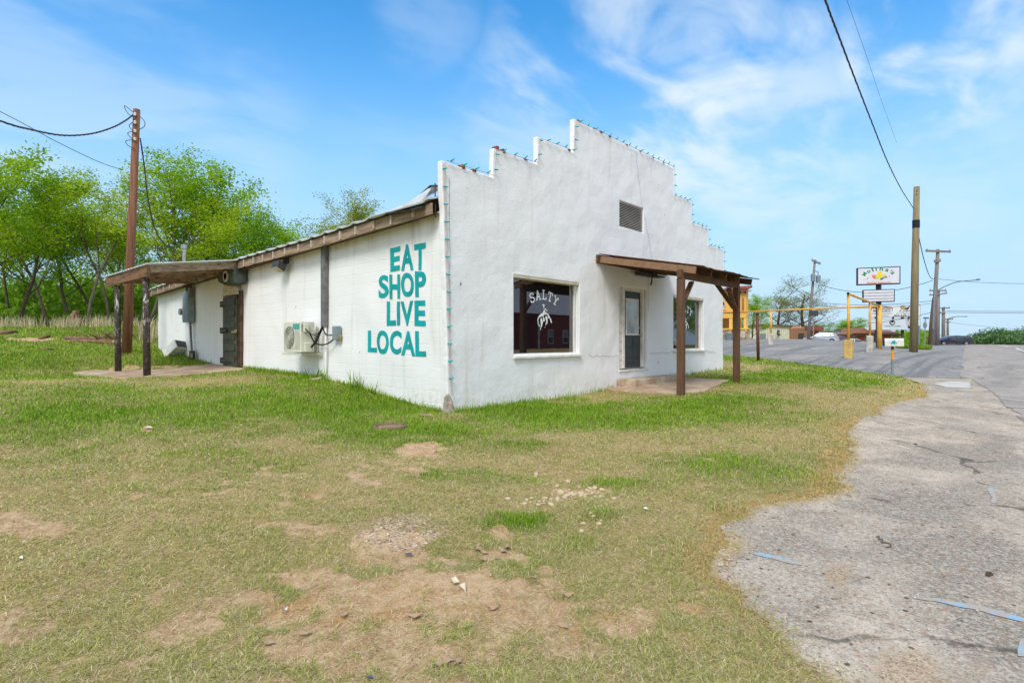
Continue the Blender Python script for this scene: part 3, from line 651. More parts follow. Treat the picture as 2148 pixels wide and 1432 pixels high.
# torn flashing and felt where the roof meets the parapet
mb = MB()
mb.add([(-.36, .28, 4.06), (-.36, 1.5, 4.03), (.1, 1.5, 4.17), (.15, .28, 4.42), (-.15, .27, 4.36), (-.3, .8, 4.12)], [(0, 1, 5), (5, 1, 2), (5, 2, 3, 4), (0, 5, 4)])
mb.add([(-.40, .25, 4.0), (-.40, 1.9, 3.99), (-.2, 1.9, 4.08), (-.2, .25, 4.12)], [(0, 1, 2, 3)])
o = mb.build("torn_flashing", m_tin, shop); o.location.z -= .1; md = o.modifiers.new("solid", 'SOLIDIFY'); md.thickness = .02
mb = MB(); mb.add([(-.42, .24, 3.93), (-.41, 1.3, 4.0), (-.3, 1.5, 4.03), (-.25, .3, 4.06)], [(0, 1, 2, 3)]); mb.add([(-.2, .26, 4.37), (-.05, .9, 4.26), (.2, .7, 4.38), (.2, .26, 4.46)], [(0, 1, 2, 3)])
o = mb.build("roof_felt", m_felt, shop); o.location.z -= .1; md = o.modifiers.new("solid", 'SOLIDIFY'); md.thickness = .025
mb = MB(); mb.tube([(-.12, .2, 3.7), (-.14, .19, 4.3)], .012, 6); mb.tube([(-.10, .25, 4.0), (-.22, .5, 3.95), (-.34, 1.1, 3.9)], .014, 6)
mb.build("flashing_edge", m_wood_dark, shop)
# roof vent pipe
p = deep(386, 548, 22); mb = MB(); mb.tube([(p.x, p.y, 3.3), (p.x, p.y, p.z + .55)], .06, 10); mb.lathe([(.1, 0), (.1, .12), (.03, .17)], (p.x, p.y, p.z + .5), 10)
mb.build("vent_pipe", m_steel, shop, smooth=False)
# front windows
def shop_window(x0, z0, x1, z1):
    wd = MB(); yp = .13; f = .055
    for lo, hi in (((x0, yp - .02, z0), (x0 + f, yp + .05, z1)), ((x1 - f, yp - .02, z0), (x1, yp + .05, z1)), ((x0 + f, yp - .02, z1 - f), (x1 - f, yp + .05, z1)), ((x0 + f, yp - .02, z0), (x1 - f, yp + .05, z0 + f * .8))): wd.box(lo, hi)
    o = wd.build("window", m_trim, shop, bevel=.006)
    MB().box((x0 + .02, yp + .015, z0 + .02), (x1 - .02, yp + .03, z1 - .02)).build("pane", m_glass, o)
    s_ = MB(); s_.beam((x0 - .02, .02, z0 - .035), (x1 + .03, .02, z0 - .028), .16, .05); s_.build("sill", m_trim, o, bevel=.008)
    MB().box((x0 + .003, .004, z1 - .045), (x1 - .003, yp - .025, z1 - .004)).build("head_trim", m_trimcream, o)
    return o, yp + .012
def slab_letters(mb, word, cx, cz, rad, a0, a1, h, w, y):
    for i, ch in enumerate(word):
        a = math.radians(a0 + (a1 - a0) * i / (len(word) - 1)); c = Vector((cx + rad * math.sin(a), y, cz + rad * math.cos(a)))
        ux = Vector((math.cos(a), 0, -math.sin(a))); uz = Vector((math.sin(a), 0, math.cos(a))); P = lambda p, q: c + ux * p * w + uz * q * h
        st = .2
        def bar(p0, q0, p1, q1, k=[0]):
            k[0] += 1; d = Vector((p1 - p0, 0, q1 - q0)); A, B = P(p0, q0), P(p1, q1); dd = (B - A).normalized(); s_ = dd.cross(Vector((0, 1, 0))) * (.13 * h if k[0] % 2 else .1 * h) / 1.6
            e = Vector((0, -.0006 * (k[0] % 5), 0)); mb.add([A - s_ + e, B - s_ + e, B + s_ + e, A + s_ + e], [(0, 1, 2, 3)])
        if ch == 'L': bar(-.2, 0, -.2, 1); bar(-.45, .05, .5, .05); bar(-.42, .96, .05, .96); bar(.44, 0, .44, .3)
        if ch == 'T': bar(0, 0, 0, 1); bar(-.5, .95, .5, .95); bar(-.25, .04, .25, .04); bar(-.46, .7, -.46, .95); bar(.46, .7, .46, .95)
        if ch == 'A': bar(-.4, 0, 0, 1); bar(.4, 0, 0, 1); bar(-.25, .33, .25, .33); bar(-.6, .04, -.2, .04); bar(.2, .04, .6, .04)
        if ch == 'Y': bar(0, 0, 0, .5); bar(0, .45, -.4, 1); bar(0, .45, .4, 1); bar(-.26, .04, .26, .04); bar(-.6, .96, -.2, .96); bar(.2, .96, .6, .96)
        if ch == 'S':
            pts = [(.4, .82), (.2, .95), (-.15, .97), (-.4, .8), (-.35, .62), (0, .52), (.36, .4), (.42, .2), (.2, .04), (-.15, .03), (-.42, .2)]
            for p0, p1 in zip(pts[:-1], pts[1:]): bar(*p0, *p1)
            bar(.42, .66, .42, .96); bar(-.44, .04, -.44, .34)
# bronco rider decal: photo outline (pixels of the first window) mapped to the glass
RIDER = [[(1137,640),(1140,637.6),(1143,640),(1141.6,642),(1139.5,641.8)], [(1140,642),(1142,643),(1141,647),(1140,647)], [(1142.5,646.5),(1145,647),(1146,648.5),(1144,650),(1142,650)],
 [(1141,649.5),(1144,653),(1145,657),(1142,659),(1140,664),(1138,658),(1139.5,653)], [(1138,656),(1139,664),(1134,664),(1130,667),(1128.5,672),(1129.8,679),(1132.5,684),(1134.5,688),(1132,685.5),(1128.5,680),(1127.2,670),(1130,663),(1135,657.5)],
 [(1135.5,666),(1137,670),(1139,674),(1137.5,682),(1135.5,687),(1134,687.5),(1134.6,681),(1133.8,674),(1134,668)], [(1139.4,664),(1142,667),(1142.8,672),(1141,675),(1139.5,673),(1138.6,668)],
 [(1143,656),(1147.5,656),(1151,660),(1154,666),(1156.4,670),(1156.7,673),(1158.6,676.5),(1156.3,675.5),(1156.8,679),(1154.9,675),(1154,670),(1151.5,666.5),(1149,668),(1150,664),(1148,660),(1145,659),(1143,661)],
 [(1144.5,662),(1147.5,664),(1148.5,668),(1148.4,674),(1148.8,677.5),(1146,680),(1144.6,683),(1144.2,680),(1146.2,676),(1145,671),(1144,667)], [(1142.5,686),(1143.8,685.3),(1143.4,687.6)], [(1132.5,690),(1134,689),(1135,690),(1133.5,692.5)],
 [(1146.5,649),(1148.4,650.5),(1147.2,653.5),(1146,652.5)], [(1149.2,662),(1151,664.5),(1150,666),(1148.9,664)]]
for k, (x0, z0, x1, z1) in enumerate(HOLES[:2]):
    wo, yp = shop_window(x0, z0, x1, z1)
    cA = front(1140, 628, yp); mb = MB(); sh = Vector((0, 0, 0)) if k == 0 else Vector((9.72 - 2.93, 0, .0))
    slab_letters(mb, "SALTY", cA.x + sh.x, cA.z - .80, .80, -25, 28, .2, .145, yp)
    mb.build("lettering", m_vinyl, wo, label="white arched word SALTY"); mb = MB()
    for pi, poly in enumerate(RIDER):
        pts = [front(u, v, yp - .0004 * pi) + sh for u, v in poly]; mb.add(pts, [tuple(range(len(pts)))])
    mb.build("rider_emblem", m_vinyl, wo, label="white bucking horse and rider emblem")
# door with side panels
RY = .07
for (xa, xb) in ((5.67, 5.9), (6.95, 7.05)):
    mb = MB()
    for i in range(9): z = .8 + i * .232; mb.prism([(RY + .012, z), (RY - .012, z + .004), (RY + .008, z + .23), (RY + .03, z + .23)], 'x', xa, xb)
    mb.build("siding_panel", mat("old_siding", srgb(226, 222, 214), srgb(206, 200, 188), 4, .6, .15), shop)
MB().box((5.67, RY + .032, .8), (7.05, RY + .06, 2.895)).build("recess_back", m_trimcream, shop)
MB().box((5.63, -.03, .735), (7.1, .12, .779)).build("threshold", m_trim, shop, bevel=.008)
door = MB().box((6.0, RY + .064, .83), (6.86, RY + .104, 2.82))
door.v = []; door.f = []
door = MB(); dy = RY + .02; dx0, dx1 = 6.0, 6.86
door.box((dx0, dy, .815), (dx1, dy + .04, 2.80))
for (a, b_, c_, d_) in ((dx0 + .11, .92, dx0 + .38, 1.02), (dx0 + .48, .92, dx0 + .75, 1.02), (dx0 + .11, 1.08, dx0 + .38, 1.58), (dx0 + .48, 1.08, dx0 + .75, 1.58)):
    door.prism([(a, b_), (c_, b_), (c_, d_), (a, d_)], 'y', dy - .012, dy - .001)
dr = door.build("door", m_charcoal, shop, bevel=.006)
fr = MB()
for lo, hi in (((5.9, RY - .04, .81), (5.985, dy + .03, 2.9)), ((6.875, RY - .04, .81), (6.95, dy + .03, 2.9)), ((5.985, RY - .04, 2.815), (6.875, dy + .03, 2.9))): fr.box(lo, hi)
fr.build("door_frame", m_trim, dr, bevel=.006)
fr = MB(); gx0, gx1, gz0, gz1 = dx0 + .1, dx1 - .12, 1.66, 2.62
for lo, hi in (((gx0, dy - .022, gz0), (gx0 + .045, dy - .002, gz1)), ((gx1 - .045, dy - .022, gz0), (gx1, dy - .002, gz1)), ((gx0 + .045, dy - .022, gz0), (gx1 - .045, dy - .002, gz0 + .045)), ((gx0 + .045, dy - .022, gz1 - .045), (gx1 - .045, dy - .002, gz1))): fr.box(lo, hi)
fr.build("glazing_bead", m_trim, dr, bevel=.004)
MB().box((gx0 + .04, dy - .012, gz0 + .04), (gx1 - .04, dy - .003, gz1 - .04)).build("glass", m_glass2, dr)
MB().lathe([(.0, 0), (.02, 0), (.02, .03), (.033, .04), (.035, .06), (.02, .075), (0, .078)], (dx1 - .06, dy - .08, 1.67), 12, 'y').build("handle", m_steel, dr, smooth=True)
MB().lathe([(.0, 0), (.028, .005), (.03, .02), (0, .022)], (dx1 - .06, dy - .022, 1.86), 12, 'y').build("deadbolt", m_steel, dr, smooth=True)
# louvred vent
mb = MB(); vx0, vz0, vx1, vz1 = HOLES[3]
for i in range(15):
    z = vz0 + .02 + i * (vz1 - vz0 - .03) / 15; mb.prism([(.03, z), (.034, z - .006), (.11, z + .036), (.106, z + .042)], 'x', vx0 + .006, vx1 - .006)
lv = mb.build("louvre_vent", m_trim, shop)
MB().box((vx0 + .004, .13, vz0 + .004), (vx1 - .004, .15, vz1 - .004)).build("vent_backing", mat("vent_dark", srgb(54, 50, 52), srgb(40, 38, 40), 5, .9, 0), lv)
# EAT SHOP LIVE LOCAL: each letter fitted to its place on the side wall
LET = [('E',(817,521),(839,516),(818,570),(838,566)),('A',(841,513),(867,512),(841,568),(867,566)),('T',(869,513),(894.5,509),(869,568),(894,564.5)),
 ('S',(793,577),(814,576),(793,627),(814,622)),('H',(816,576),(838,575),(816,627),(838,626)),('O',(840,571),(867.5,572),(840,622),(867.5,623)),('P',(870,569),(895,569),(871,623),(895,622)),
 ('L',(810,632),(829,632),(810,683),(829,682)),('I',(831.5,632),(838,632),(831,682),(837.5,682)),('V',(839,632),(866,630),(839,683),(866,683)),('E',(869,630),(893.5,630),(869,683),(893.5,684)),
 ('L',(770,693),(789,693),(770,738),(789,739)),('O',(789,692),(814.5,693),(789,742),(814.5,743)),('C',(817,692),(841,694),(817,742),(841,743)),('A',(841,695),(870,694),(841,745),(870,747)),('L',(870.5,694),(893,694),(870.5,747),(893,748))]
mb = MB()
for ch, a, b_, c_, d_ in LET:
    A, B, C_, D = (side(*q, .0) for q in (a, b_, c_, d_))
    vs, fs = glyph(ch, .034 if ch != 'I' else 0, 5)
    def bl(s_, t_): return (C_ * (1 - s_) + D * s_) * (1 - t_) + (A * (1 - s_) + B * s_) * t_
    j = lambda s_, t_: Vector((0, mnoise.noise((s_ * 3, t_ * 3, ord(ch))) * .012, mnoise.noise((s_ * 3, t_ * 3, ord(ch) + 9)) * .012))
    bm = bmesh.new(); bv = [bm.verts.new(bl(s_, t_) + j(s_, t_)) for s_, t_ in vs]
    for f_ in fs: bm.faces.new([bv[i] for i in f_])
    for _ in range(2): bmesh.ops.subdivide_edges(bm, edges=[e for e in bm.edges if e.calc_length() > .1], cuts=1, use_grid_fill=False)
    bmesh.ops.triangulate(bm, faces=bm.faces[:]); bm.verts.index_update()
    mb.add([Vector((wallx(v.co.y, v.co.z) - .009, v.co.y, v.co.z)) for v in bm.verts], [tuple(v.index for v in f_.verts) for f_ in bm.faces]); bm.free()
o = mb.build("wall_lettering", m_teal, shop, label="teal hand painted words EAT SHOP LIVE LOCAL"); md = o.modifiers.new("solid", 'SOLIDIFY'); md.thickness = .002
# old ice-house door in the side wall
od = thing  # (kept short)
dz0, dz1 = .74, 2.82; dy0, dy1 = 8.98, 9.98
mb = MB(); mb.box((-.10, dy0, dz0), (-.0, dy1, dz1))
for k in range(6):
    za = dz0 + .16 + k * .325 + (.02 if k > 2 else 0); mb.box((-.135, dy0 + .1, za), (-.101, dy1 - .1, za + .19))
old = mb.build("plank_door", m_oliveblk, shop, bevel=.008)
for z in (dz0 + .2, dz0 + 1.08, dz1 - .22):
    h = MB(); h.box((-.15, dy1 - .34, z - .045), (-.11, dy1 + .08, z + .045)); h.lathe([(0, -.09), (.05, -.085), (.05, .085), (0, .09)], (-.11, dy1 + .06, z), 10); h.build("hinge", m_oliveblk, old, bevel=.006)
h = MB(); h.box((-.16, dy0 - .05, dz0 + 1.0), (-.11, dy0 + .22, dz0 + 1.06)); h.lathe([(0, 0), (.06, .01), (.06, .05), (0, .06)], (-.17, dy0 - .03, dz0 + 1.04), 10, 'x'); h.build("latch", m_brass, old)
fr = MB(); fr.box((-.06, dy0 - .2, dz0 - .02), (.0, dy0 - .02, dz1 + .12)); fr.box((-.075, dy0 - .1, dz0 - .02), (-.061, dy0 - .06, dz1 + .12)); fr.build("door_post", m_wood_dark, old, bevel=.01)
fr = MB(); fr.prism([(dy0 - .1, dz1 + .02), (dy1 + .06, dz1 + .02), (dy1 - .14, dz1 + .62), (dy0 + .1, dz1 + .62)], 'x', -.1, -.0); fr.build("door_hood", m_cream, old, bevel=.01)

# ---------------------------------------------------------------- string of bulbs round the front
sl = thing("string_lights", "string of teal bulbs pinned along the stepped parapet and left front corner", "string lights", (0, -.05, .5))
path = [(.05, .55)]
path += [(.02 + lean(0, z) , z) for z in np.arange(1, 4.7, .3)] + [(.04 + lean(0, 4.6), 4.60)]
for k, (a, b_, h) in enumerate(STEPS):
    if k: path.append((a + (.06 if k < 4 else .02) + lean(a, h), h - .03))
    else: path.append((.1 + lean(0, h), h + .015))
    path.append((b_ + lean(b_, h), h + .01))
path.append((12.24, 2.6))
wire = MB(); wire.tube([(x, -.035, z) for x, z in path], .006, 5); wire.tube([(x + .035, -.03, z) for x, z in path[:14]], .005, 5)
wire.build("wire", mat("pale_wire", srgb(206, 190, 186), srgb(170, 150, 148), 9, .6, 0), sl)
bulbm = None; acc = 0; step = .305
rr = random.Random(3)
for (x0, z0), (x1, z1) in zip(path[:-1], path[1:]):
    ln = math.hypot(x1 - x0, z1 - z0); t = step - acc
    while t < ln:
        x = x0 + (x1 - x0) * t / ln; z = z0 + (z1 - z0) * t / ln; vert = abs(z1 - z0) > abs(x1 - x0)
        if bulbm is None:
            q = MB().lathe([(.004, 0), (.015, .01), (.018, .026), (.011, .052), (0, .066)], (0, 0, 0), 8); q.lathe([(.014, -.03), (.016, 0), (.016, .01)], (0, 0, 0), 8)
            bulbm = q.build("bulb", m_teal2, sl, smooth=True); ob = bulbm
            q_ = bulbm.data; [setattr(v, 'co', v.co + ORG[sl.name]) for v in q_.vertices]
        else: ob = bulbm.copy(); COL.objects.link(ob)
        ob.location = Vector((x, -.05, z + (0 if vert else .02))) - ORG[sl.name]
        ob.rotation_euler = (R(90 + rr.uniform(-20, 20)), 0, rr.uniform(-.5, .5) + (.9 if vert else 0)) if vert else (R(rr.uniform(5, 50)), R(rr.uniform(20, 60)), 0)
        t += step
    acc = ln - (t - step)

# ---------------------------------------------------------------- porch over the front door
aw = thing("front_porch", "brown timber porch with rusty tin roof over the front door", "porch", (6.3, -2.1, tz(6.3, -2.1)))
raf = [4.75, 5.55, 6.38, 7.17, 8.0]
def ra(x, y): return 3.46 + .20 * y      # underside slope: y is negative outwards
for i, x in enumerate(raf):
    mb = MB(); y1 = -2.42 - (0 if i else 0); mb.beam((x, -.05, ra(x, -.05)), (x, y1, ra(x, y1) + .02), .05, .15)
    mb.build("rafter", m_stain_lt if i == 0 else m_stain_br, aw, bevel=.005)
MB().box((4.62, -.045, 3.36), (8.1, -.004, 3.56)).build("ledger", m_stain_br, aw, bevel=.006)
mb = MB(); y_ = []; nx_ = 60
for i in range(nx_ + 1):
    x = 4.72 + (8.2 - 4.72) * i / nx_; w = .016 if i % 2 else 0
    for t in (0, .5, 1): yy = -.02 - t * (2.52 + (.05 if i % 7 < 3 else 0)); mb.v.append(Vector((x, yy, ra(x, yy) + .118 + w + .012 * math.sin(x * 3 + t))))
for i in range(nx_):
    for k in range(2): a = i * 3 + k; mb.f.append((a, a + 1, a + 4, a + 3))
o = mb.build("tin_roof", m_rusttin, aw); md = o.modifiers.new("solid", 'SOLIDIFY'); md.thickness = .008
for yy in (-.6, -1.3, -1.95): MB().box((4.8, yy - .03, ra(0, yy) + .078), (8.05, yy + .03, ra(0, yy) + .1)).build("purlin", m_wood_dark, aw)
zb = 2.94
MB().box((4.63, -2.15, zb - .09), (7.94, -2.05, zb + .09)).build("beam", m_stain_br, aw, bevel=.006)
for x in (4.72, 7.84):
    g_ = tz(x, -2.1) - .1
    MB().box((x - .07, -2.17, g_), (x + .07, -2.03, zb - .093)).build("post", m_stain_br, aw, bevel=.008)
    s_ = 1 if x < 6 else -1
    MB().beam((x + s_ * .06, -2.1, 2.3), (x + s_ * .52, -2.1, zb - .13), .05, .11, (0, 1, 0)).build("brace", m_stain_br, aw, bevel=.005)
    if s_ < 0: MB().beam((x, -2.04, 2.35), (x, -1.55, ra(0, -1.55) - .1), .11, .05, (1, 0, 0)).build("brace", m_stain_br, aw, bevel=.005)
mb = MB(); mb.box((6.2, -.3, 3.2), (7.1, -.12, 3.3)); mb.box((7.0, -.36, 3.22), (7.4, -.1, 3.25)); mb.build("light_box", m_dkgrey, aw, bevel=.01)
mb = MB(); mb.tube([(5.62, -.9, 3.28), (5.7, -.9, 3.12), (5.66, -.9, 2.95), (5.58, -.92, 2.85)], .018, 7); mb.build("hanging_cable", m_black, aw, smooth=True)
slab = MB(); sp_ = [(4.72, -2.0), (5.4, -2.32), (8.3, -1.75), (8.1, -.6), (7.9, -.05), (4.9, -.05), (4.65, -1.0)]
def patch_slab(name, poly, h, m, label, cat):
    q = []; n = len(poly)
    for i in range(n):
        a = Vector(poly[i]); b_ = Vector(poly[(i + 1) % n]); k = max(1, int((b_ - a).length / .2))
        for j in range(k): p = a.lerp(b_, j / k); q.append(p + Vector((mnoise.noise((p.x * 3, p.y * 3, 0)), mnoise.noise((p.x * 3, p.y * 3, 5)))) * .06)
    mb = MB(); n = len(q); mb.add([(p.x, p.y, tz(p.x, p.y) + h) for p in q] + [(p.x, p.y, tz(p.x, p.y) - .12) for p in q], [tuple(range(n))] + [(i, n + i, n + (i + 1) % n, (i + 1) % n) for i in range(n)])
    return tag(mb.build(name, m, bevel=.012), label, cat)
patch_slab("porch_slab", sp_, .05, m_redclay, "worn buff concrete slab under the brown front porch", "slab")
mb = MB(); mb.prism([(5.5, -.55), (7.75, -.55), (8.0, -.3), (8.0, -.03), (5.5, -.03)], 'z', .3, .57)
tag(mb.build("door_step", m_stepc, bevel=.03), "thick concrete step below the charcoal front door", "step")

# ---------------------------------------------------------------- things on the side wall
p = side(633, 705, -.45); y0 = side(631, 700, -.47).y; y1 = side(595, 700, -.47).y; zt = side(631, 674, -.47).z; zb_ = side(631, 741, -.47).z
ac = thing("air_conditioner", "ivory outdoor air conditioner unit hung on the white side wall", "air conditioner", (-.3, (y0 + y1) / 2, zb_))
MB().box((-.47, y0, zb_ + .02), (-.14, y1, zt)).build("casing", m_ivory, ac, bevel=.015)
gy = y1 - (y1 - y0) * .36; rz_ = (zt - zb_) * .36; ry_ = (y1 - y0) * .3
mb = MB(); mb.box((-.478, gy - ry_ - .05, zb_ + .1), (-.472, y1 - .02, zt - .12)); mb.build("front_panel", m_ivory2, ac, bevel=.003)
def disc(mb, x, y, z, ry, rz, n=28): mb.add([(x, y + ry * math.cos(2 * math.pi * k / n), z + rz * math.sin(2 * math.pi * k / n)) for k in range(n)], [tuple(range(n))]); return mb
disc(MB(), -.48, gy, (zt + zb_) / 2, ry_, rz_).build("fan_opening", mat("fan_dark", srgb(120, 124, 118), srgb(92, 96, 92), 30, .7, 0), ac)
mb = MB()
for i in range(1, 8): r_ = i / 8.0; mb.tube([(-.488, gy + ry_ * r_ * math.cos(a), (zt + zb_) / 2 + rz_ * r_ * math.sin(a)) for a in np.linspace(0, 2 * math.pi, 25)], .005, 4, False)
for i in range(12): a = i * math.pi / 6; mb.tube([(-.487, gy, (zt + zb_) / 2), (-.487, gy + ry_ * math.cos(a), (zt + zb_) / 2 + rz_ * math.sin(a))], .004, 4)
mb.build("fan_grille", m_ivory2, ac)
mb = MB()
for i in range(12): z = zb_ + .1 + i * (zt - zb_ - .28) / 12; mb.box((-.478, y0 + .05, z), (-.471, gy - ry_ - .07, z + .018))
mb.build("louvre", m_ivory2, ac)
MB().box((-.479, y0 + .06, zt - .17), (-.472, y0 + .36, zt - .05)).build("badge", mat("teal_badge", srgb(90, 190, 180), srgb(60, 110, 110), 40, .5, 0), ac)
for (a, b_, c_, d_) in ((-.42, -.3, zt - .24, zt - .05), (-.4, -.24, zb_ + .03, zb_ + .24)): MB().box((a, y0 - .06, c_), (b_, y0 - .002, d_)).build("valve_cover", m_ivory, ac, bevel=.012)
MB().box((-.45, y0 - .006, zt - .24), (-.435, y0 - .001, zt - .06)).build("handle", m_dkgrey, ac)
mb = MB(); 
for y in (y0 + .1, y1 - .1): mb.beam((-.5, y, zb_ - .02), (-.02, y, zb_ - .02), .04, .04); mb.beam((-.03, y, zb_ - .04), (-.03, y, zt - .1), .04, .03)
mb.beam((-.03, y0 - .1, zb_ - .02), (-.03, y1 + .05, zb_ - .02), .03, .05); mb.beam((-.48, y0 - .02, zb_ - .02), (-.48, y1 + .02, zb_ - .02), .03, .04)
mb.build("bracket", m_ivory2, ac)
# grey duct cover on the wall, white drain pipe, cables, electrical boxes
a = side(679, 600, -.07); yt = a.y; zz0 = side(679, 685, -.07).z
dc = tag(MB().box((-.1, yt - .085, zz0), (-.01, yt + .085, 3.64)).build("duct_cover", m_greyduct, bevel=.006), "tall grey duct cover running up the white side wall to the eave", "duct cover")
mb = MB(); yp_ = side(683, 740, -.05).y; g_ = tz(-.05, yp_); mb.tube([(-.05, yp_, zz0 + .05), (-.05, yp_, g_ + .1), (-.08, yp_ + .02, g_ + .04)], .022, 9); tag(mb.build("drain_pipe", m_trim, smooth=True), "thin white drain pipe below the grey duct cover", "pipe")
q = gnd(655, 800); mb = MB(); mb.beam((q.x, q.y, q.z + .03), (-.12, yp_, g_ + .06), .12, .05); tag(mb.build("splash_trough", m_redclay, bevel=.01), "narrow concrete trough at the foot of the white drain pipe", "trough")
b1 = side(705, 698, -.06)
eb = tag(MB().box((-.1, b1.y - .13, b1.z - .15), (-.01, b1.y + .1, b1.z + .15)).build("disconnect_box", m_greymetal, bevel=.008), "small grey electrical box right of the grey duct cover", "electrical box")
b2 = side(709, 706, -.05); tag(MB().box((-.09, b2.y - .09, b2.z - .08), (-.01, b2.y + .03, b2.z + .05)).build("outlet_box", m_brass, bevel=.008), "tarnished brass outlet box at the lower corner of a grey box", "outlet")
def curve(pts, n=8):   # Catmull-Rom through the points
    P = [Vector(p) for p in pts]; P = [P[0] * 2 - P[1]] + P + [P[-1] * 2 - P[-2]]; o = []
    for i in range(1, len(P) - 2):
        for k in range(n):
            t = k / n; a, b_, c_, d_ = P[i - 1:i + 3]; o.append(.5 * ((2 * b_) + (c_ - a) * t + (2 * a - 5 * b_ + 4 * c_ - d_) * t * t + (3 * b_ - a - 3 * c_ + d_) * t ** 3))
    return o + [P[-2]]
for lab, uvx, w in (("thin black cable looping from the air conditioner to the brass outlet", [(641,690,-.5),(650,700,-.46),(660,718,-.3),(675,723,-.14),(690,719,-.1),(704,708,-.06)], .016),
                    ("short black cable from the grey duct cover to the small grey box", [(677,686,-.06),(681,697,-.09),(688,703,-.09),(700,702,-.06)], .014),
                    ("slack thin black wire between duct cover and air conditioner top", [(676,686,-.06),(669,697,-.12),(660,702,-.25),(650,700,-.4)], .01)):
    mb = MB(); mb.tube(curve([side(*q) for q in uvx]), w, 7); tag(mb.build("cable", m_black, smooth=True), lab, "cable")
mb = MB(); mb.tube(curve([side(*q) for q in [(677,685,-.06),(667,706,-.12),(661,718,-.2),(653,728,-.3)]]), [.03] * 8 + [.036] * 8 + [.025] * 9, 8); tag(mb.build("insulated_pipe", m_black, smooth=True), "thick black insulated pipe slanting from duct cover to air conditioner", "pipe")
# flood light
f_ = side(588, 553, -.2); fl = thing("flood_light", "dark flood light hanging under the side eave", "flood light", f_)
mb = MB(); mb.prism([(f_.x - .13, f_.z - .1), (f_.x + .05, f_.z - .2), (f_.x + .12, f_.z + .02), (f_.x - .1, f_.z + .06)], 'y', f_.y - .14, f_.y + .22); mb.build("lamp_housing", m_dkgrey, fl, bevel=.01)
MB().add([(f_.x - .137, f_.y - .12, f_.z - .09), (f_.x + .03, f_.y - .12, f_.z - .19), (f_.x + .03, f_.y + .2, f_.z - .19), (f_.x - .137, f_.y + .2, f_.z - .09)], [(0, 1, 2, 3)]).xform(Matrix.Translation((-.004, 0, -.006))).build("lens", m_cream, fl)
MB().box((f_.x + .02, f_.y - .14, f_.z + .0), (f_.x + .16, f_.y - .08, f_.z + .25)).build("bracket", m_dkgrey, fl)
# loudspeaker-like horn above the old door
s0 = side(480, 580, -.3); hz = s0.z
hn = thing("siren_horn", "dark green horn housing with cream ring above the old plank door", "horn", (s0.x, s0.y, hz))
mb = MB(); mb.prism([(s0.y - .55, hz - .22), (s0.y + .1, hz - .25), (s0.y + .62, hz - .12), (s0.y + .72, hz + .04), (s0.y + .62, hz + .17), (s0.y + .1, hz + .22), (s0.y - .55, hz + .24)], 'x', -.36, -.02)
mb.build("housing", mat("dark_green_metal", srgb(84, 92, 86), srgb(62, 68, 64), 6, .55, .2), hn, bevel=.03)
MB().lathe([(.16, 0), (.16, .03), (.11, .035), (.1, .0)], (-.395, s0.y + .02, hz + .0), 24, 'x').build("ring", m_cream, hn, smooth=False)
MB().lathe([(0, .0), (.1, .005), (.1, .015), (0, .02)], (-.385, s0.y + .02, hz), 16, 'x').build("horn_mouth", m_oliveblk, hn)
# meter box, conduits
m0 = side(394, 643, -.12); mt = thing("meter_box", "tall grey electric panel with meter and conduits on the side wall", "electric panel", (m0.x, m0.y, m0.z))
zt_ = side(394, 612, -.12).z; zb2 = side(394, 676, -.12).z
MB().box((-.2, m0.y - .3, zb2), (-.01, m0.y + .26, zt_)).build("cabinet", m_greymetal, mt, bevel=.01)
MB().box((-.212, m0.y - .27, zb2 + .04), (-.203, m0.y + .23, zt_ - .04)).build("cabinet_door", mat("grey_panel_door", srgb(132, 146, 152), srgb(112, 124, 130), 4, .5, .1), mt, bevel=.004)
MB().lathe([(.0, 0), (.11, .01), (.11, .1), (.09, .14), (0, .15)], (-.26, m0.y + .42, zb2 + .36), 16, 'x').build("meter", m_steel, mt, smooth=False)
MB().box((-.12, m0.y + .28, zb2 + .1), (-.01, m0.y + .56, zb2 + .55)).build("meter_base", m_greymetal, mt, bevel=.008)
for dy_ in (-.18, .14): MB().tube([(-.1, m0.y + dy_, zt_ + .002), (-.1, m0.y + dy_, 3.42)], .045, 10).build("conduit", m_greyduct, mt, smooth=True)
MB().box((-.17, m0.y - .31, zt_ - .2), (-.03, m0.y - .12, zt_ + .14)).build("weatherhead", m_greyduct, mt, bevel=.03)
mb = MB(); mb.tube(curve([(-.1, m0.y - .16, zb2 - .002), (-.09, m0.y - .2, zb2 - .5), (-.1, m0.y - .32, zb2 - .95), (-.12, m0.y - .4, tz(-.1, m0.y) - .05)]), .035, 8); mb.build("lower_conduit", m_greyduct, mt, smooth=True)
mb = MB(); mb.tube(curve([(-.1, m0.y - .32, zb2 - .9), (-.16, m0.y - .5, zb2 - .98), (-.2, m0.y - .62, zb2 - 1.16)]), .03, 7); mb.build("flexible_conduit", m_greymetal, mt, smooth=True)
MB().box((-.2, m0.y - .56, tz(-.1, m0.y) - .02), (-.08, m0.y - .38, tz(-.1, m0.y) + .25)).build("ground_stub", m_wood_dark, mt)
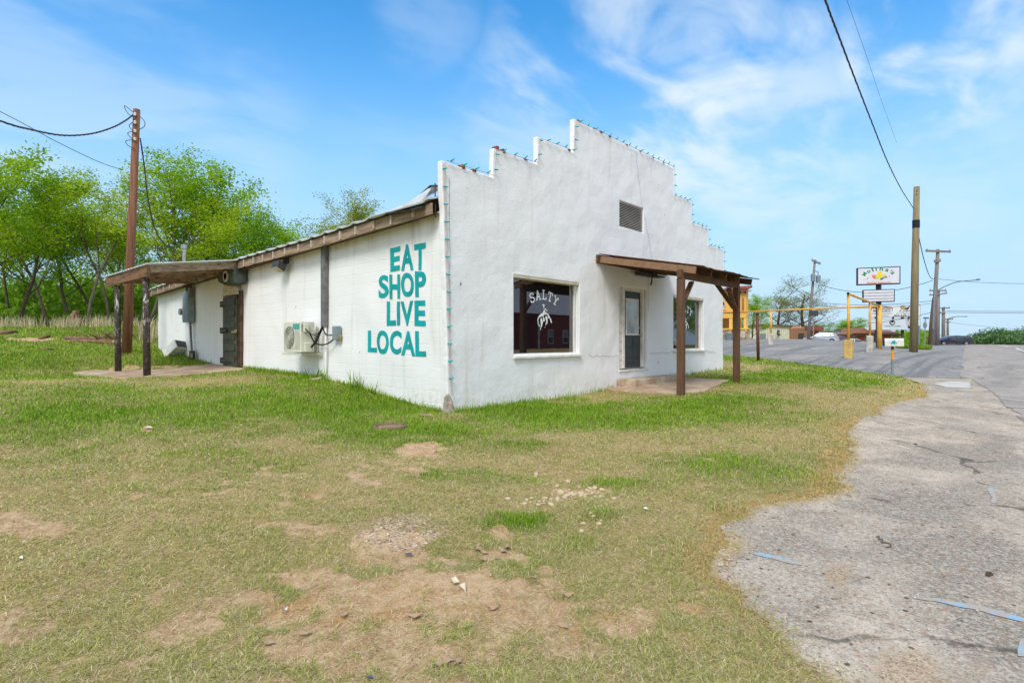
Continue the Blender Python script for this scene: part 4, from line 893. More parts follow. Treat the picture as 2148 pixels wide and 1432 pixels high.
# fallen white appliance panel
q = gnd(372, 746); q = Vector((q.x, q.y, tz(q.x, q.y))); wb = thing("metal_box", "white metal box tipped over against the side wall below the electric panel", "box", q)
Mx = Matrix.Translation(q + Vector((0, 0, .2))) @ Euler((R(-36), R(8), R(20))).to_matrix().to_4x4()
MB().box((-.3, -.32, -.16), (.3, .32, .16)).xform(Mx).build("shell", m_trim, wb, bevel=.02)
MB().box((-.26, -.335, -.13), (.26, -.322, .13)).xform(Mx).build("open_end", m_dkgrey, wb)
q = side(430, 768, -.25); mb = MB(); mb.beam((-.2, side(420, 764, -.2).y, q.z - .02), (-.3, side(448, 772, -.3).y, q.z - .06), .12, .16); tag(mb.build("timber_block", m_wood_dark, bevel=.01), "short dark timber block lying beside the slab under the electric panel", "timber")

# ---------------------------------------------------------------- side canopy
cp = thing("side_canopy", "weathered lean-to canopy with tin roof on two peeling posts", "canopy", (-2.3, 10.9, tz(-2.3, 10.9)))
ya, yb, xo = 8.5, 12.5, -2.36
zc_ = lambda x, y: (eave(y) + .13) + (x + .3) / (xo + .3) * (1.98 - (eave(8.95) + .13) + 1.45 + (0 if y < 10 else .0))
zo = side(310, 557, xo).z
zc_ = lambda x, y: (eave(y) + .12) * (1 - (x + .3) / (xo + .3)) + (zo + .02 - (y - ya) * .0) * ((x + .3) / (xo + .3))
mb = MB(); ny = 64
for i in range(ny + 1):
    y = ya - .12 + (yb - ya + .3) * i / ny; w = .022 if i % 4 == 0 else 0
    for x in (-.3, -1.2, xo - .12): mb.v.append(Vector((x, y, zc_(x, y) + w)))
for i in range(ny):
    for k in range(2): a = i * 3 + k; mb.f.append((a, a + 1, a + 4, a + 3))
o = mb.build("tin_roof", m_tin, cp); md = o.modifiers.new("solid", 'SOLIDIFY'); md.thickness = .02; md.offset = -1
for y in np.linspace(ya, yb - .1, 6):
    MB().beam((-.28, y, zc_(-.28, y) - .13), (xo, y, zc_(xo, y) - .13), .05, .17).build("rafter", m_wood_old, cp, bevel=.006)
MB().beam((xo - .04, ya - .03, zo - .16), (xo - .04, yb + .02, zo - .16), .07, .26).build("beam", mat("stained_beam", srgb(140, 104, 76), srgb(92, 64, 46), 5, .85, .5, 40, stretch=(1, .3, 2)), cp, bevel=.01)
b = NB("peeling_black_paint"); b.pos = b.g.outputs['Position']
fpe = b.ramp(b.noise(13, 6, .7, .4, stretch=(1, 1, .35)), .53, .6); xyz = b.sep(b.pos); upw = b.ramp(xyz[2], .9, 2.9, .1, 1.); fpe = b.math('MULTIPLY', fpe, upw)
colp = b.mix(fpe, b.mix(b.ramp(b.noise(20, 4, .6), .3, .7), srgb(52, 50, 52), srgb(88, 74, 66)), srgb(192, 190, 186)); m_peel = b.done(colp, .8, b.bump(b.noise(30, 5, .6), .5, .01), 0, .2)
for y in (8.95, 11.75):
    g_ = tz(xo + .08, y) - .15; MB().tube([(xo + .06, y, g_), (xo + .05, y + .02, (g_ + zo) / 2), (xo + .04, y, zo - .292)], [.085, .08, .074], 14).build("post", m_peel, cp, smooth=True)
patch_slab("canopy_slab", [(-2.9, 8.6), (-2.2, 8.3), (-.3, 8.0), (-.05, 8.3), (-.05, 10.6), (-1.2, 11.2), (-2.6, 13.0), (-3.2, 12.8), (-3.0, 10.5)], .03, m_redclay, "dusty reddish concrete slab under the weathered side canopy", "slab")
# ---------------------------------------------------------------- utility poles and wires
m_pole = mat("brown_pole_wood", srgb(142, 98, 74), srgb(108, 72, 54), 3, .85, .5, 30, stretch=(6, 6, .3))
m_pole2 = mat("grey_brown_pole_wood", srgb(150, 136, 104), srgb(118, 104, 78), 3, .85, .5, 30, stretch=(6, 6, .3))
m_pole3 = mat("grey_pole_wood", srgb(142, 134, 128), srgb(110, 100, 94), 3, .85, .4, 30, stretch=(6, 6, .3))
m_wire = mat("cable_black", srgb(72, 66, 68), srgb(54, 50, 52), 8, .6, 0)
m_yellow = mat("yellow_painted_pipe", srgb(236, 184, 84), srgb(206, 150, 70), 2.5, .5, .15, 30)
m_yelconc = mat("yellow_painted_concrete", srgb(222, 184, 104), srgb(180, 150, 96), 3, .9, .4, 20)
m_whconc = mat("white_painted_concrete", srgb(214, 208, 198), srgb(170, 160, 150), 3, .9, .4, 20)
def helix(pts, r, turns, ph, n=None):
    P = [Vector(p) for p in pts]; o = []
    for i, p in enumerate(P):
        d = (P[min(i + 1, len(P) - 1)] - P[max(i - 1, 0)]).normalized(); a = d.cross(Vector((0, 0, 1))).normalized(); b_ = d.cross(a); t = 2 * math.pi * turns * i / (len(P) - 1) + ph
        o.append(p + (a * math.cos(t) + b_ * math.sin(t)) * r)
    return o
def sagline(p, q, sag, n=24):
    p, q = Vector(p), Vector(q); return [p.lerp(q, i / n) - Vector((0, 0, sag * 4 * (i / n) * (1 - i / n))) for i in range(n + 1)]
def power_line(pts, r, label, twist=False, m=None):
    mb = MB()
    if twist:
        for ph in (0, 2.1, 4.2): mb.tube(helix(pts, r * .9, len(pts) / 7, ph), r * .75, 5)
    else: mb.tube(pts, r, 5)
    return tag(mb.build("power_line", m or m_wire, smooth=True), label, "power line")
# left pole, with insulators and loose drops
d0 = 19.4; base = deep(265, 740, d0); top = deep(287, 230, d0)
lp = thing("utility_pole", "reddish brown wooden utility pole standing behind the side canopy", "utility pole", (base.x, base.y, base.z))
MB().tube([(base.x, base.y, base.z - .3), base.lerp(top, .5), top], [.155, .13, .105], 14).build("pole", m_pole, lp, smooth=True)
for v in (240, 257, 275, 292):
    p = deep(283, v, d0 - .12); MB().lathe([(.0, -.05), (.04, -.045), (.045, -.01), (.03, 0), (.045, .012), (.04, .05), (0, .055)], p, 10).build("insulator", m_trim, lp, smooth=True)
for pts in ([(281,237),(270,228),(262,222),(262,228),(270,240),(281,246)], [(294,245),(303,255),(303,265),(293,272)], [(280,255),(271,264),(276,272),(282,275)], [(280,275),(268,279),(273,288),(280,294)], [(280,293),(264,296),(268,305),(281,312)]):
    MB().tube(curve([deep(u, v, d0 - .15) for u, v in pts], 6), .012, 5).build("wire_loop", m_wire, lp, smooth=True)
dp = [deep(294, 290, d0), deep(298, 315, d0), deep(304, 360, d0 + .2), deep(311, 420, d0 + .3), deep(325, 480, d0 + .8), deep(345, 512, d0 + 1.6), deep(372, 528, d0 + 2.4)]
power_line(curve(dp, 10), .016, "slack dark drop cable hanging from the reddish brown pole to the roof", True)
left_end = deep(-900, 190, 15)
power_line(curve([deep(281, 240, d0), deep(262, 254, d0 - .6), deep(235, 268, d0 - 1.3), deep(190, 281, d0 - 2.4), deep(130, 284, d0 - 3.6), deep(60, 271, d0 - 5), deep(0, 254, d0 - 6.2), deep(-300, 150, d0 - 9)], 14), .017, "thick twisted cable sagging from the reddish brown pole top out to the left", True)
power_line(curve([deep(258, 357, 34), deep(206, 339, 33), deep(120, 298, 31), deep(50, 260, 29), deep(0, 234, 28), deep(-200, 130, 25)], 6), .018, "thin straight wire crossing behind the thick twisted cable at left")
# roadside pole beside the restaurant sign
d0 = 32; base = deep(1916, 731, d0); top = deep(1923, 392, d0); bz = tz(base.x, base.y)
rp = thing("utility_pole", "tall bare wooden utility pole rising from the grass clump by the mailbox", "utility pole", (base.x, base.y, bz))
MB().tube([(base.x, base.y, bz - .3), (base.x * .5 + top.x * .5, base.y * .5 + top.y * .5, (bz + top.z) / 2), top], [.21, .185, .15], 14).build("pole", m_pole2, rp, smooth=True)
p = deep(1921.5, 470, d0); MB().tube([(p.x, p.y, p.z - .22), (p.x, p.y, p.z + .22)], .185, 14).build("dark_band", m_black, rp)
for v in (400, 407): p = deep(1921, v, d0); MB().tube([(p.x - .2, p.y - .1, p.z), (p.x + .22, p.y + .1, p.z - .05)], .02, 6).build("insulator", m_steel, rp)
power_line(curve([deep(1916, 437, d0), deep(1890, 396, 27), deep(1862, 340, 22), deep(1830, 260, 17.5), deep(1795, 170, 14), deep(1760, 78, 11.6), deep(1731, 0, 10), deep(1660, -220, 7.4)], 14), .013, "thick twisted service cable climbing from the tall bare pole across the sky", True)
power_line(curve([deep(1881, 300, 24), deep(1850, 215, 19), deep(1820, 125, 15.5), deep(1776, 0, 12), deep(1700, -200, 9)], 6), .004, "hair thin wire running beside the thick service cable in the sky")
def hpole(u, vb, vt, dist, label, r=.16, lean_u=0, arms=(), m=None, name="utility_pole", cat="utility pole"):
    b_ = deep(u, vb, dist); t_ = deep(u + lean_u, vt, dist); o = thing(name, label, cat, b_)
    MB().tube([b_ - Vector((0, 0, 1)), b_.lerp(t_, .5), t_], [r * 1.1, r, r * .78], 10).build("pole", m or m_pole3, o, smooth=True)
    for (v, ul, ur, th, dv) in arms:
        f_ = (vb - v) / (vb - vt); c = b_.lerp(t_, f_); A = deep(ul, v - dv, dist - r); B = deep(ur, v + dv, dist - r)
        MB().beam(A, B, .12, th).build("crossarm", m_pole3, o)
        for k in (.04, .5, .96):
            p = A.lerp(B, k); MB().lathe([(0, 0), (.06, .02), (.05, .14), (0, .17)], p + Vector((0, 0, th / 2)), 8).build("insulator", m_steel, o)
    return o, b_, t_
o, b_, t_ = hpole(1955.5, 721, 523, 58, "leaning wooden pole with a wide crossarm beside the road", .19, 12, ((527, 1942, 1994, .2, 1), (548, 1960, 1973, .2, -1)))
MB().tube([deep(1957, 690, 57.6), deep(1961, 600, 57.6)], .06, 6).build("conduit", m_greymetal, o)
o, b_, t_ = hpole(1950, 720, 625, 60, "short thick brown pole stub propped against the leaning crossarm pole", .2, 9, (), m_pole)
o, b_, t_ = hpole(1966.5, 718, 608, 70, "brown pole with two crossarms and long street light arm over the road", .2, 2, ((609.5, 1950, 1985, .16, 0), (617, 1950, 1986, .16, -2)))
MB().tube(curve([deep(1970, 607, 69), deep(1988, 598, 67), deep(2010, 591, 65), deep(2056, 586.5, 62)], 8), .05, 7).build("lamp_arm", m_greymetal, o, smooth=True)
MB().lathe([(0, 0), (.18, .05), (.22, .12), (.1, .2), (0, .22)], deep(2052, 588, 62), 10).build("lamp_head", m_greymetal, o, smooth=True)
o, b_, t_ = hpole(1979, 718, 644, 90, "grey pole with paired crossarms third along the road", .25, 0, ((646, 1970, 1992, .2, 0), (656.5, 1972, 1983, .22, 0)))
o, b_, t_ = hpole(1988, 716, 668, 120, "distant dark pole with street light arm farthest along the road", .22, 0, ((669.5, 1980, 1999, .22, 0), (675.5, 1984, 1993, .22, 0)))
MB().tube(curve([deep(1988.5, 669, 119), deep(2000, 665, 117), deep(2012, 663.5, 116), deep(2028, 664, 115)], 6), .09, 6).build("lamp_arm", m_greymetal, o); MB().lathe([(0, 0), (.3, .05), (.3, .2), (0, .25)], deep(2026, 665, 115), 8).build("lamp_head", m_greymetal, o)
# transformer pole behind the lot
o, b_, t_ = hpole(1694.5, 712, 545, 70, "leaning grey pole with two transformer cans behind the parking lot", .165, 15, ((549.5, 1703, 1721, .2, 4),))
for u, v in ((1705.5, 582), (1716.5, 585)):
    p = deep(u, v, 69.6); MB().lathe([(0, -.5), (.26, -.48), (.28, .35), (.2, .48), (.06, .5), (.05, .75), (0, .76)], p, 12).build("transformer", m_greymetal, o, smooth=False)
p = deep(1708.5, 573, 69.7); MB().tube(curve([p + Vector((.2, 0, .3)), p + Vector((.5, -.3, .1)), p + Vector((.4, -.3, -.2))], 5), .05, 6).build("cutout", m_steel, o)
for a, b_, s_, lab, r in ((deep(1720, 597, 70), deep(1957, 588, 58), 1.1, "wire sagging from the transformer pole to the leaning crossarm pole", .03), (deep(1700, 633, 70), deep(1955, 631, 60), .4, "upper of two low wires behind the restaurant sign", .025),
                      (deep(1705, 638, 70), deep(1955, 636, 60), .5, "lower of two low wires behind the restaurant sign", .02), (deep(1700, 672, 100), deep(1955, 655, 70), 1, "low wire passing over the brown roofed house", .03),
                      (deep(1964, 584.5, 58), deep(2400, 578, 50), .6, "highest wire leaving the leaning crossarm pole to the right", .02), (deep(1985, 652, 85), deep(2400, 651, 70), .1, "upper of two straight wires low over the road", .03), (deep(1985, 655, 85), deep(2400, 655.5, 70), .1, "lower of two straight wires low over the road", .03),
                      (deep(1993, 676, 118), deep(2300, 694, 95), .5, "faint wire from the farthest pole dropping to the right", .025), (deep(1924, 480, 32), deep(1962, 580, 58), 1.2, "dark wire from the tall bare pole down to the leaning crossarm pole", .025)):
    power_line(sagline(a, b_, s_), r, lab)

# ---------------------------------------------------------------- yellow pipe frame, bollards, maroon post
A, B = Vector((22.0, -1.7)), Vector((33.3, -1.0)); zf = 3.63
def pf(u, v, dist): p = deep(u, v, dist); return p
P1 = deep(1780, 616, 25); P2 = deep(1845, 642, 33.75); P3 = deep(1495, 656, 42)
zt_ = P1.z; fr = thing("pipe_frame", "long yellow welded pipe frame standing on concrete bollards across the parking lot", "pipe frame", (P1.x, P1.y, tz(P1.x, P1.y)))
P2 = Vector((P2.x, P2.y, zt_)); P3 = P2 + (Vector((P3.x, P3.y, zt_)) - P2)
MB().tube([P1 - (P2 - P1).normalized() * .12, P2], .055, 10).build("top_pipe", m_yellow, fr, smooth=True); MB().tube([P2, P3], .055, 10).build("top_pipe", m_yellow, fr, smooth=True)
MB().lathe([(0, 0), (.062, 0), (.062, .03), (0, .03)], P1 - (P2 - P1).normalized() * .14, 10, 'x').build("pipe_cap", m_black, fr)
Pm = P1.lerp(P2, .62); u_ = 1818
def conc(p, w, h, m, nm): g_ = tz(p.x, p.y) - .05; MB().box((p.x - w, p.y - w, g_), (p.x + w, p.y + w, g_ + h)).build(nm, m, fr, bevel=.04)
for p, h, m, w in ((P1, .85, m_yelconc, .17), (Pm, .95, m_whconc, .15)):
    g_ = tz(p.x, p.y); MB().tube([(p.x, p.y, g_ + h - .1), (p.x, p.y, zt_ - .04)], .06, 10).build("post", m_yellow, fr, smooth=True); conc(p, w, h, m, "bollard_base")
g_ = tz(P2.x, P2.y); MB().tube([(P2.x, P2.y, g_ - .1), (P2.x, P2.y, zt_ + .05)], .13, 12).build("post", m_yellow, fr, smooth=True)
for k in (.6, .98):
    p = P2.lerp(P3, k); g_ = tz(p.x, p.y); MB().tube([(p.x, p.y, g_ + .5), (p.x, p.y, zt_ - .04)], .07, 10).build("post", m_yellow, fr, smooth=True); conc(p, .14, .8, m_whconc, "bollard_base")
p = gnd(1591, 758); t_ = deep(1588.5, 660, (p - CAM).dot(Vector((math.cos(R(42.5)), math.sin(R(42.5)), 0))))
mp_ = thing("maroon_post", "maroon painted steel post standing alone at the lawn edge", "post", p); MB().tube([p - Vector((0, 0, .2)), t_], .065, 12).build("pipe", mat("maroon_paint", srgb(112, 56, 50), srgb(90, 44, 40), 5, .5, .1), mp_, smooth=True); MB().lathe([(0, 0), (.072, 0), (.072, .05), (0, .06)], t_, 12).build("cap", m_black, mp_)

# ---------------------------------------------------------------- mailbox
p = gnd(1872, 786); dm = (p - CAM).dot(Vector((math.cos(R(42.5)), math.sin(R(42.5)), 0)))
mb_ = thing("mailbox", "white rural mailbox with teal rider emblem on an orange and grey marker post", "mailbox", p)
zt_ = deep(1872, 726, dm).z; zb_ = p.z
seg = [(zb_ - .1, zb_ + (zt_ - zb_) * .54, m_greymetal), (zb_ + (zt_ - zb_) * .54, zb_ + (zt_ - zb_) * .88, mat("orange_reflector", srgb(240, 162, 30), srgb(220, 140, 24), 20, .4, 0)), (zb_ + (zt_ - zb_) * .88, zt_ + .01, m_black)]
for i, (a, b_, m) in enumerate(seg): MB().tube([(p.x, p.y, a), (p.x, p.y, b_)], .042 if i else .045, 10).build("post_section", m, mb_)
ul = (Vector((math.sin(R(42.5)), -math.cos(R(42.5)), 0)) * .89 - Vector((math.cos(R(42.5)), math.sin(R(42.5)), 0)) * .455).normalized(); w_ = Vector((0, 0, 1)).cross(ul)
prof = [(-.12, 0), (.12, 0), (.12, .32)] + [(.12 * math.cos(a), .32 + .12 * math.sin(a)) for a in np.linspace(.3, math.pi - .3, 8)] + [(-.12, .32)]
LL = 40 / FPX * dm / 1.19; HH = (726 - 709.5) / FPX * dm; sc_ = HH / .44
c0 = Vector((p.x, p.y, zt_)) - ul * LL * .42
MBX = MB(); n = len(prof); MBX.add([c0 + w_ * a * sc_ + Vector((0, 0, h * sc_)) for a, h in prof] + [c0 + ul * LL + w_ * a * sc_ + Vector((0, 0, h * sc_)) for a, h in prof], [tuple(range(n))[::-1], tuple(range(n, 2 * n))] + [(i, (i + 1) % n, n + (i + 1) % n, n + i) for i in range(n)])
MBX.build("box_body", m_trim, mb_, bevel=.006)
MBX = MB(); c1 = c0 - ul * .05; MBX.add([c1 + w_ * a * sc_ * .97 + Vector((0, 0, h * sc_ * .98)) for a, h in prof] + [c1 + ul * .045 + w_ * a * sc_ * .97 + Vector((0, 0, h * sc_ * .98)) for a, h in prof], [tuple(range(n))[::-1], tuple(range(n, 2 * n))] + [(i, (i + 1) % n, n + (i + 1) % n, n + i) for i in range(n)]); MBX.build("lid", m_black, mb_)
em = MB(); ec = c0 + ul * LL * .46 + Vector((0, 0, HH * .48)) + w_ * (.124 * sc_) * (1 if w_.dot(CAM - c0) > 0 else -1)
for pl in ([(-.9, -.5), (-.5, -.1), (-.35, .5), (0, .65), (.2, 1), (.5, .7), (.3, .4), (.7, .1), (1, -.4), (.8, -.5), (.45, -.2), (.4, -.7), (.1, -.9), (.1, -.5), (-.3, -.45), (-.5, -.8), (-.7, -.8), (-.6, -.5)],):
    em.add([ec + ul * a * .11 + Vector((0, 0, b_ * HH * .34)) for a, b_ in pl], [tuple(range(len(pl)))])
em.build("emblem", m_teal, mb_)

# ---------------------------------------------------------------- restaurant pole sign
ds = 37; b_ = deep(1843, 728, ds)
sg = thing("pole_sign", "restaurant pole sign with sombrero logo over a blank reader board", "sign", (b_.x, b_.y, tz(b_.x, b_.y)))
m_frame = mat("sign_frame", srgb(60, 58, 70), srgb(48, 46, 56), 8, .5, .05); m_face = mat("sign_face", srgb(224, 222, 228), srgb(214, 212, 220), 3, .4, 0)
MB().box((b_.x - .14, b_.y - .14, tz(b_.x, b_.y) - .2), (b_.x + .14, b_.y + .14, deep(1843, 570, ds).z)).build("sign_pole", m_frame, sg)
def facing(c00, c10, c01, d_l, d_r):     # corners in photo pixels (bottom left, bottom right, top left), distance of left and right edge
    A, B = deep(*c00, d_l), deep(*c10, d_r); h = deep(*c01, d_l) - A; h = Vector((0, 0, h.length)); B.z = A.z; ux = (B - A); nrm = ux.cross(h).normalized()
    if nrm.dot(CAM - A) < 0: nrm = -nrm
    return A, ux, h, nrm
def cabinet(root, A, ux, h, nrm, th, fw, mf, mface, nm="cabinet"):
    U = ux.normalized(); mb = MB(); q = [A, A + ux, A + ux + h, A + h]
    mb.add(q + [p - nrm * th for p in q], [(0, 1, 2, 3), (7, 6, 5, 4), (0, 4, 5, 1), (1, 5, 6, 2), (2, 6, 7, 3), (3, 7, 4, 0)]); o = mb.build(nm, mf, root)
    q = [A + U * fw + Vector((0, 0, fw)), A + ux - U * fw + Vector((0, 0, fw)), A + ux + h - U * fw - Vector((0, 0, fw)), A + h + U * fw - Vector((0, 0, fw))]
    MB().add([p + nrm * .012 for p in q], [(0, 1, 2, 3)]).build("face", mface, o); return o
A, ux, h, nrm = facing((1798, 598), (1889, 593), (1797, 562), ds + .15, ds - .75)
h *= 1.0; cab = cabinet(sg, A, ux, h, nrm, .35, .06, m_frame, m_face)
O = A + nrm * .016; XY = lambda a, b_, k=0: O + ux * a + h * b_ + nrm * .002 * k
m_grn = mat("sign_green", srgb(10, 138, 84), srgb(10, 126, 76), 5, .5, 0); m_org = mat("sign_orange", srgb(240, 128, 76), srgb(228, 112, 66), 5, .5, 0); m_yel = mat("sign_hat_yellow", srgb(250, 214, 40), srgb(240, 196, 30), 5, .5, 0); m_lime = mat("sign_lime", srgb(214, 222, 50), srgb(200, 206, 40), 5, .5, 0); m_navy = mat("sign_navy", srgb(44, 52, 96), srgb(40, 46, 86), 5, .5, 0); m_red = mat("sign_red", srgb(206, 44, 52), srgb(190, 40, 46), 5, .5, 0)
asp = ux.length / h.length
mb = MB()
for ch, a, sz in zip("Molina's", (-62, -39, -22, -9, 10, 32, 48, 61), (1.15, 1, .45, .4, 1, 1, .35, .85)):
    t = R(a); c = Vector((.50 * asp + .255 * math.sin(t) * 3.0 * .9, .40 + .385 * math.cos(t))); vs, fs = glyph(ch, .025); e1 = Vector((math.cos(t), -math.sin(t))); e2 = Vector((math.sin(t), math.cos(t))); hh = .21 if ch in "Ml" else (.07 if ch == "'" else .165)
    up = .12 if ch == "'" else (0)
    if ch == 'i': hh = .2
    mb.add([XY((c + e1 * (p - .5) * .17 * sz + e2 * (q * hh + up)).x / asp, (c + e1 * (p - .5) * .17 * sz + e2 * (q * hh + up)).y, 1) for p, q in vs], fs)
mb.build("lettering", m_grn, cab, label="green arched word Molina's")
def shapes(root, lst, m, nm, k): 
    mb = MB()
    for pl in lst: mb.add([XY(.5 + (x - 565) / 820, (500 - y) / 325 + .02, k) for x, y in pl], [tuple(range(len(pl)))])
    return mb.build(nm, m, root)
shapes(cab, [[(440,335),(455,322),(490,328),(520,350),(600,350),(660,330),(700,308),(708,325),(690,350),(640,375),(570,398),(500,400),(455,380)]], m_lime, "hat_brim", 2)
shapes(cab, [[(440,340),(460,322),(495,332),(525,350),(505,370),(520,396),(480,394),(452,375)]], m_org, "hat_brim", 3)
shapes(cab, [[(522,352),(540,300),(570,265),(600,265),(622,295),(630,330),(610,348),(560,362)]], m_yel, "hat_crown", 3)
shapes(cab, [[(585,415),(610,395),(650,382),(700,360),(725,370),(728,388),(700,380),(660,390),(640,415),(610,420)]], m_navy, "hat_ribbon", 4)
shapes(cab, [[(342,385),(354,373),(366,385),(354,397)], [(756,360),(768,348),(780,360),(768,372)]], m_red, "dot", 2)
mb = MB(); text_quad(mb, "Mexican Restaurant", XY(.23, .07, 1), XY(.785, .07, 1), XY(.23, .155, 1), bold=.02); mb.build("lettering", m_org, cab, label="small orange words Mexican Restaurant")
A, ux, h, nrm = facing((1810, 634), (1877, 631), (1809, 608), ds + .1, ds - .6)
cb = cabinet(sg, A, ux, h, nrm, .3, .05, m_frame, m_face, "reader_board"); mb = MB()
for k in (.27, .5, .74): mb.beam(A + h * k + nrm * .02 + ux * .03, A + ux * .97 + h * k + nrm * .02, .01, .025)
mb.build("letter_rail", m_greymetal, cb)
# ---------------------------------------------------------------- billboards
db = 96; m_post = mat("billboard_steel", srgb(90, 86, 84), srgb(70, 66, 64), 4, .6, .1)
m_bb = mat("billboard_white", srgb(228, 226, 230), srgb(218, 216, 222), 2, .5, 0); m_bb2 = mat("billboard_grey", srgb(210, 218, 228), srgb(200, 208, 220), 2, .5, 0)
m_ink = mat("black_ink", srgb(36, 34, 38), srgb(30, 28, 32), 5, .6, 0); m_tan = mat("tan_ink", srgb(190, 170, 120), srgb(150, 130, 90), 20, .6, 0); m_dkred = mat("maroon_ink", srgb(110, 50, 50), srgb(96, 44, 44), 5, .6, 0); m_gink = mat("grey_ink", srgb(100, 104, 112), srgb(90, 94, 102), 5, .6, 0)
c = deep(1880, 712, db + .6); bb = thing("billboard", "two stacked white billboards behind the yellow pipe frame", "billboard", (c.x, c.y, tz(c.x, c.y)))
for u in (1838, 1893): p = deep(u, 700, db + .7); MB().tube([(p.x, p.y, tz(p.x, p.y) - 1), (p.x, p.y, deep(u, 645, db).z)], .25, 8).build("post", m_post, bb)
def board(v0, v1, m, nm):
    A = deep(1826, v1, db); B = deep(1931, v1, db); h_ = deep(1826, v0, db) - A; ux_ = B - A; n_ = ux_.cross(h_).normalized(); n_ = n_ if n_.dot(CAM - A) > 0 else -n_
    o = cabinet(bb, A, ux_, h_, n_, .3, .05, m_post, m, nm); return o, (lambda u, v, k=1: deep(u, v, db) * 1 + n_ * (.03 + .004 * k)), n_
o1, Q1, n_ = board(640, 665, m_bb, "upper_board"); o2, Q2, _ = board(668, 692, m_bb2, "lower_board")
for u in (1873.5, 1906): p = deep(u, 666.5, db - .2); MB().lathe([(0, -.2), (.14, -.18), (.14, .2), (0, .22)], p, 8).build("board_lamp", m_ink, bb)
def tx(o, Q, s, u0, v0, u1, v1, m, bold=.02): mb = MB(); text_quad(mb, s, Q(u0, v1), Q(u1, v1), Q(u0, v0), bold=bold); mb.build("lettering", m, o)
mb = MB(); pl = [(1826.5,655),(1827.5,645),(1849,641.6),(1872,644),(1872,654),(1870.6,650),(1870.6,646),(1849,643.4),(1829,646.4),(1828,651)]; mb.add([Q1(u, v) for u, v in pl], [tuple(range(len(pl)))]); mb.build("roof_outline", m_dkred, o1)
tx(o1, Q1, "JL Do", 1831, 646.2, 1839, 649.2, m_ink); tx(o1, Q1, "nstruction", 1850, 646, 1868, 649, m_ink); tx(o1, Q1, "903", 1831, 650, 1840, 654.2, m_ink, .03); tx(o1, Q1, "2-0214", 1850, 650, 1867.5, 654, m_ink, .03); tx(o1, Q1, "COMMER", 1828, 656.6, 1840, 658.6, m_gink, .01); tx(o1, Q1, "ONSTRUCTION", 1850, 656.4, 1871, 658.4, m_gink, .01); tx(o1, Q1, "BUILDINGS", 1849, 660.5, 1864, 662.5, m_gink, .01)
mb = MB()
for pl in ([(1888,641.5),(1893,639.9),(1898,641.2),(1899.5,645),(1897,648.6),(1890,648.6),(1889,645)],): mb.add([Q1(u, v, 2) for u, v in pl], [tuple(range(len(pl)))])
mb.build("emblem", m_tan, o1); mb = MB()
for pl in ([(1886.5,641.5),(1888.6,644),(1889.6,648.8),(1905.4,648.8),(1907.6,643.5),(1909,641),(1905.5,643),(1902,645.5),(1899.6,645),(1897.4,648),(1890.4,648),(1889.6,644.6)], [(1892,654),(1897.5,659.2),(1903,654),(1901.8,654),(1897.5,658),(1893.2,654)]): mb.add([Q1(u, v, 1.5) for u, v in pl], [tuple(range(len(pl)))])
mb.build("emblem", m_ink, o1)
tx(o1, Q1, "JL DIRT", 1886, 650.4, 1910, 653.6, m_ink, .03); tx(o1, Q1, "903-638-16", 1874.5, 660, 1912, 663.4, m_ink, .03); tx(o1, Q1, "Dirt Work", 1880, 656, 1893, 658, m_gink, .01); tx(o1, Q1, "Land", 1902, 656, 1910, 658, m_gink, .01)
mb = MB(); mb.add([Q2(1871.5 + 6.2 * math.cos(t), 676.5 + 4.9 * math.sin(t)) for t in np.linspace(0, 2 * math.pi, 24, endpoint=False)], [tuple(range(24))]); mb.build("emblem", m_ink, o2)
mb = MB(); pl = [(1867,675),(1869.5,676),(1871.5,677.6),(1873.6,676),(1876.6,674.6),(1875.5,677.4),(1873,679.4),(1870.6,679.4),(1868,677.6)]; mb.add([Q2(u, v, 2) for u, v in pl], [tuple(range(len(pl)))]); mb.build("emblem", m_bb, o2)
tx(o2, Q2, "HOOKER HOME", 1855.5, 682.6, 1888.5, 685, m_gink, .01)
mb = MB(); pl = [(1900.5,671),(1903.6,669.4),(1906.6,671),(1908.6,677),(1908,684),(1906.6,688.6),(1903.6,687),(1902.6,680),(1900,676)]; mb.add([Q2(u, v) for u, v in pl], [tuple(range(len(pl)))]); mb.build("figure_picture", mat("pale_ink", srgb(206, 176, 176), srgb(186, 190, 204), 12, .6, 0), o2)
mb = MB(); pl = [(1904.6,681),(1908,685),(1908,688.4),(1904,688.4)]; mb.add([Q2(u, v, 2) for u, v in pl], [tuple(range(4))]); mb.build("figure_picture", m_ink, o2)

# ---------------------------------------------------------------- street sign
dd = 66; b_ = deep(1939.5, 722, dd); st = thing("street_sign", "green street name blade above a sign seen edge on", "street sign", b_)
MB().tube([b_ - Vector((0, 0, .5)), deep(1941, 669, dd)], .06, 8).build("sign_post", m_steel, st)
A, B = deep(1936.8, 667, dd), deep(1948.4, 667, dd); MB().beam(A, B, .04, .17).build("name_blade", mat("street_green", srgb(10, 110, 110), srgb(8, 96, 96), 5, .5, 0), st); mb = MB(); n_ = (CAM - A).normalized() * .03; text_quad(mb, "Third", A.lerp(B, .25) + n_ - Vector((0, 0, .05)), A.lerp(B, .75) + n_ - Vector((0, 0, .05)), A.lerp(B, .25) + n_ + Vector((0, 0, .06))) if 0 else None
MB().lathe([(0, 0), (.4, 0), (.4, .03), (0, .03)], (0, 0, 0), 8, 'x').xform(Matrix.Translation(deep(1940.6, 682, dd)) @ Euler((R(22.5), 0, R(66))).to_matrix().to_4x4()).build("octagon_sign", m_greymetal, st)
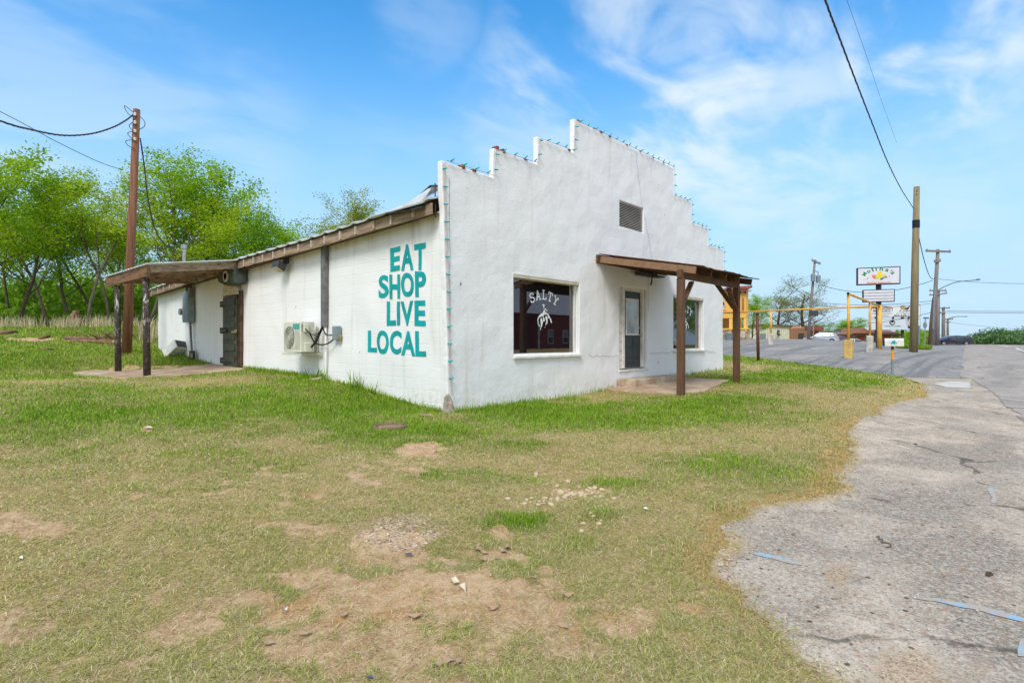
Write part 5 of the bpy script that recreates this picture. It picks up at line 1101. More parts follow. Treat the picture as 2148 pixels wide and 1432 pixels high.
b_ = deep(1928, 719, 64); mk = thing("marker_post", "plain grey marker post between the bare pole and the street sign", "post", b_); MB().tube([b_ - Vector((0, 0, .5)), deep(1928, 684, 64)], .09, 8).build("pipe", m_greymetal, mk); MB().lathe([(0, 0), (.11, 0), (.11, .06), (0, .07)], deep(1928, 684, 64), 8).build("cap", m_steel, mk)

# ---------------------------------------------------------------- restaurant
m_och = mat("ochre_stucco", srgb(240, 186, 96), srgb(232, 172, 84), 1.2, .85, .25, 40); m_och2 = mat("ochre_shade_trim", srgb(246, 196, 100), srgb(240, 186, 92), 1.2, .8, .2)
b = NB("field_stone"); b.pos = b.g.outputs['Position']; vcol = b.vor(3.2, 'Color'); ve = b.vor(3.2, 'Distance', None, 'DISTANCE_TO_EDGE'); sp = b.N.new("ShaderNodeSeparateColor"); b.L.new(vcol, sp.inputs[0])
cs = b.mix(sp.outputs[0], srgb(150, 124, 100), srgb(206, 184, 156)); cs = b.mix(b.ramp(sp.outputs[1], .6, .7, 0, .7), cs, srgb(112, 92, 78)); cs = b.mix(b.ramp(ve, .06, .03), cs, srgb(176, 164, 148)); m_stone = b.done(cs, .9, b.bump(ve, .6, .03), 0, .2)
m_tile = mat("clay_roof_tile", srgb(156, 84, 70), srgb(120, 62, 54), 4, .8, .3, 20)
p0 = deep(1565, 711.5, 50); p0.z = tz(p0.x, p0.y)
rs = thing("restaurant_building", "ochre stucco restaurant with stone column bases and clay tile cornice", "building", p0)
xf = p0.x; z0 = p0.z - .3; H = deep(1565, 607, 50).z; zhead = deep(1560, 666, 50).z
ys = lambda u: side(u, 700, xf).y           # the portico faces along the road, towards the shop
MB().box((xf, ys(1565), zhead), (xf + .55, ys(1400), H)).build("upper_wall", m_och, rs)
for (ua, ub) in ((1440, 1452), (1478, 1490), (1529, 1535.5), (1559.5, 1565)):
    MB().box((xf + .03, ys(ub), z0 + 1.3), (xf + .5, ys(ua), zhead - .003)).build("column", m_och2, rs, bevel=.02)
for (ua, ub) in ((1436, 1456), (1474, 1494), (1514, 1536), (1551, 1567)):
    MB().box((xf - .12, ys(ub), z0), (xf + .6, ys(ua), z0 + 1.24)).build("stone_base", m_stone, rs, bevel=.03)
    MB().box((xf - .16, ys(ub) - .04, z0 + 1.242), (xf + .64, ys(ua) + .04, z0 + 1.36)).build("base_cap", m_och2, rs, bevel=.015)
MB().box((xf + 2.6, side(1556, 700, xf + 2.8).y, z0), (xf + 2.8, ys(1400) + 1, H - .2)).build("porch_back_wall", m_och, rs)
MB().box((xf + .56, side(1558, 700, xf + 2.59).y, H - .5), (xf + 2.59, ys(1400), H - .3)).build("portico_roof", m_och, rs)
MB().box((xf + 2.55, side(1541, 700, xf + 2.6).y, z0 + .5), (xf + 2.598, side(1533, 700, xf + 2.6).y, z0 + 2.5)).build("window", mat("dark_green_glass", srgb(60, 84, 62), srgb(40, 54, 44), 2, .1, 0, spec=.6), rs)
MB().box((xf - .03, ys(1565.2), deep(1565, 655.5, 50).z), (xf - .001, ys(1400), deep(1565, 653, 50).z)).build("string_course", m_och2, rs)
mb = MB(); yr = ys(1572)
for i in range(9): y = yr + .1 + i * .26; mb.tube([(xf - .45, y, H - .02), (xf + .1, y, H + .16), (xf + .7, y, H + .3)], .13, 8)
mb.build("tile_cornice", m_tile, rs)
for i in range(4): y = yr + .35 + i * .45; MB().box((xf - .3, y - .06, H - .34), (xf - .002, y + .06, H - .17)).build("corbel", m_wood_dark, rs)
MB().box((xf - .36, yr, H - .16), (xf + .6, yr + 2.3, H - .04)).build("cornice_board", m_cream, rs)
yw = ys(1558.5); MB().box((xf - .012, yw - .1, H - 2.0), (xf + .02, yw + .1, H - .75)).build("slot_window", mat("slot_shadow", srgb(170, 128, 70), srgb(140, 104, 58), 4, .9, 0), rs)
def logo(pl, m, k): mb = MB(); mb.add([side(u, v, xf - .008 - .003 * k) for u, v in pl], [tuple(range(len(pl)))]); mb.build("wall_logo", m, rs)
logo([(1505,602),(1511,600),(1516,603),(1517,607),(1520,609),(1521.5,615),(1521,622),(1518,627),(1515,630),(1508,630),(1503,618)], m_grn, 0)
logo([(1505,630),(1514,618),(1518,622),(1519.5,628),(1516,634),(1511,636),(1505,634)], m_yel, 1); logo([(1515.5,636),(1518,633),(1520.5,638),(1519,642),(1517,639),(1513,646),(1512,640)], m_navy, 1)
logo([(1521.4,629),(1522.8,628.6),(1523.2,631),(1521.8,632)], m_red, 1); logo([(1500,653),(1500,650.4),(1524,650),(1524,652.6)], m_org, 1)
tp = deep(1530, 714.5, 48.5); pt = thing("planter", "low grey planter tub against the restaurant column base", "planter", (tp.x, tp.y, tz(tp.x, tp.y)))
MB().lathe([(0, 0), (.3, 0), (.42, .5), (.45, .55), (.38, .55), (.35, .45), (0, .43)], (tp.x, tp.y, tz(tp.x, tp.y)), 16).build("tub", m_greymetal, pt)

# ---------------------------------------------------------------- metal building, brick annex and house behind the lot
m_metal = mat("cream_metal_siding", srgb(220, 218, 196), srgb(208, 206, 184), 1, .55, .0); m_metroof = mat("brown_metal_trim", srgb(132, 92, 78), srgb(112, 78, 66), 2, .6, .1)
b = NB("orange_brick"); b.pos = b.g.outputs['Position']; bt = b.N.new("ShaderNodeTexBrick"); b.L.new(b.pos, bt.inputs[0]); bt.inputs['Scale'].default_value = 3; bt.inputs['Color1'].default_value = (*srgb(206, 138, 98), 1); bt.inputs['Color2'].default_value = (*srgb(182, 112, 78), 1); bt.inputs['Mortar'].default_value = (*srgb(190, 160, 136), 1); m_obrick = b.done(bt.outputs['Color'], .9)
dW = 112
def wallq(u0, u1, vb, vt0, vt1, dl, dr, th=6, back=Vector((math.cos(R(42.5)), math.sin(R(42.5)), 0))):
    A = deep(u0, vb, dl); B = deep(u1, vb, dr); C = deep(u1, vt1, dr); D = deep(u0, vt0, dl); A.z = B.z = min(tz(A.x, A.y), A.z) - .5
    q = [A, B, C, D]; return MB().add(q + [p + back * th for p in q], [(0, 1, 2, 3), (7, 6, 5, 4), (0, 4, 5, 1), (1, 5, 6, 2), (2, 6, 7, 3), (3, 7, 4, 0)])
c = deep(1620, 712, dW); ms = thing("metal_building", "long cream metal building with brown roof trim beyond the parking lot", "building", (c.x, c.y, tz(c.x, c.y)))
q1 = wallq(1558, 1598, 714, 685, 680.5, dW, dW - 2); q1.build("end_wall", m_metal, ms); q2 = wallq(1598.02, 1668, 714, 680.5, 684.5, dW - 2, dW - 6); q2.build("long_wall", m_metal, ms)
mb = MB()
for k in range(26): u = 1560 + k * 4.2; dk = dW - 2 if u < 1598 else dW - 2 - (u - 1598) / 70 * 4; dk = dk if u > 1598 else dW - (u - 1558) / 40 * 2; A = deep(u, 714, dk - .05); A.z -= .4; vt = 685 - (u - 1558) / 40 * 4.5 if u < 1598 else 680.5 + (u - 1598) / 70 * 4; mb.beam(A, deep(u, vt + .6, dk - .05), .05, .08, (1, 0, 0))
mb.build("siding_rib", mat("siding_rib_cream", srgb(206, 204, 184), srgb(196, 194, 172), 2, .6, 0), ms)
mb = MB(); mb.beam(deep(1557, 684.6, dW - .2), deep(1598, 680, dW - 2.2), .5, .26); mb.beam(deep(1598, 680, dW - 2.2), deep(1669, 684.2, dW - 6.2), .5, .26); mb.build("roof_trim", m_metroof, ms)
mb = MB(); mb.beam(deep(1600, 709, dW - 2.6), deep(1600, 699, dW - 2.6), 1.1, .1, (1, 0, 0)); mb.build("window", m_greymetal, ms)
p = deep(1630, 697.5, dW - 4.2); mb = MB(); mb.tube([p + Vector((.5 * math.cos(t) - .2, -.3, .42 * math.sin(t))) for t in np.linspace(.6, 5.6, 14)], .14, 7); mb.tube([p + Vector((.2, -.3, -.36)), p + Vector((1.1, -.9, -.36)), p + Vector((1.5, -1.0, .1)), p + Vector((1.3, -1.0, .5))], .14, 7); mb.build("wall_duct", m_dkgrey, ms)
c = deep(1690, 712, 100); br = thing("brick_building", "small orange brick building with flat maroon canopy beside the cream metal building", "building", (c.x, c.y, tz(c.x, c.y)))
wallq(1668.5, 1694, 714, 684, 687, 105, 100).build("brick_wall", m_obrick, br); wallq(1700, 1717, 714, 688, 689, 99, 98).build("brick_wall", m_obrick, br); wallq(1694.02, 1699.9, 714, 687, 688, 101, 101).build("entry_recess", m_wood_dark, br)
mb = MB(); mb.beam(deep(1690, 688.5, 97), deep(1725, 690, 96), 4, .7); mb.build("flat_canopy", mat("maroon_fascia", srgb(142, 78, 70), srgb(120, 66, 60), 3, .7, .1), br)
wallq(1669, 1673, 714, 683.6, 684, 104.8, 104.8, .2).build("corner_trim", m_metroof, br)
mb = MB(); mb.beam(deep(1680.5, 712, 101.5), deep(1680.5, 699, 101.5), 1.0, .1, (1, 0, 0)); mb.build("door", m_dkgrey, br)
dH = 98; c = deep(1826, 714, dH); hs_ = thing("house", "low brown roofed house with red doors behind the yellow posts", "house", (c.x, c.y, tz(c.x, c.y)))
wallq(1766, 1888, 716, 703, 703, dH, dH, 9).build("stone_wall", m_stone, hs_)
bk = Vector((math.cos(R(42.5)), math.sin(R(42.5)), 0)); E0, E1 = deep(1758, 702, dH - 1), deep(1894, 702, dH - 1); T0, T1 = deep(1790, 692, dH + 4), deep(1866, 692.5, dH + 4)
MB().add([E0, E1, T1, T0, E0 + bk * 11, E1 + bk * 11], [(0, 1, 2, 3), (0, 3, 4), (1, 5, 2), (3, 2, 5, 4), (0, 4, 5, 1)]).build("hip_roof", mat("brown_shingle", srgb(156, 104, 84), srgb(132, 86, 70), 6, .9, .4, 30), hs_)
G0, G1, GT = deep(1795, 699, dH - 1.2), deep(1832, 699, dH - 1.2), deep(1813, 687.5, dH - 1.0); MB().add([G0, G1, GT, G0 + bk * 6, G1 + bk * 6, GT + bk * 6], [(0, 1, 2), (0, 2, 5, 3), (1, 4, 5, 2), (0, 3, 4, 1), (3, 5, 4)]).build("gable_roof", MATS["brown_shingle"], hs_)
mb = MB(); mb.beam(E0, E1, .2, .2); mb.build("eave_board", m_wood_dark, hs_)
for ua, ub in ((1771, 1783), (1802, 1812), (1855, 1867)):
    A = deep((ua + ub) / 2, 714, dH - .12); mb = MB(); mb.beam(A, deep((ua + ub) / 2, 704, dH - .12), (ub - ua) / FPX * dH, .1, tuple(bk.cross(Vector((0, 0, 1))).cross(Vector((0, 0, 1))))); mb.build("red_door", mat("red_door_paint", srgb(214, 92, 80), srgb(190, 78, 70), 3, .6, .05), hs_)
p = deep(1757.5, 694, 97); MB().lathe([(0, 0), (.35, .06), (.5, .2), (.48, .2), (.33, .1), (0, .05)], (0, 0, 0), 12, 'x').xform(Matrix.Translation(p) @ Euler((0, R(20), R(200))).to_matrix().to_4x4()).build("satellite_dish", m_greymetal, hs_)
# dark notice panels on a stub behind the pipe
p = deep(1706, 712, 60); ns = thing("panel_sign", "pair of dark square panels hanging under the yellow pipe", "sign", (p.x, p.y, tz(p.x, p.y)))
for ua, ub in ((1697.5, 1705.6), (1707.2, 1716)): A, B = deep(ua, 657, 60), deep(ub, 657, 60); MB().beam(A, B, .05, 12 / FPX * 60).build("dark_panel", m_dkgrey, ns)
MB().tube([(p.x, p.y, tz(p.x, p.y) - .3), deep(1706.3, 651, 60.1)], .05, 7).build("sign_post", m_steel, ns)

# ---------------------------------------------------------------- cars
m_tyre = mat("tyre_rubber", srgb(40, 40, 42), srgb(30, 30, 32), 20, .85, .2); m_rim = mat("alloy_rim", srgb(196, 198, 202), srgb(160, 162, 166), 8, .3, 0, metal=.8); m_cglass = mat("car_glass", srgb(58, 66, 74), srgb(44, 50, 58), 1, .05, 0, spec=.9)
m_lampw = mat("headlamp_glass", srgb(226, 230, 236), srgb(206, 210, 218), 8, .15, 0, spec=.8); m_lampr = mat("tail_lamp_red", srgb(190, 30, 36), srgb(150, 20, 26), 8, .2, 0, spec=.7)
def car_paint(n, c):
    b = NB(n); b.p.inputs['Coat Weight'].default_value = .8; b.p.inputs['Coat Roughness'].default_value = .04
    return b.done(b.mix(b.ramp(b.noise(3, 4, .5), .3, .7, 0, .25), c, shade(c, .85)), .35, None, .3, .5)
def make_car(label, paint, prof, belt, length, width, group=None, name="parked_car"):
    # prof: closed side outline (x forward along the car, z up), belt: z above which the cabin narrows
    o = thing(name, label, "car", (0, 0, 0), 0, group); n = len(prof); zmax = max(p[1] for p in prof); hw = width / 2
    def wd(z, x): 
        w = hw * (1 - .04 * max(0, (.5 - z) / .5)) if z < belt else hw * (1 - .24 * (z - belt) / (zmax - belt))
        e = min(1, (length / 2 - abs(x)) / (length * .14)); return w * (.86 + .14 * math.sqrt(max(0, e)))
    sec = [-1, -.92, -.5, 0, .5, .92, 1]; mb = MB(); ns = len(sec)
    for x, z in prof:
        for s_ in sec:
            drop = .03 * (abs(s_) > .95) * (1 if z > .5 else 0) + .05 * s_ * s_ * (z > belt)
            mb.v.append(Vector((x, s_ * wd(z, x), z - drop)))
    for i in range(n):
        for k in range(ns - 1): a = i * ns + k; c_ = ((i + 1) % n) * ns + k; mb.f.append((a, c_, c_ + 1, a + 1))
    mb.f.append(tuple(i * ns for i in range(n))); mb.f.append(tuple(i * ns + ns - 1 for i in range(n))[::-1])
    mb.build("body", paint, o, smooth=False, bevel=.015)
    return o, wd
def finish_car(o, wd, wheels, wr, glass, screens, lamps):
    for x in wheels:
        for s_ in (-1, 1):
            y = s_ * (wd(.4, 0) - .1); MB().lathe([(wr * .62, -.11), (wr * .97, -.1), (wr, -.05), (wr, .05), (wr * .97, .1), (wr * .62, .11)], (x, y, wr), 20, 'y').build("tyre", m_tyre, o)
            MB().lathe([(0, -.115), (wr * .2, -.12), (wr * .6, -.112), (wr * .6, .112), (wr * .2, .12), (0, .115)], (x, y, wr), 12, 'y').build("rim", m_rim, o)
            mb = MB(); mb.add([(x + wr * 1.16 * math.cos(t), s_ * (wd(.4, x) + .004), wr + wr * 1.16 * math.sin(t)) for t in np.linspace(-.35, math.pi + .35, 16)], [tuple(range(16))]); mb.build("wheel_arch", m_tyre, o)
    for pl in glass:
        for s_ in (-1, 1): mb = MB(); mb.add([(x, s_ * (wd(z, x) + .012), z - .04) for x, z in pl], [tuple(range(len(pl)))]); mb.build("side_window", m_cglass, o)
    for (xa, za, xb, zb_) in screens:
        off = Vector((za - zb_, 0, xb - xa)).normalized() * .014; off = off if off.z > 0 else -off
        wa, wb_ = wd(za, xa) * .88, wd(zb_, xb) * .88; mb = MB(); mb.add([Vector((xa, -wa, za)) + off, Vector((xa, wa, za)) + off, Vector((xb, wb_, zb_)) + off, Vector((xb, -wb_, zb_)) + off], [(0, 1, 2, 3)]); mb.build("windscreen", m_cglass, o)
    for (x, z, hgt, m, nm) in lamps:
        for s_ in (-1, 1): mb = MB(); w = wd(z, x); sx = 1 if x > 0 else -1; mb.box((x - .05, s_ * w * .6, z - hgt / 2), (x + .04, s_ * (w * .99), z + hgt / 2)); mb.build(nm, m, o, bevel=.02)
SUV = [(-2.3, .35), (-2.38, .62), (-2.34, .98), (-2.2, 1.12), (-1.9, 1.52), (-1.65, 1.62), (-.4, 1.70), (.25, 1.64), (.62, 1.5), (1.18, 1.08), (1.9, .96), (2.28, .8), (2.38, .6), (2.34, .34), (1.9, .26), (-1.8, .26)]
def suv(label, paint, group=None):
    o, wd = make_car(label, paint, SUV, 1.06, 4.76, 1.88, group)
    finish_car(o, wd, (1.42, -1.4), .36, ([(-2.0, 1.2), (-1.78, 1.5), (-1.3, 1.58), (-1.25, 1.14)], [(-1.17, 1.14), (-1.2, 1.58), (-.28, 1.61), (-.22, 1.13)], [(-.12, 1.13), (-.16, 1.61), (.22, 1.56), (.55, 1.42), (.95, 1.13)]),
               ((.70, 1.42, 1.14, 1.12), (-2.22, 1.16, -1.95, 1.48)), ((2.22, .76, .16, m_lampw, "headlight"), (-2.3, .98, .26, m_lampr, "tail_light")))
    mb = MB()
    for s_ in (-1, 1): mb.box((.7, s_ * (wd(1.1, .7) + .002), 1.1), (.9, s_ * (wd(1.1, .7) + .16), 1.22))
    mb.build("mirror", paint, o, bevel=.02); MB().box((2.31, -.5, .46), (2.41, .5, .66)).build("grille", m_tyre, o)
    return o
def put(o, u, v, dist, head, zoff=0):
    p = deep(u, v, dist); o.location = (p.x, p.y, tz(p.x, p.y) + zoff if v is None else p.z + zoff); o.rotation_euler = (0, 0, head); ORG[o.name] = p
vyaw = R(42.5)
c1 = suv("dark purple minivan parked side on at the road crest", car_paint("dark_purple_paint", srgb(58, 50, 68))); p = deep(1995, 724.5, 80); c1.scale = (1.02, 1, .86); c1.location = p; c1.rotation_euler = (0, 0, vyaw + R(90) - R(8))
c2 = suv("silver sport utility car parked nose left behind the lot crest", car_paint("silver_paint", srgb(172, 180, 192))); p = deep(1721, 716.5, 84); p.z = tz(p.x, p.y) + .42; c2.location = p; c2.rotation_euler = (0, 0, vyaw + R(90) - R(24))
c3 = suv("red sport utility car parked tail towards the lot beside the silver car", car_paint("red_paint", srgb(190, 36, 52))); p = deep(1750, 716.5, 92); p.z = tz(p.x, p.y) + .05; c3.location = p; c3.rotation_euler = (0, 0, vyaw + R(118))
SED = [(-2.25, .34), (-2.3, .6), (-2.2, .9), (-1.6, .98), (-1.0, 1.34), (-.3, 1.42), (.35, 1.36), (1.1, .95), (1.9, .84), (2.2, .68), (2.25, .35), (1.8, .24), (-1.8, .24)]
o, wd = make_car("low white saloon car half hidden behind the yellow bollard", car_paint("white_paint", srgb(226, 226, 228)), SED, .94, 4.5, 1.78)
finish_car(o, wd, (1.38, -1.35), .33, ([(-1.5, 1.0), (-.95, 1.29), (-.35, 1.35), (-.3, .98)], [(-.2, .98), (-.25, 1.35), (.3, 1.29), (.85, .98)]), ((.42, 1.31, 1.05, .99), (-1.55, 1.02, -1.05, 1.3)), ((2.12, .68, .14, m_lampw, "headlight"), (-2.22, .78, .16, m_lampr, "tail_light")))
p = deep(1783, 718.5, 86); p.z = tz(p.x, p.y) - .25; o.location = p; o.rotation_euler = (0, 0, vyaw + R(84)); white_car = o
o, wd = make_car("second red car showing only its roof behind the silver car", car_paint("dark_red_paint", srgb(150, 40, 52)), SUV, 1.06, 4.76, 1.88)
finish_car(o, wd, (1.42, -1.4), .36, ([(-2.0, 1.2), (-1.78, 1.5), (-.28, 1.61), (.22, 1.56), (.95, 1.13)],), ((.70, 1.42, 1.14, 1.12),), ((2.22, .76, .16, m_lampw, "headlight"),)); p = deep(1725, 716.0, 98); p.z = tz(p.x, p.y) + .1; o.location = p; o.rotation_euler = (0, 0, vyaw + R(80))

# ---------------------------------------------------------------- across the road (seen in the shop windows)
m_barn = mat("red_barn_siding", srgb(150, 50, 48), srgb(120, 40, 40), 3, .7, .3, 12, stretch=(4, 4, .1)); m_barnroof = mat("pale_barn_roof", srgb(196, 192, 198), srgb(176, 172, 180), 2, .5, .1)
bn = thing("barn", "red barn with pale roof across the road, seen mirrored in the shop window", "barn", (55, -42, tz(55, -42)))
zb_ = tz(55, -42) - .5
MB().box((34, -55, zb_), (51.4, -42, 5.6)).build("wall", m_barn, bn); MB().box((51.42, -55, zb_), (80, -40.5, 5.2)).build("wall", m_barn, bn)
MB().prism([(-39.7, 5.2), (-55, 5.2), (-50, 10.5)], 'x', 33, 82).build("roof", m_barnroof, bn)
mb = MB()
for x in (51.45, 60.5): mb.box((x - .12, -40.46, zb_), (x + .12, -40.4, 5.1))
mb.build("corner_trim", m_trim, bn)
for x in (54.0, 57.4):
    MB().box((x - .6, -40.48, 1.2), (x + .6, -40.42, 3.1)).build("window", m_trim, bn); MB().box((x - .5, -40.41, 1.3), (x + .5, -40.4, 2.1)).build("pane", m_dkgrey, bn); MB().box((x - .5, -40.41, 2.2), (x + .5, -40.4, 3.0)).build("pane", m_greymetal, bn)
# ---------------------------------------------------------------- trees
def leaf_mat(name, c1, c2, c3, trans=.3):
    b = NB(name); tint = b.attr("tint", 'Fac'); col = b.mix(b.ramp(tint, .1, .55), c1, c2); col = b.mix(b.ramp(tint, .6, .98), col, c3)
    b.done(col, .55, None, 0, .25); tr = b.N.new("ShaderNodeBsdfTranslucent"); b.L.new(b.mix(1., col, (1.0, 1.0, .55), 'MULTIPLY'), tr.inputs[0])
    ms_ = b.N.new("ShaderNodeMixShader"); ms_.inputs[0].default_value = trans; b.L.new(b.p.outputs[0], ms_.inputs[1]); b.L.new(tr.outputs[0], ms_.inputs[2])
    b.L.new(ms_.outputs[0], b.N['Material Output'].inputs[0]); return b.m
LEAF = leaf_mat("spring_leaf", (.16, .33, .012), (.35, .55, .015), (.56, .68, .05), .5)
LEAFD = leaf_mat("dark_leaf", (.12, .27, .015), (.24, .44, .02), (.40, .56, .03), .46)
LEAFY = leaf_mat("yellow_green_leaf", (.26, .42, .015), (.44, .58, .02), (.62, .68, .09), .5)
LEAFU = leaf_mat("undergrowth_leaf", (.10, .21, .012), (.19, .34, .015), (.32, .46, .02), .4)  # darker green for the undergrowth leaves
LEAFP = leaf_mat("pale_sparse_leaf", (.26, .33, .06), (.42, .47, .09), (.56, .58, .18), .45)
LEAFF = leaf_mat("hazed_far_leaf", (.10, .20, .08), (.15, .27, .11), (.22, .34, .15), .3)  # distance haze put into the leaf colour as a muted green
m_bark = mat("grey_bark", srgb(128, 116, 100), srgb(84, 74, 62), 4, .9, .7, 18, stretch=(4, 4, .5), bdist=.03)
m_bark2 = mat("brown_bark", srgb(110, 94, 78), srgb(70, 58, 48), 4, .9, .7, 18, stretch=(4, 4, .5), bdist=.03)
HGT = {}; KEYH = []
def grow(rr, h, trunk_r, lean=(0, 0), spread=.5, first=.3, nb=9, levels=3, up=.35):
    """limbs as (points, radii); tips as positions for leaf clusters"""
    limbs = []; tips = []
    def limb(p, d, ln, r, lev):
        n = 5 if lev == 0 else 4; pts = [p]; rad = [r]; q = p.copy(); dd = d.copy()
        for i in range(n):
            dd = (dd + Vector((rr.gauss(0, 1), rr.gauss(0, 1), rr.gauss(0, .6))) * (.10 if lev == 0 else .2) + Vector((0, 0, up * .12 * lev))).normalized()
            q = q + dd * ln / n; pts.append(q.copy()); rad.append(r * (1 - (.72 if lev == 0 else .8) * (i + 1) / n))
        limbs.append((pts, rad, lev))
        if lev >= levels - 1:
            for i in range(1, n + 1): tips.append((pts[i], ln))
            return
        k = nb if lev == 0 else max(3, int(nb * .55))
        for i in range(k):
            t = (first + (1 - first) * (i + .5 + rr.uniform(-.4, .4)) / k) if lev == 0 else rr.uniform(.25, 1); t = min(.99, max(.05, t)); f_ = t * n; a = int(f_); pp = pts[a].lerp(pts[min(a + 1, n)], f_ - a)
            ax = (pts[min(a + 1, n)] - pts[a]).normalized(); az = rr.uniform(0, 6.28) if lev else i * 2.4 + rr.uniform(-.5, .5)
            side_ = Vector((math.cos(az), math.sin(az), 0)); nd = (ax * (1 - spread) + side_ * spread * 1.25 + Vector((0, 0, up * (.4 + .5 * t)))).normalized()
            limb(pp, nd, ln * (rr.uniform(.34, .52) * (1.25 - .55 * t) if lev == 0 else rr.uniform(.4, .65)), max(rad[a] * .5, .012), lev + 1)
    limb(Vector((0, 0, -.3)), Vector((lean[0], lean[1], 1)).normalized(), h, trunk_r, 0)
    return limbs, tips
def make_tree(name, label, cat, seed, h, trunk_r, leaf_m, bark, nleaf=5200, lsize=.16, clump=.55, group=None, lev=3, rmin=.006, **kw):
    rr = random.Random(seed); g = np.random.default_rng(seed); limbs, tips = grow(rr, h, trunk_r, levels=lev, **kw)
    o = thing(name, label, cat, (0, 0, 0), 0, group); mb = MB()
    for pts, rad, l_ in limbs:
        mb.tube(pts, [max(r_, rmin) for r_ in rad], 8 if l_ == 0 else (5 if l_ == 1 else 4), l_ == 0)
    mb.build("trunk", bark, o, smooth=True, recalc=False)
    T = np.array([t[0] for t in tips]); idx = g.integers(0, len(T), nleaf); cl = np.array([t[1] for t in tips])[idx]
    ctr = T[idx] + g.normal(0, 1, (nleaf, 3)) * np.array([1.1, 1.1, .42]) * np.minimum(clump, cl * .45 + .15)[:, None]
    tint0 = g.random(len(T)); n = g.normal(0, 1, (nleaf, 3)); n[:, 2] = np.abs(n[:, 2]) + .35; n /= np.linalg.norm(n, axis=1)[:, None]
    t1 = np.cross(n, g.normal(0, 1, (nleaf, 3))); t1 /= np.linalg.norm(t1, axis=1)[:, None] + 1e-9; t2 = np.cross(n, t1); s_ = lsize * g.uniform(.55, 1.25, nleaf)[:, None]
    V = np.stack([ctr - t1 * s_, ctr - t2 * s_ * .5, ctr + t1 * s_, ctr + t2 * s_ * .5], 1).reshape(-1, 3); Fc = np.arange(nleaf * 4).reshape(-1, 4)
    tint = np.clip(.55 * tint0[idx] + .45 * g.random(nleaf), 0, 1)
    np_mesh("crown", V, Fc, leaf_m, o, dict(tint=np.repeat(tint, 4))); HGT[o.name] = float(np.percentile(ctr[:, 2], 99.3)); KEYH.append(HGT[o.name]); return o
def place(o, x, y, rz=0, sc=1, z=None):
    o.location = (x, y, tz(x, y) - .05 if z is None else z); o.rotation_euler = (0, 0, rz); o.scale = (sc, sc, sc); return o
# kinds of tree along the wood edge
kinds = [make_tree("woodland_tree", "x", "tree", 21, 14, .2, LEAF, m_bark, 10500, .125, .42, nb=11, spread=.5, first=.32), make_tree("woodland_tree", "x", "tree", 32, 13, .17, LEAFY, m_bark, 7500, .12, .4, nb=10, spread=.55, first=.38, lean=(.12, .05)),
         make_tree("woodland_tree", "x", "tree", 43, 12, .16, LEAFD, m_bark2, 11000, .13, .45, nb=11, spread=.55, first=.22), make_tree("woodland_tree", "x", "tree", 54, 13, .14, LEAFY, m_bark, 6500, .11, .42, nb=9, spread=.42, first=.4, lean=(-.1, .08)),
         make_tree("woodland_tree", "x", "tree", 65, 11, .19, LEAF, m_bark2, 11500, .13, .44, nb=13, spread=.62, first=.2)]
woods = [ # u, distance, kind, top v, turn, label
 (40,36,2,338,0.3,"dense dark green tree at the far left of the wood edge"), (-40,33,4,300,1.2,"broad dark tree cut off by the left edge of the picture"), (105,39,1,372,2.2,"yellow green tree with slim trunk at the left of the wood"), (148,42,0,430,1.0,"leafy middle tree between two slim grey trunks"),
 (182,35,3,338,4.1,"thin sparse tree with leaning grey trunk left of the brown pole"), (232,37,3,352,.4,"sparse forked tree just left of the brown utility pole"), (310,36,1,395,5.2,"loose airy tree just right of the brown utility pole"), (372,38,0,334,3.0,"tallest bright green tree right of the brown utility pole"), (430,42,4,365,1.4,"rounded bright green tree right of the tallest one"),
 (478,46,4,425,.2,"lower green tree sloping down to the shop roof"), (520,49,2,462,2.7,"darker green tree behind the low end of the shop roof"), (575,52,2,450,3.6,"small dark tree showing above the middle of the shop roof"), (610,54,4,456,5.5,"farthest low bush like tree over the shop roof"), (652,57,2,474,1.1,"last low tree crown peeping over the shop roof at right"), (20,41,3,420,2.0,"slim grey trunked tree at the left before the dark wood"), (285,40,3,450,.9,"slim leaning tree directly behind the brown pole"), (205,44,1,392,3.1,"airy yellow green tree behind the forked tree"), (70,50,2,440,3.9,"deep shadowed tree filling the back of the wood at left"), (258,52,4,470,4.4,"deep green tree filling the gap behind the brown pole")]
used = set()
for u, d_, k, vt, rz, lab in woods:
    o = kinds[k] if k not in used else copy_tree(kinds[k]); used.add(k)
    p = deep(u, 700, d_); g_ = tz(p.x, p.y); hh = CAMZ + (PCY - vt) / FPX * d_ - g_; hk = KEYH[k]; sc = hh / hk; sw = min(max(sc, .8), 1.05)
    place(o, p.x, p.y, rz, 1); o.scale = (sw, sw, sc); o['label'] = lab; o['group'] = "trees along the wood edge"
# slender tree seen over the shop roof
o = make_tree("slender_tree", "slender olive green tree rising alone above the shop roof", "tree", 77, 15, .16, LEAFP, m_bark2, 9500, .14, .5, nb=10, spread=.5, first=.45); p = deep(712, 560, 46); hh = CAMZ + (716 - 396) / FPX * 46 - tz(p.x, p.y); place(o, p.x, p.y, .6, hh / KEYH[-1])
o2 = copy_tree(o); p = deep(765, 560, 52); place(o2, p.x, p.y, 2.6, (CAMZ + (716 - 445) / FPX * 52 - tz(p.x, p.y)) / KEYH[-1]); o2['label'] = "second olive green tree top just showing right of the slender tree"
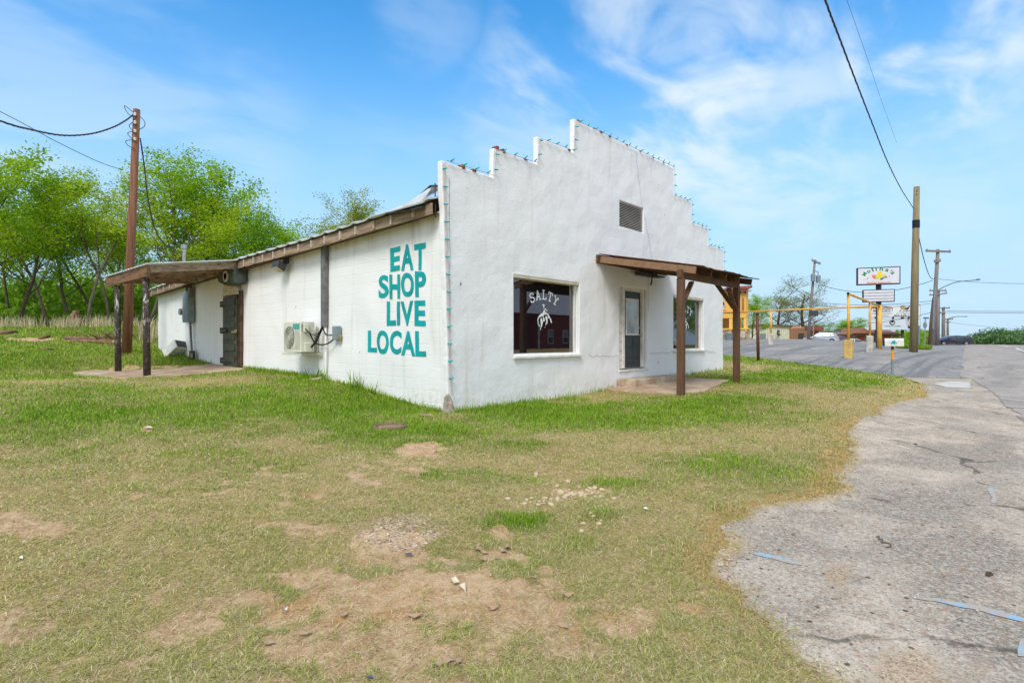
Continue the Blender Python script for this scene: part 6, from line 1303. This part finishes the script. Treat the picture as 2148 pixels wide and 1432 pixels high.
# brushy understory: one mass nobody could count
def mass(name, lab_kind, boxes, n, m, size, seed):
    g = np.random.default_rng(seed); C = []; tn = []
    for (u0, u1, d0_, d1_, v0, v1, wt) in boxes:
        k = int(n * wt); u = g.uniform(u0, u1, k); d_ = g.uniform(d0_, d1_, k); lump = (fbm(u * .02, d_ * .3, 1.7, seed) - .3) * 1.5
        x = np.array([deep(a, 716, b_)[:2] for a, b_ in zip(u, d_)]); gz = terr(x[:, 0], x[:, 1]); top = CAMZ + (716 - (v0 + (1 - np.clip(lump, 0, 1)) * (v1 - v0) * .6)) / FPX * d_
        z = gz + (top - gz) * g.random(k) ** .8; C.append(np.c_[x, z]); tn.append(np.clip(.5 * g.random(k) + .5 * fbm(u * .08, z * 2, 1., seed + 2, 2), 0, 1))
    C = np.concatenate(C); tn = np.concatenate(tn); k = len(C); nn = g.normal(0, 1, (k, 3)); nn /= np.linalg.norm(nn, axis=1)[:, None]; t1 = np.cross(nn, g.normal(0, 1, (k, 3))); t1 /= np.linalg.norm(t1, axis=1)[:, None]; t2 = np.cross(nn, t1); s_ = size * g.uniform(.6, 1.4, k)[:, None]
    V = np.stack([C - t1 * s_, C - t2 * s_ * .55, C + t1 * s_, C + t2 * s_ * .55], 1).reshape(-1, 3)
    o = np_mesh(name, V, np.arange(k * 4).reshape(-1, 4), m, None, dict(tint=np.repeat(tn, 4))); o['kind'] = 'stuff'; return o
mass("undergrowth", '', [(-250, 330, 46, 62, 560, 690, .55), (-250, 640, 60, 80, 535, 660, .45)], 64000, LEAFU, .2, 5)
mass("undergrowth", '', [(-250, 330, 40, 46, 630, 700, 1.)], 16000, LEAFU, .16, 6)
def crowns(name, lst, n, m, size, seed):
    g = np.random.default_rng(seed); C = []; wsum = sum(r_ * r_ for *_, r_ in lst)
    for u, d_, vt, r_ in lst:
        k = int(n * r_ * r_ / wsum); p = deep(u, 716, d_); gz_ = tz(p.x, p.y); top = CAMZ + (716 - vt) / FPX * d_; h_ = (top - gz_) / 2
        q = g.normal(0, 1, (k, 3)); q /= np.linalg.norm(q, axis=1)[:, None]; q *= (g.random(k) ** .25)[:, None] * (1 + .28 * np.sin(q[:, :1] * 7 + u) * np.cos(q[:, 2:] * 6 + u)); C.append(np.array([p.x, p.y, gz_ + h_]) + q * np.array([r_, r_, h_]))
    C = np.concatenate(C); k = len(C); tn = g.random(k); nn = g.normal(0, 1, (k, 3)); nn /= np.linalg.norm(nn, axis=1)[:, None]; t1 = np.cross(nn, g.normal(0, 1, (k, 3))); t1 /= np.linalg.norm(t1, axis=1)[:, None]; t2 = np.cross(nn, t1); s_ = size * g.uniform(.5, 1.4, k)[:, None]
    V = np.stack([C - t1 * s_, C - t2 * s_ * .6, C + t1 * s_, C + t2 * s_ * .6], 1).reshape(-1, 3); o = np_mesh(name, V, np.arange(k * 4).reshape(-1, 4), m, None, dict(tint=np.repeat(tn, 4))); o['kind'] = 'stuff'; return o
gf = random.Random(4)
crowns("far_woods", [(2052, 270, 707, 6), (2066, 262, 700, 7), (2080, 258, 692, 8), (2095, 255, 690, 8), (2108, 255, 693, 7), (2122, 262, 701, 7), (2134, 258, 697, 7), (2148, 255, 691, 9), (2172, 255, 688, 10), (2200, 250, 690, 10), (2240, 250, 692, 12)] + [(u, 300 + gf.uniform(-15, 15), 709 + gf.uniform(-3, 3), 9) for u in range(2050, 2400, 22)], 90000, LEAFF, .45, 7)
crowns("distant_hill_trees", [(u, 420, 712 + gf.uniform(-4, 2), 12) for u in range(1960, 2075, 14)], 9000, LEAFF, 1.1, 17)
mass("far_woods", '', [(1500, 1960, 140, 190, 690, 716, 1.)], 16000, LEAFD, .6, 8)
# bare spreading trees and greens behind the metal building
bt = make_tree("spreading_tree", "large barely leafed tree with spreading dark limbs right of the green tree", "tree", 91, 14, .42, LEAFP, m_bark2, 11000, .085, .6, nb=12, spread=.72, first=.18, lev=4, up=.3, rmin=.022)
p = deep(1692, 705, 122); place(bt, p.x, p.y, 1.0, 1.0, tz(p.x, p.y)); bt.scale = (1.15, 1.15, (CAMZ + (716 - 583) / FPX * 122 - tz(p.x, p.y)) / KEYH[-1])
o = copy_tree(bt); p = deep(1628, 705, 126); o.location = (p.x, p.y, tz(p.x, p.y)); o.rotation_euler = (0, 0, 2.5); o.scale = (1.05, 1.05, (CAMZ + (716 - 597) / FPX * 126 - tz(p.x, p.y)) / KEYH[-1]); o['label'] = "smaller barely leafed tree beside the bright green tree"
for k, (u, d_, vt, rz, lab) in enumerate(((1577, 100, 622, .5, "bright green tree directly right of the ochre restaurant"), (1765, 128, 668, 1.9, "low light green tree over the brown roofed house"), (1735, 135, 676, 3.3, "dark green bushy tree left of the brown roofed house"), (1668, 130, 680, .9, "low dark green tree behind the cream metal building"), (1800, 140, 680, 4.7, "small light green tree behind the yellow posts"), (1905, 110, 690, 2.2, "rounded green bush beside the billboards"), (1940, 130, 700, 5.1, "low dark bush behind the street sign"))):
    o = copy_tree(kinds[(4, 4, 2, 2, 4, 4, 2)[k]]); p = deep(u, 714, d_); g_ = tz(p.x, p.y) - 1; hh = CAMZ + (716 - vt) / FPX * d_ - g_; place(o, p.x, p.y, rz, hh / KEYH[(4, 4, 2, 2, 4, 4, 2)[k]], g_); o['label'] = lab; o['group'] = "trees beyond the parking lot"
    w = 1.0 if k == 0 else 1.7; o.scale = (o.scale.x * w, o.scale.y * w, o.scale.z)
for k, (x, y, s_, lab) in enumerate(((84, -36, 1., "tree across the road mirrored in the right shop window"), (96, -32, .9, "second tree across the road mirrored behind the dark pickup"), (74, -46, 1.1, "tree beside the barn across the road seen in the window glass"), (90, -42, .8, "low bushy tree across the road in the right window reflection"), (103, -40, .8, "second low bushy tree across the road in the reflection"), (114, -46, .9, "farthest bushy tree across the road in the reflection"))):
    o = copy_tree(kinds[(2, 4, 2, 4, 4, 4)[k]]); place(o, x, y, k, s_ * .9); o.scale.x *= 1 + .6 * (k > 2); o.scale.y *= 1 + .6 * (k > 2); o['label'] = lab; o['group'] = "trees across the road"
ck = copy_tree(c1); ck.location = (36, -19, tz(36, -19) + .05); ck.rotation_euler = (0, 0, R(8)); ck['label'] = "dark car on the road mirrored in the right shop window"

# ---------------------------------------------------------------- grass
b = NB("grass_blade"); colr = b.attr("tint"); b.done(colr, .6, None, 0, .2); tr = b.N.new("ShaderNodeBsdfTranslucent"); b.L.new(colr, tr.inputs[0]); ms_ = b.N.new("ShaderNodeMixShader"); ms_.inputs[0].default_value = .25
b.L.new(b.p.outputs[0], ms_.inputs[1]); b.L.new(tr.outputs[0], ms_.inputs[2]); b.L.new(ms_.outputs[0], b.N['Material Output'].inputs[0]); m_grass = b.m
def blades(x, y, h, w, col, lean, seed, zlift=0.):
    g = np.random.default_rng(seed); n = len(x); z = terr(x, y) - .004 + zlift; nearm = np.hypot(x - CAMX, y - CAMY) < 69; z[nearm] += rut(x[nearm], y[nearm])
    az = g.uniform(0, 2 * np.pi, n); bz = az + g.normal(0, .5, n); l_ = lean; tip = np.stack([np.cos(az) * h * np.sin(l_), np.sin(az) * h * np.sin(l_), h * np.cos(l_)], 1); mid = tip * .5 + np.stack([np.zeros(n), np.zeros(n), h * .12], 1)
    sx = np.stack([-np.sin(bz), np.cos(bz), np.zeros(n)], 1) * (w / 2)[:, None]; P = np.stack([x, y, z], 1)
    V = np.stack([P - sx, P + sx, P + mid + sx * .8, P + mid - sx * .8, P + tip], 1).reshape(-1, 3); i5 = np.arange(n) * 5
    Fc = np.concatenate([np.stack([i5, i5 + 1, i5 + 2], 1), np.stack([i5, i5 + 2, i5 + 3], 1), np.stack([i5 + 3, i5 + 2, i5 + 4], 1)])
    C = np.repeat(col, 5, 0); return V, Fc, C
def allowed(x, y):
    ok = ~((x > -.06) & (x < 12.3) & (y > -.1 + .0) & (y < 16.6))
    ins = np.zeros(x.shape, bool)
    for poly in (SHOULDER, PARK, ROAD): m = ok & ~ins; ins[m] = inside(poly, x[m], y[m])
    e = np.zeros(x.shape); e[ins] = np.minimum(edge_d(x[ins], y[ins]), edist_open(EDGE_L, x[ins], y[ins])); ok &= ~(ins & (e > .03 + .16 * rng.random(x.shape) ** 3))
    vq = gnd(818, 894); ok &= np.hypot(x - vq.x, y - vq.y) > .25 + .06 * rng.random(x.shape)
    for sp2 in (sp_, [(-2.9, 8.6), (-2.2, 8.3), (-.3, 8.0), (-.05, 8.3), (-.05, 10.6), (-1.2, 11.2), (-2.6, 13.0), (-3.2, 12.8), (-3.0, 10.5)], [(5.4, -.7), (8.1, -.7), (8.1, 0), (5.4, 0)]): ok &= ~inside(sp2, x, y)
    return ok
NBL = 1500000; g = np.random.default_rng(99)
ang = R(42.5) + g.uniform(-R(50), R(50), NBL); tt = g.random(NBL); dd = 1.3 * (46 / 1.3) ** (tt ** .92)
x = CAMX + np.cos(ang) * dd; y = CAMY + np.sin(ang) * dd
lu, ba, gr, dr_ = fields(x, y); clumpn = fbm(x, y, 4.2, 21, 3); fine_n = vnoise(x, y, 13, 33); bb = np.clip((ba + (fine_n - .5) * .7 + (clumpn - .5) * .6 - .12) * 1.5, 0, 1); keep = g.random(NBL) < np.clip((1 - .985 * bb) * (1 - .85 * gr) * (.30 + .62 * lu + 2.3 * (clumpn - .42) + .5 * (fine_n - .5)), 0.012, 1)
keep &= allowed(x, y); keep_i = keep; x = x[keep]; y = y[keep]; lu = lu[keep]; dr_ = dr_[keep]; ba = ba[keep]; d_ = dd[keep]; n = len(x)
lushc = np.array([[.17, .32, .012], [.25, .40, .02], [.12, .24, .012], [.33, .46, .04]]); thinc = np.array([[.32, .38, .06], [.60, .50, .22], [.70, .60, .34], [.26, .31, .04], [.46, .41, .13], [.38, .44, .07]]); dryc = np.array([[.60, .42, .18], [.70, .52, .25], [.52, .37, .15], [.34, .36, .08]])
hue = fbm(x, y, .9, 41, 3); pl = np.clip(lu * 1.1 + g.normal(0, .16, n), 0, 1) > g.random(n) * .8 + .12
col = np.where(pl[:, None], lushc[g.integers(0, 4, n)], thinc[g.integers(0, 6, n)]); pd = g.random(n) < np.clip(dr_ * .8, 0, .7); col[pd] = dryc[g.integers(0, 4, pd.sum())]
col = col * g.uniform(.75, 1.25, (n, 1)) * (.82 + .36 * hue)[:, None]
h = (.022 + .026 * lu + .012 * g.random(n)) * g.uniform(.55, 1.6, n) * (.75 + .6 * clumpn[keep_i]); wall_d = np.minimum(np.abs(x) + 50 * ((y < 0) | (y > 17)), np.abs(y) + 50 * ((x < 0) | (x > 12.2))); h *= 1 + .8 * np.exp(-(wall_d / .3) ** 2) * g.random(n) + .25 * np.exp(-(wall_d / 1.2) ** 2)
w = np.maximum(.0026, .00072 * d_) * g.uniform(.7, 1.3, n); lean_ = np.where(pl, g.uniform(.25, 1.15, n), g.uniform(.8, 1.5, n)); h = h * np.clip(d_ / 14, 1, 1.7)
V, Fc, C = blades(x, y, h, w, col, lean_, 3)
# dead thatch lying flat between the tufts
NT = 620000; ang = R(42.5) + g.uniform(-R(50), R(50), NT); dd = 1.3 * (16 / 1.3) ** (g.random(NT) ** .9); x = CAMX + np.cos(ang) * dd; y = CAMY + np.sin(ang) * dd
lu, ba, gr, dr_ = fields(x, y); keep = (g.random(NT) < np.clip(1.05 - .8 * ba - .5 * lu - .6 * gr, .1, 1)) & allowed(x, y); x = x[keep]; y = y[keep]; d_ = dd[keep]; n = len(x); dr_ = dr_[keep]
thc = np.array([[.66, .55, .32], [.48, .39, .20], [.24, .19, .08], [.76, .66, .44], [.40, .42, .09], [.58, .45, .25], [.36, .38, .08]]); col = thc[g.integers(0, 7, n)] * g.uniform(.75, 1.2, (n, 1)); col = np.where((g.random(n) < dr_ * .5)[:, None], np.array([.62, .43, .19]) * g.uniform(.7, 1.15, (n, 1)), col)
V2, F2, C2 = blades(x, y, g.uniform(.018, .055, n), np.maximum(.0022, .0007 * d_) * g.uniform(.7, 1.4, n), col, g.uniform(1.25, 1.54, n), 4, .007)
Fc = np.concatenate([Fc, F2 + len(V)]); V = np.concatenate([V, V2]); C = np.concatenate([C, C2])
go = np_mesh("grass", V, Fc, m_grass, None, dict(tint=C)); go['kind'] = 'stuff'
# taller weeds at the wall foot and the pale dry grass along the wood edge
g = np.random.default_rng(5)
def strip(n, fn, hr, wr, cols, ln, seed, name):
    xy = np.array([fn() for _ in range(n)]); h = g.uniform(*hr, n); w = g.uniform(*wr, n); c = np.array(cols)[g.integers(0, len(cols), n)] * g.uniform(.8, 1.2, (n, 1)); V, Fc, C = blades(xy[:, 0], xy[:, 1], h, w, c, g.uniform(*ln, n), seed); o = np_mesh(name, V, Fc, m_grass, None, dict(tint=C)); o['kind'] = 'stuff'; return o
clm = [(-.12 - abs(g.normal(0, .09)), yy) for yy in g.uniform(.2, 8, 60)]
def wall_weed():
    if g.random() < .7:
        yy = 4.2 + 4. * g.random() ** 1.1 if g.random() < .6 else g.uniform(.1, 8.4); return (-.07 - abs(g.normal(0, .13 if 4.3 < yy < 7.5 else .06)), yy)
    return (g.uniform(-.1, 12.4), -.05 - abs(g.normal(0, .05)))
strip(2600, wall_weed, (.05, .17), (.007, .016), lushc, (.1, .9), 7, "weeds")
strip(90, lambda: (lambda c: (c[0] - abs(g.normal(0, .04)), c[1] + g.normal(0, .05)))([(-.15, 3.9), (-.2, 4.7), (-.12, 2.6), (-.1, 2.1), (-.12, 4.2), (-.1, 2.9)][g.integers(0, 6)]), (.2, .42), (.012, .022), lushc, (.15, .9), 8, "weeds")
def edge_dry():
    u = g.uniform(-200, 340) if g.random() < .1 else g.choice([130, 160, 205, 215, 300, 318, 60, 20]) + g.normal(0, 16); d_ = g.uniform(30, 36) if u < 290 else g.uniform(24, 29); p = deep(u, 700, d_); return (p.x, p.y)
strip(1500, edge_dry, (.3, .9), (.015, .035), [[.62, .5, .3], [.55, .45, .28], [.7, .58, .38], [.4, .38, .18]], (.05, .55), 9, "dry_grass")
def isl():
    while 1:
        p = (g.uniform(ISL0.x - 3.8, ISL0.x + 2.2), g.uniform(ISL0.y - 1.3, ISL0.y + 1.3))
        if inside(ISLAND, np.array([p[0]]), np.array([p[1]]))[0]: return p
ISL0 = gnd(1920, 731)
mbi = MB(); mbi.add([(p.x, p.y, tz(p.x, p.y) + .05) for p in ISLAND] + [(ISL0.x - .9, ISL0.y, tz(ISL0.x, ISL0.y) + .2)], [(i, (i + 1) % len(ISLAND), len(ISLAND)) for i in range(len(ISLAND))]); mbi.build("grass_island", mat("island_soil", srgb(120, 112, 60), srgb(92, 92, 44), 3, .95, .5, 20), kind='structure')
strip(5200, isl, (.08, .34), (.02, .035), lushc, (.1, .9), 10, "island_grass")
go2 = bpy.data.objects["island_grass"]; go2.location.z = .08

gz = lambda x, y: tz(x, y) + float(rut(np.array([x]), np.array([y]))[0])
# ---------------------------------------------------------------- stones, gravel, leaves and litter
b = NB("gravel_stone"); b.done(b.attr("tint"), .85, None, 0, .2); m_gravel = b.m
oct_ = np.array([[1, 0, 0], [0, 1, 0], [-1, 0, 0], [0, -1, 0], [0, 0, .7], [0, 0, -.5]]); of = np.array([[0, 1, 4], [1, 2, 4], [2, 3, 4], [3, 0, 4], [1, 0, 5], [2, 1, 5], [3, 2, 5], [0, 3, 5]])
def scatter(n, name, seed, smin, smax, dens, cols, box_):
    g = np.random.default_rng(seed); x = g.uniform(box_[0], box_[1], n); y = g.uniform(box_[2], box_[3], n); ok = g.random(n) < dens(x, y); ok &= ~((x > -.05) & (y > -.05)); x = x[ok]; y = y[ok]; k = len(x)
    s_ = (smin + (smax - smin) * g.random(k) ** 3)[:, None, None]; V = oct_[None] * s_ * g.uniform(.6, 1.35, (k, 6, 3)); a = g.uniform(0, 6.28, k); ca, sa = np.cos(a)[:, None], np.sin(a)[:, None]; V = np.stack([V[..., 0] * ca - V[..., 1] * sa, V[..., 0] * sa + V[..., 1] * ca, V[..., 2] * .75], -1)
    z = terr(x, y) + rut(x, y); pav = inpave(x, y); z[pav] = terr(x[pav], y[pav]) + .012; V += np.stack([x, y, z], 1)[:, None]; Fc = (of[None] + (np.arange(k) * 6)[:, None, None]).reshape(-1, 3); C = np.repeat(np.array(cols)[g.integers(0, len(cols), k)] * g.uniform(.75, 1.2, (k, 1)), 6, 0)
    o = np_mesh(name, V.reshape(-1, 3), Fc, m_gravel, None, dict(tint=C)); o['kind'] = 'stuff'; return o
scol = [srgb(214, 196, 172), srgb(190, 160, 132), srgb(168, 132, 108), srgb(226, 214, 196), srgb(140, 108, 92), srgb(200, 186, 168)]
scatter(160000, "gravel", 4, .004, .017, lambda x, y: np.clip(fields(x, y)[2] * .6, 0, 1), scol, (-6.5, 8, -8, 4))
def loose(x, y):
    ins = inside(SHOULDER, x, y); e = np.full(x.shape, 9.); e[ins] = edist(SHOULDER, x[ins], y[ins]); return np.where(ins, .1 + .75 * np.exp(-e / .14) * (fbm(x, y, 1.5, 51) > .42), 0) 
scatter(70000, "loose_chips", 6, .002, .009, loose, [srgb(196, 186, 172), srgb(160, 150, 140), srgb(140, 110, 90), srgb(110, 104, 100), srgb(214, 206, 194)], (-5, 6, -9, -3))
m_peb = mat("river_pebble", srgb(208, 190, 160), srgb(172, 144, 112), 30, .8, .2, 60)
def pebble(seed):
    bm = bmesh.new(); bmesh.ops.create_icosphere(bm, subdivisions=2, radius=1); 
    for v in bm.verts: n_ = mnoise.noise_vector(v.co * 1.1 + Vector((seed, 0, 0))); v.co = Vector((v.co.x * 1.25, v.co.y * .95, v.co.z * .7)) + n_ * .22
    me = bpy.data.meshes.new("river_stone"); bm.to_mesh(me); bm.free(); me.materials.append(m_peb); me.shade_smooth(); return me
pm = [pebble(k) for k in range(5)]; rr = random.Random(8)
for k in range(76):
    if k < 42: u, v = rr.gauss(1222, 30), rr.gauss(1031, 8)
    elif k < 60: u, v = rr.gauss(1120, 36), rr.gauss(1052, 7)
    elif k < 68: u, v = rr.gauss(1235, 14), rr.gauss(1093, 8)
    else: u, v = rr.gauss(1160, 60), rr.gauss(1020, 10)
    p = gnd(u, v); s_ = .009 + .022 * rr.random() ** 1.6; o = bpy.data.objects.new("river_stone", pm[k % 5]); COL.objects.link(o); o.location = (p.x, p.y, gz(p.x, p.y) + s_ * .2); o.scale = (s_, s_, s_); o.rotation_euler = (rr.uniform(-.3, .3), rr.uniform(-.3, .3), rr.uniform(0, 6.28))
    tag(o, "pale rounded stone lying in the stony patch of lawn", "stone", "pale stones in the lawn")
m_leafd = mat("dead_leaf", srgb(186, 158, 130), srgb(146, 116, 90), 20, .85, .3, 60)
def leafmesh(k):
    r2 = random.Random(k); mb = MB(); n = 12; o = []
    for i in range(n): a = 2 * math.pi * i / n; r_ = (.68 if i % 3 else 1.0) * r2.uniform(.75, 1.1); o.append((r_ * math.cos(a) * 1.3, r_ * math.sin(a) * .8, .25 * math.sin(a * 2 + k) * r_))
    mb.add([(0, 0, .1)] + o, [(0, 1 + i, 1 + (i + 1) % n) for i in range(n)]); me = bpy.data.meshes.new("dry_leaf"); me.from_pydata([tuple(v) for v in mb.v], [], mb.f); me.materials.append(m_leafd); return me
lm = [leafmesh(k) for k in range(4)]
spots = [(1003,1152),(1018,1160),(1055,1157),(1042,1176),(1012,1178),(1065,1150),(940,1385),(920,1395),(960,1390),(1035,1280),(870,1293),(720,1291),(1180,1315),(1190,1250),(1120,1215),(640,1330),(560,1350),(1000,1145)]
for k, (u, v) in enumerate(spots):
    p = gnd(u, v); s_ = rr.uniform(.02, .04); o = bpy.data.objects.new("dry_leaf", lm[k % 4]); COL.objects.link(o); o.location = (p.x, p.y, gz(p.x, p.y) + .02); o.scale = (s_,) * 3; o.rotation_euler = (rr.uniform(-.25, .25), rr.uniform(-.25, .25), rr.uniform(0, 6.3)); tag(o, "curled brown dead leaf lying on the bare foreground dirt", "leaf", "dead leaves on the dirt")
def shard(pts, m, label, nm, cat, h=.02):
    P = [gnd(u, v) for u, v in pts]; mb = MB(); n = len(P); h = h * .6; mb.add([(p.x, p.y, gz(p.x, p.y) + h + .008 * (i % 2)) for i, p in enumerate(P)] + [(p.x, p.y, gz(p.x, p.y) + h - .004 + .008 * (i % 2)) for i, p in enumerate(P)], [tuple(range(n))] + [(i, n + i, n + (i + 1) % n, (i + 1) % n) for i in range(n)]); return tag(mb.build(nm, m), label, cat)
m_shard = mat("paint_shard", srgb(226, 214, 190), srgb(206, 178, 140), 30, .7, .2); m_litter = mat("white_litter", srgb(236, 236, 236), srgb(210, 210, 210), 30, .7, .2); m_blue2 = mat("blue_scrap", srgb(70, 84, 110), srgb(90, 92, 100), 30, .6, .1)
shard([(946,1219),(956,1218),(964,1227),(952,1231)], m_shard, "squarish cream painted chip lying on bare dirt", "paint_chip", "chip", .035)
shard([(963,1233),(975,1231),(978,1252),(972,1244)], m_shard, "pointed cream painted splinter below the squarish chip", "paint_chip", "chip", .035)
shard([(1349,1070),(1355,1069),(1360,1072),(1352,1073)], m_litter, "small white scrap in the grass near the asphalt edge", "paper_scrap", "litter", .03)
shard([(848,1161),(862,1162),(866,1165),(852,1165)], m_blue2, "dull blue plastic scrap above the central dirt patch", "plastic_scrap", "litter", .03)
shard([(768,1424),(780,1422),(783,1426),(771,1428)], m_blue2, "dark blue scrap at the bottom edge of the dirt", "plastic_scrap", "litter", .03)
shard([(598,1277),(603,1275),(602,1279),(596,1281)], m_litter, "grey white scrap left of the central dirt patch", "paper_scrap", "litter", .03)
shard([(40,1171),(47,1170),(48,1174),(42,1175)], m_litter, "white scrap at the left edge of the lawn", "paper_scrap", "litter", .03)
shard([(302,897),(316,896),(320,900),(306,901)], m_shard, "broken pinkish tile piece in the left lawn", "tile_piece", "tile", .03)
shard([(879,874),(905,873),(905,876),(880,877)], m_wood_old, "short weathered stick lying in the lawn by the shop corner", "stick", "stick", .03)
q = gnd(818, 894); mh = thing("valve_cover", "round rusty valve cover sunk in the lawn", "valve cover", (q.x, q.y, q.z)); MB().lathe([(0, .0), (.2, .0), (.21, .03), (.25, .03), (.26, -.02)], (q.x, q.y, gz(q.x, q.y) - .002), 24).build("rim", mat("rusty_iron", srgb(140, 108, 92), srgb(104, 78, 66), 12, .85, .3), mh); MB().lathe([(0, 0), (.19, .0), (.195, .012), (0, .016)], (q.x, q.y, gz(q.x, q.y) + .0), 24).build("lid", mat("lid_iron", srgb(156, 126, 110), srgb(122, 94, 80), 12, .85, .3), mh)
q = gnd(943, 850); mb = MB(); mb.prism([(-.12, -.25), (.1, -.25), (.07, .06), (0, .22), (-.08, .16)], 'y', -.06, .06); mb.xform(Matrix.Translation((-.12, -.16, tz(0, 0) + .12)) @ Euler((R(8), 0, R(-45))).to_matrix().to_4x4()); tag(mb.build("stone_slab", mat("lichen_stone", srgb(190, 180, 168), srgb(140, 126, 112), 14, .9, .5, 40), bevel=.03), "upright lichen stained stone leaning at the front shop corner", "stone")
cordp = [gnd(u, v) for u, v in ((1838,1128),(1845,1128),(1843,1133),(1852,1134),(1850,1140),(1862,1141),(1869,1148),(1860,1150))]; mb = MB(); mb.tube(curve([(p.x, p.y, tz(p.x, p.y) + .012) for p in cordp], 6), .0035, 6); tag(mb.build("cord", mat("cord_olive", srgb(104, 96, 74), srgb(80, 74, 58), 30, .8, .2), smooth=True), "short dark wavy cord lying on the asphalt shoulder", "cord")
for u, v, lab in ((1920, 932, "brown clod on the asphalt nearest the lawn bend"), (2075, 1205, "dark clod on the asphalt below the vertical blue mark")):
    p = gnd(u, v); o = bpy.data.objects.new("dirt_clod", pm[1].copy()); o.data.materials.clear(); o.data.materials.append(m_wood_dark); COL.objects.link(o); o.location = p + Vector((0, 0, .008)); o.scale = (.035, .02, .009); tag(o, lab, "clod")
# brush, logs and turned earth at the wood edge
m_log = mat("weathered_log", srgb(150, 118, 94), srgb(100, 76, 60), 4, .9, .6, 20)
for (a, b_, r_, lab) in (((138, 712), (232, 719), .09, "long weathered log lying before the brown utility pole"), ((150, 717), (240, 722), .07, "second log lying just below the long weathered log"), ((86, 736), (112, 734), .05, "grey stick lying alone in the left lawn"), ((84, 712), (104, 708), .08, "short broken log in the rough grass at left"), ((0, 702), (36, 699), .1, "thick log at the left edge before the wood")):
    A, B = gnd(*a), gnd(*b_); mb = MB(); mb.tube([A + Vector((0, 0, r_ * .7)), A.lerp(B, .5) + Vector((0, 0, r_ * 1.1)), B + Vector((0, 0, r_ * .6))], [r_, r_ * .9, r_ * .7], 8); tag(mb.build("log", m_log, smooth=True), lab, "log")
rr = random.Random(12); mb = MB(); c = gnd(238, 712)
for k in range(34): a = rr.uniform(0, 6.28); e = Vector((math.cos(a), math.sin(a), rr.uniform(.1, .9))) * rr.uniform(.5, 1.3); s0_ = c + Vector((rr.uniform(-.9, .9), rr.uniform(-.5, .5), .02)); mb.tube([s0_, s0_ + e * .5 + Vector((0, 0, .05)), s0_ + e], [.022, .014, .005], 5)
tag(mb.build("brush_pile", m_log, smooth=True), "pile of bare broken branches left of the brown utility pole", "brush pile")
st = deep(158, 690, 33); mb = MB(); gz = tz(st.x, st.y); mb.lathe([(.34, -.2), (.28, .3), (.24, .7), (.2, .95), (.04, 1.02)], (st.x, st.y, gz), 9); 
for v in mb.v: v += mnoise.noise_vector(v * 3.1) * .2
tag(mb.build("tree_stump", m_log), "jagged broken tree stump at the wood edge", "stump")
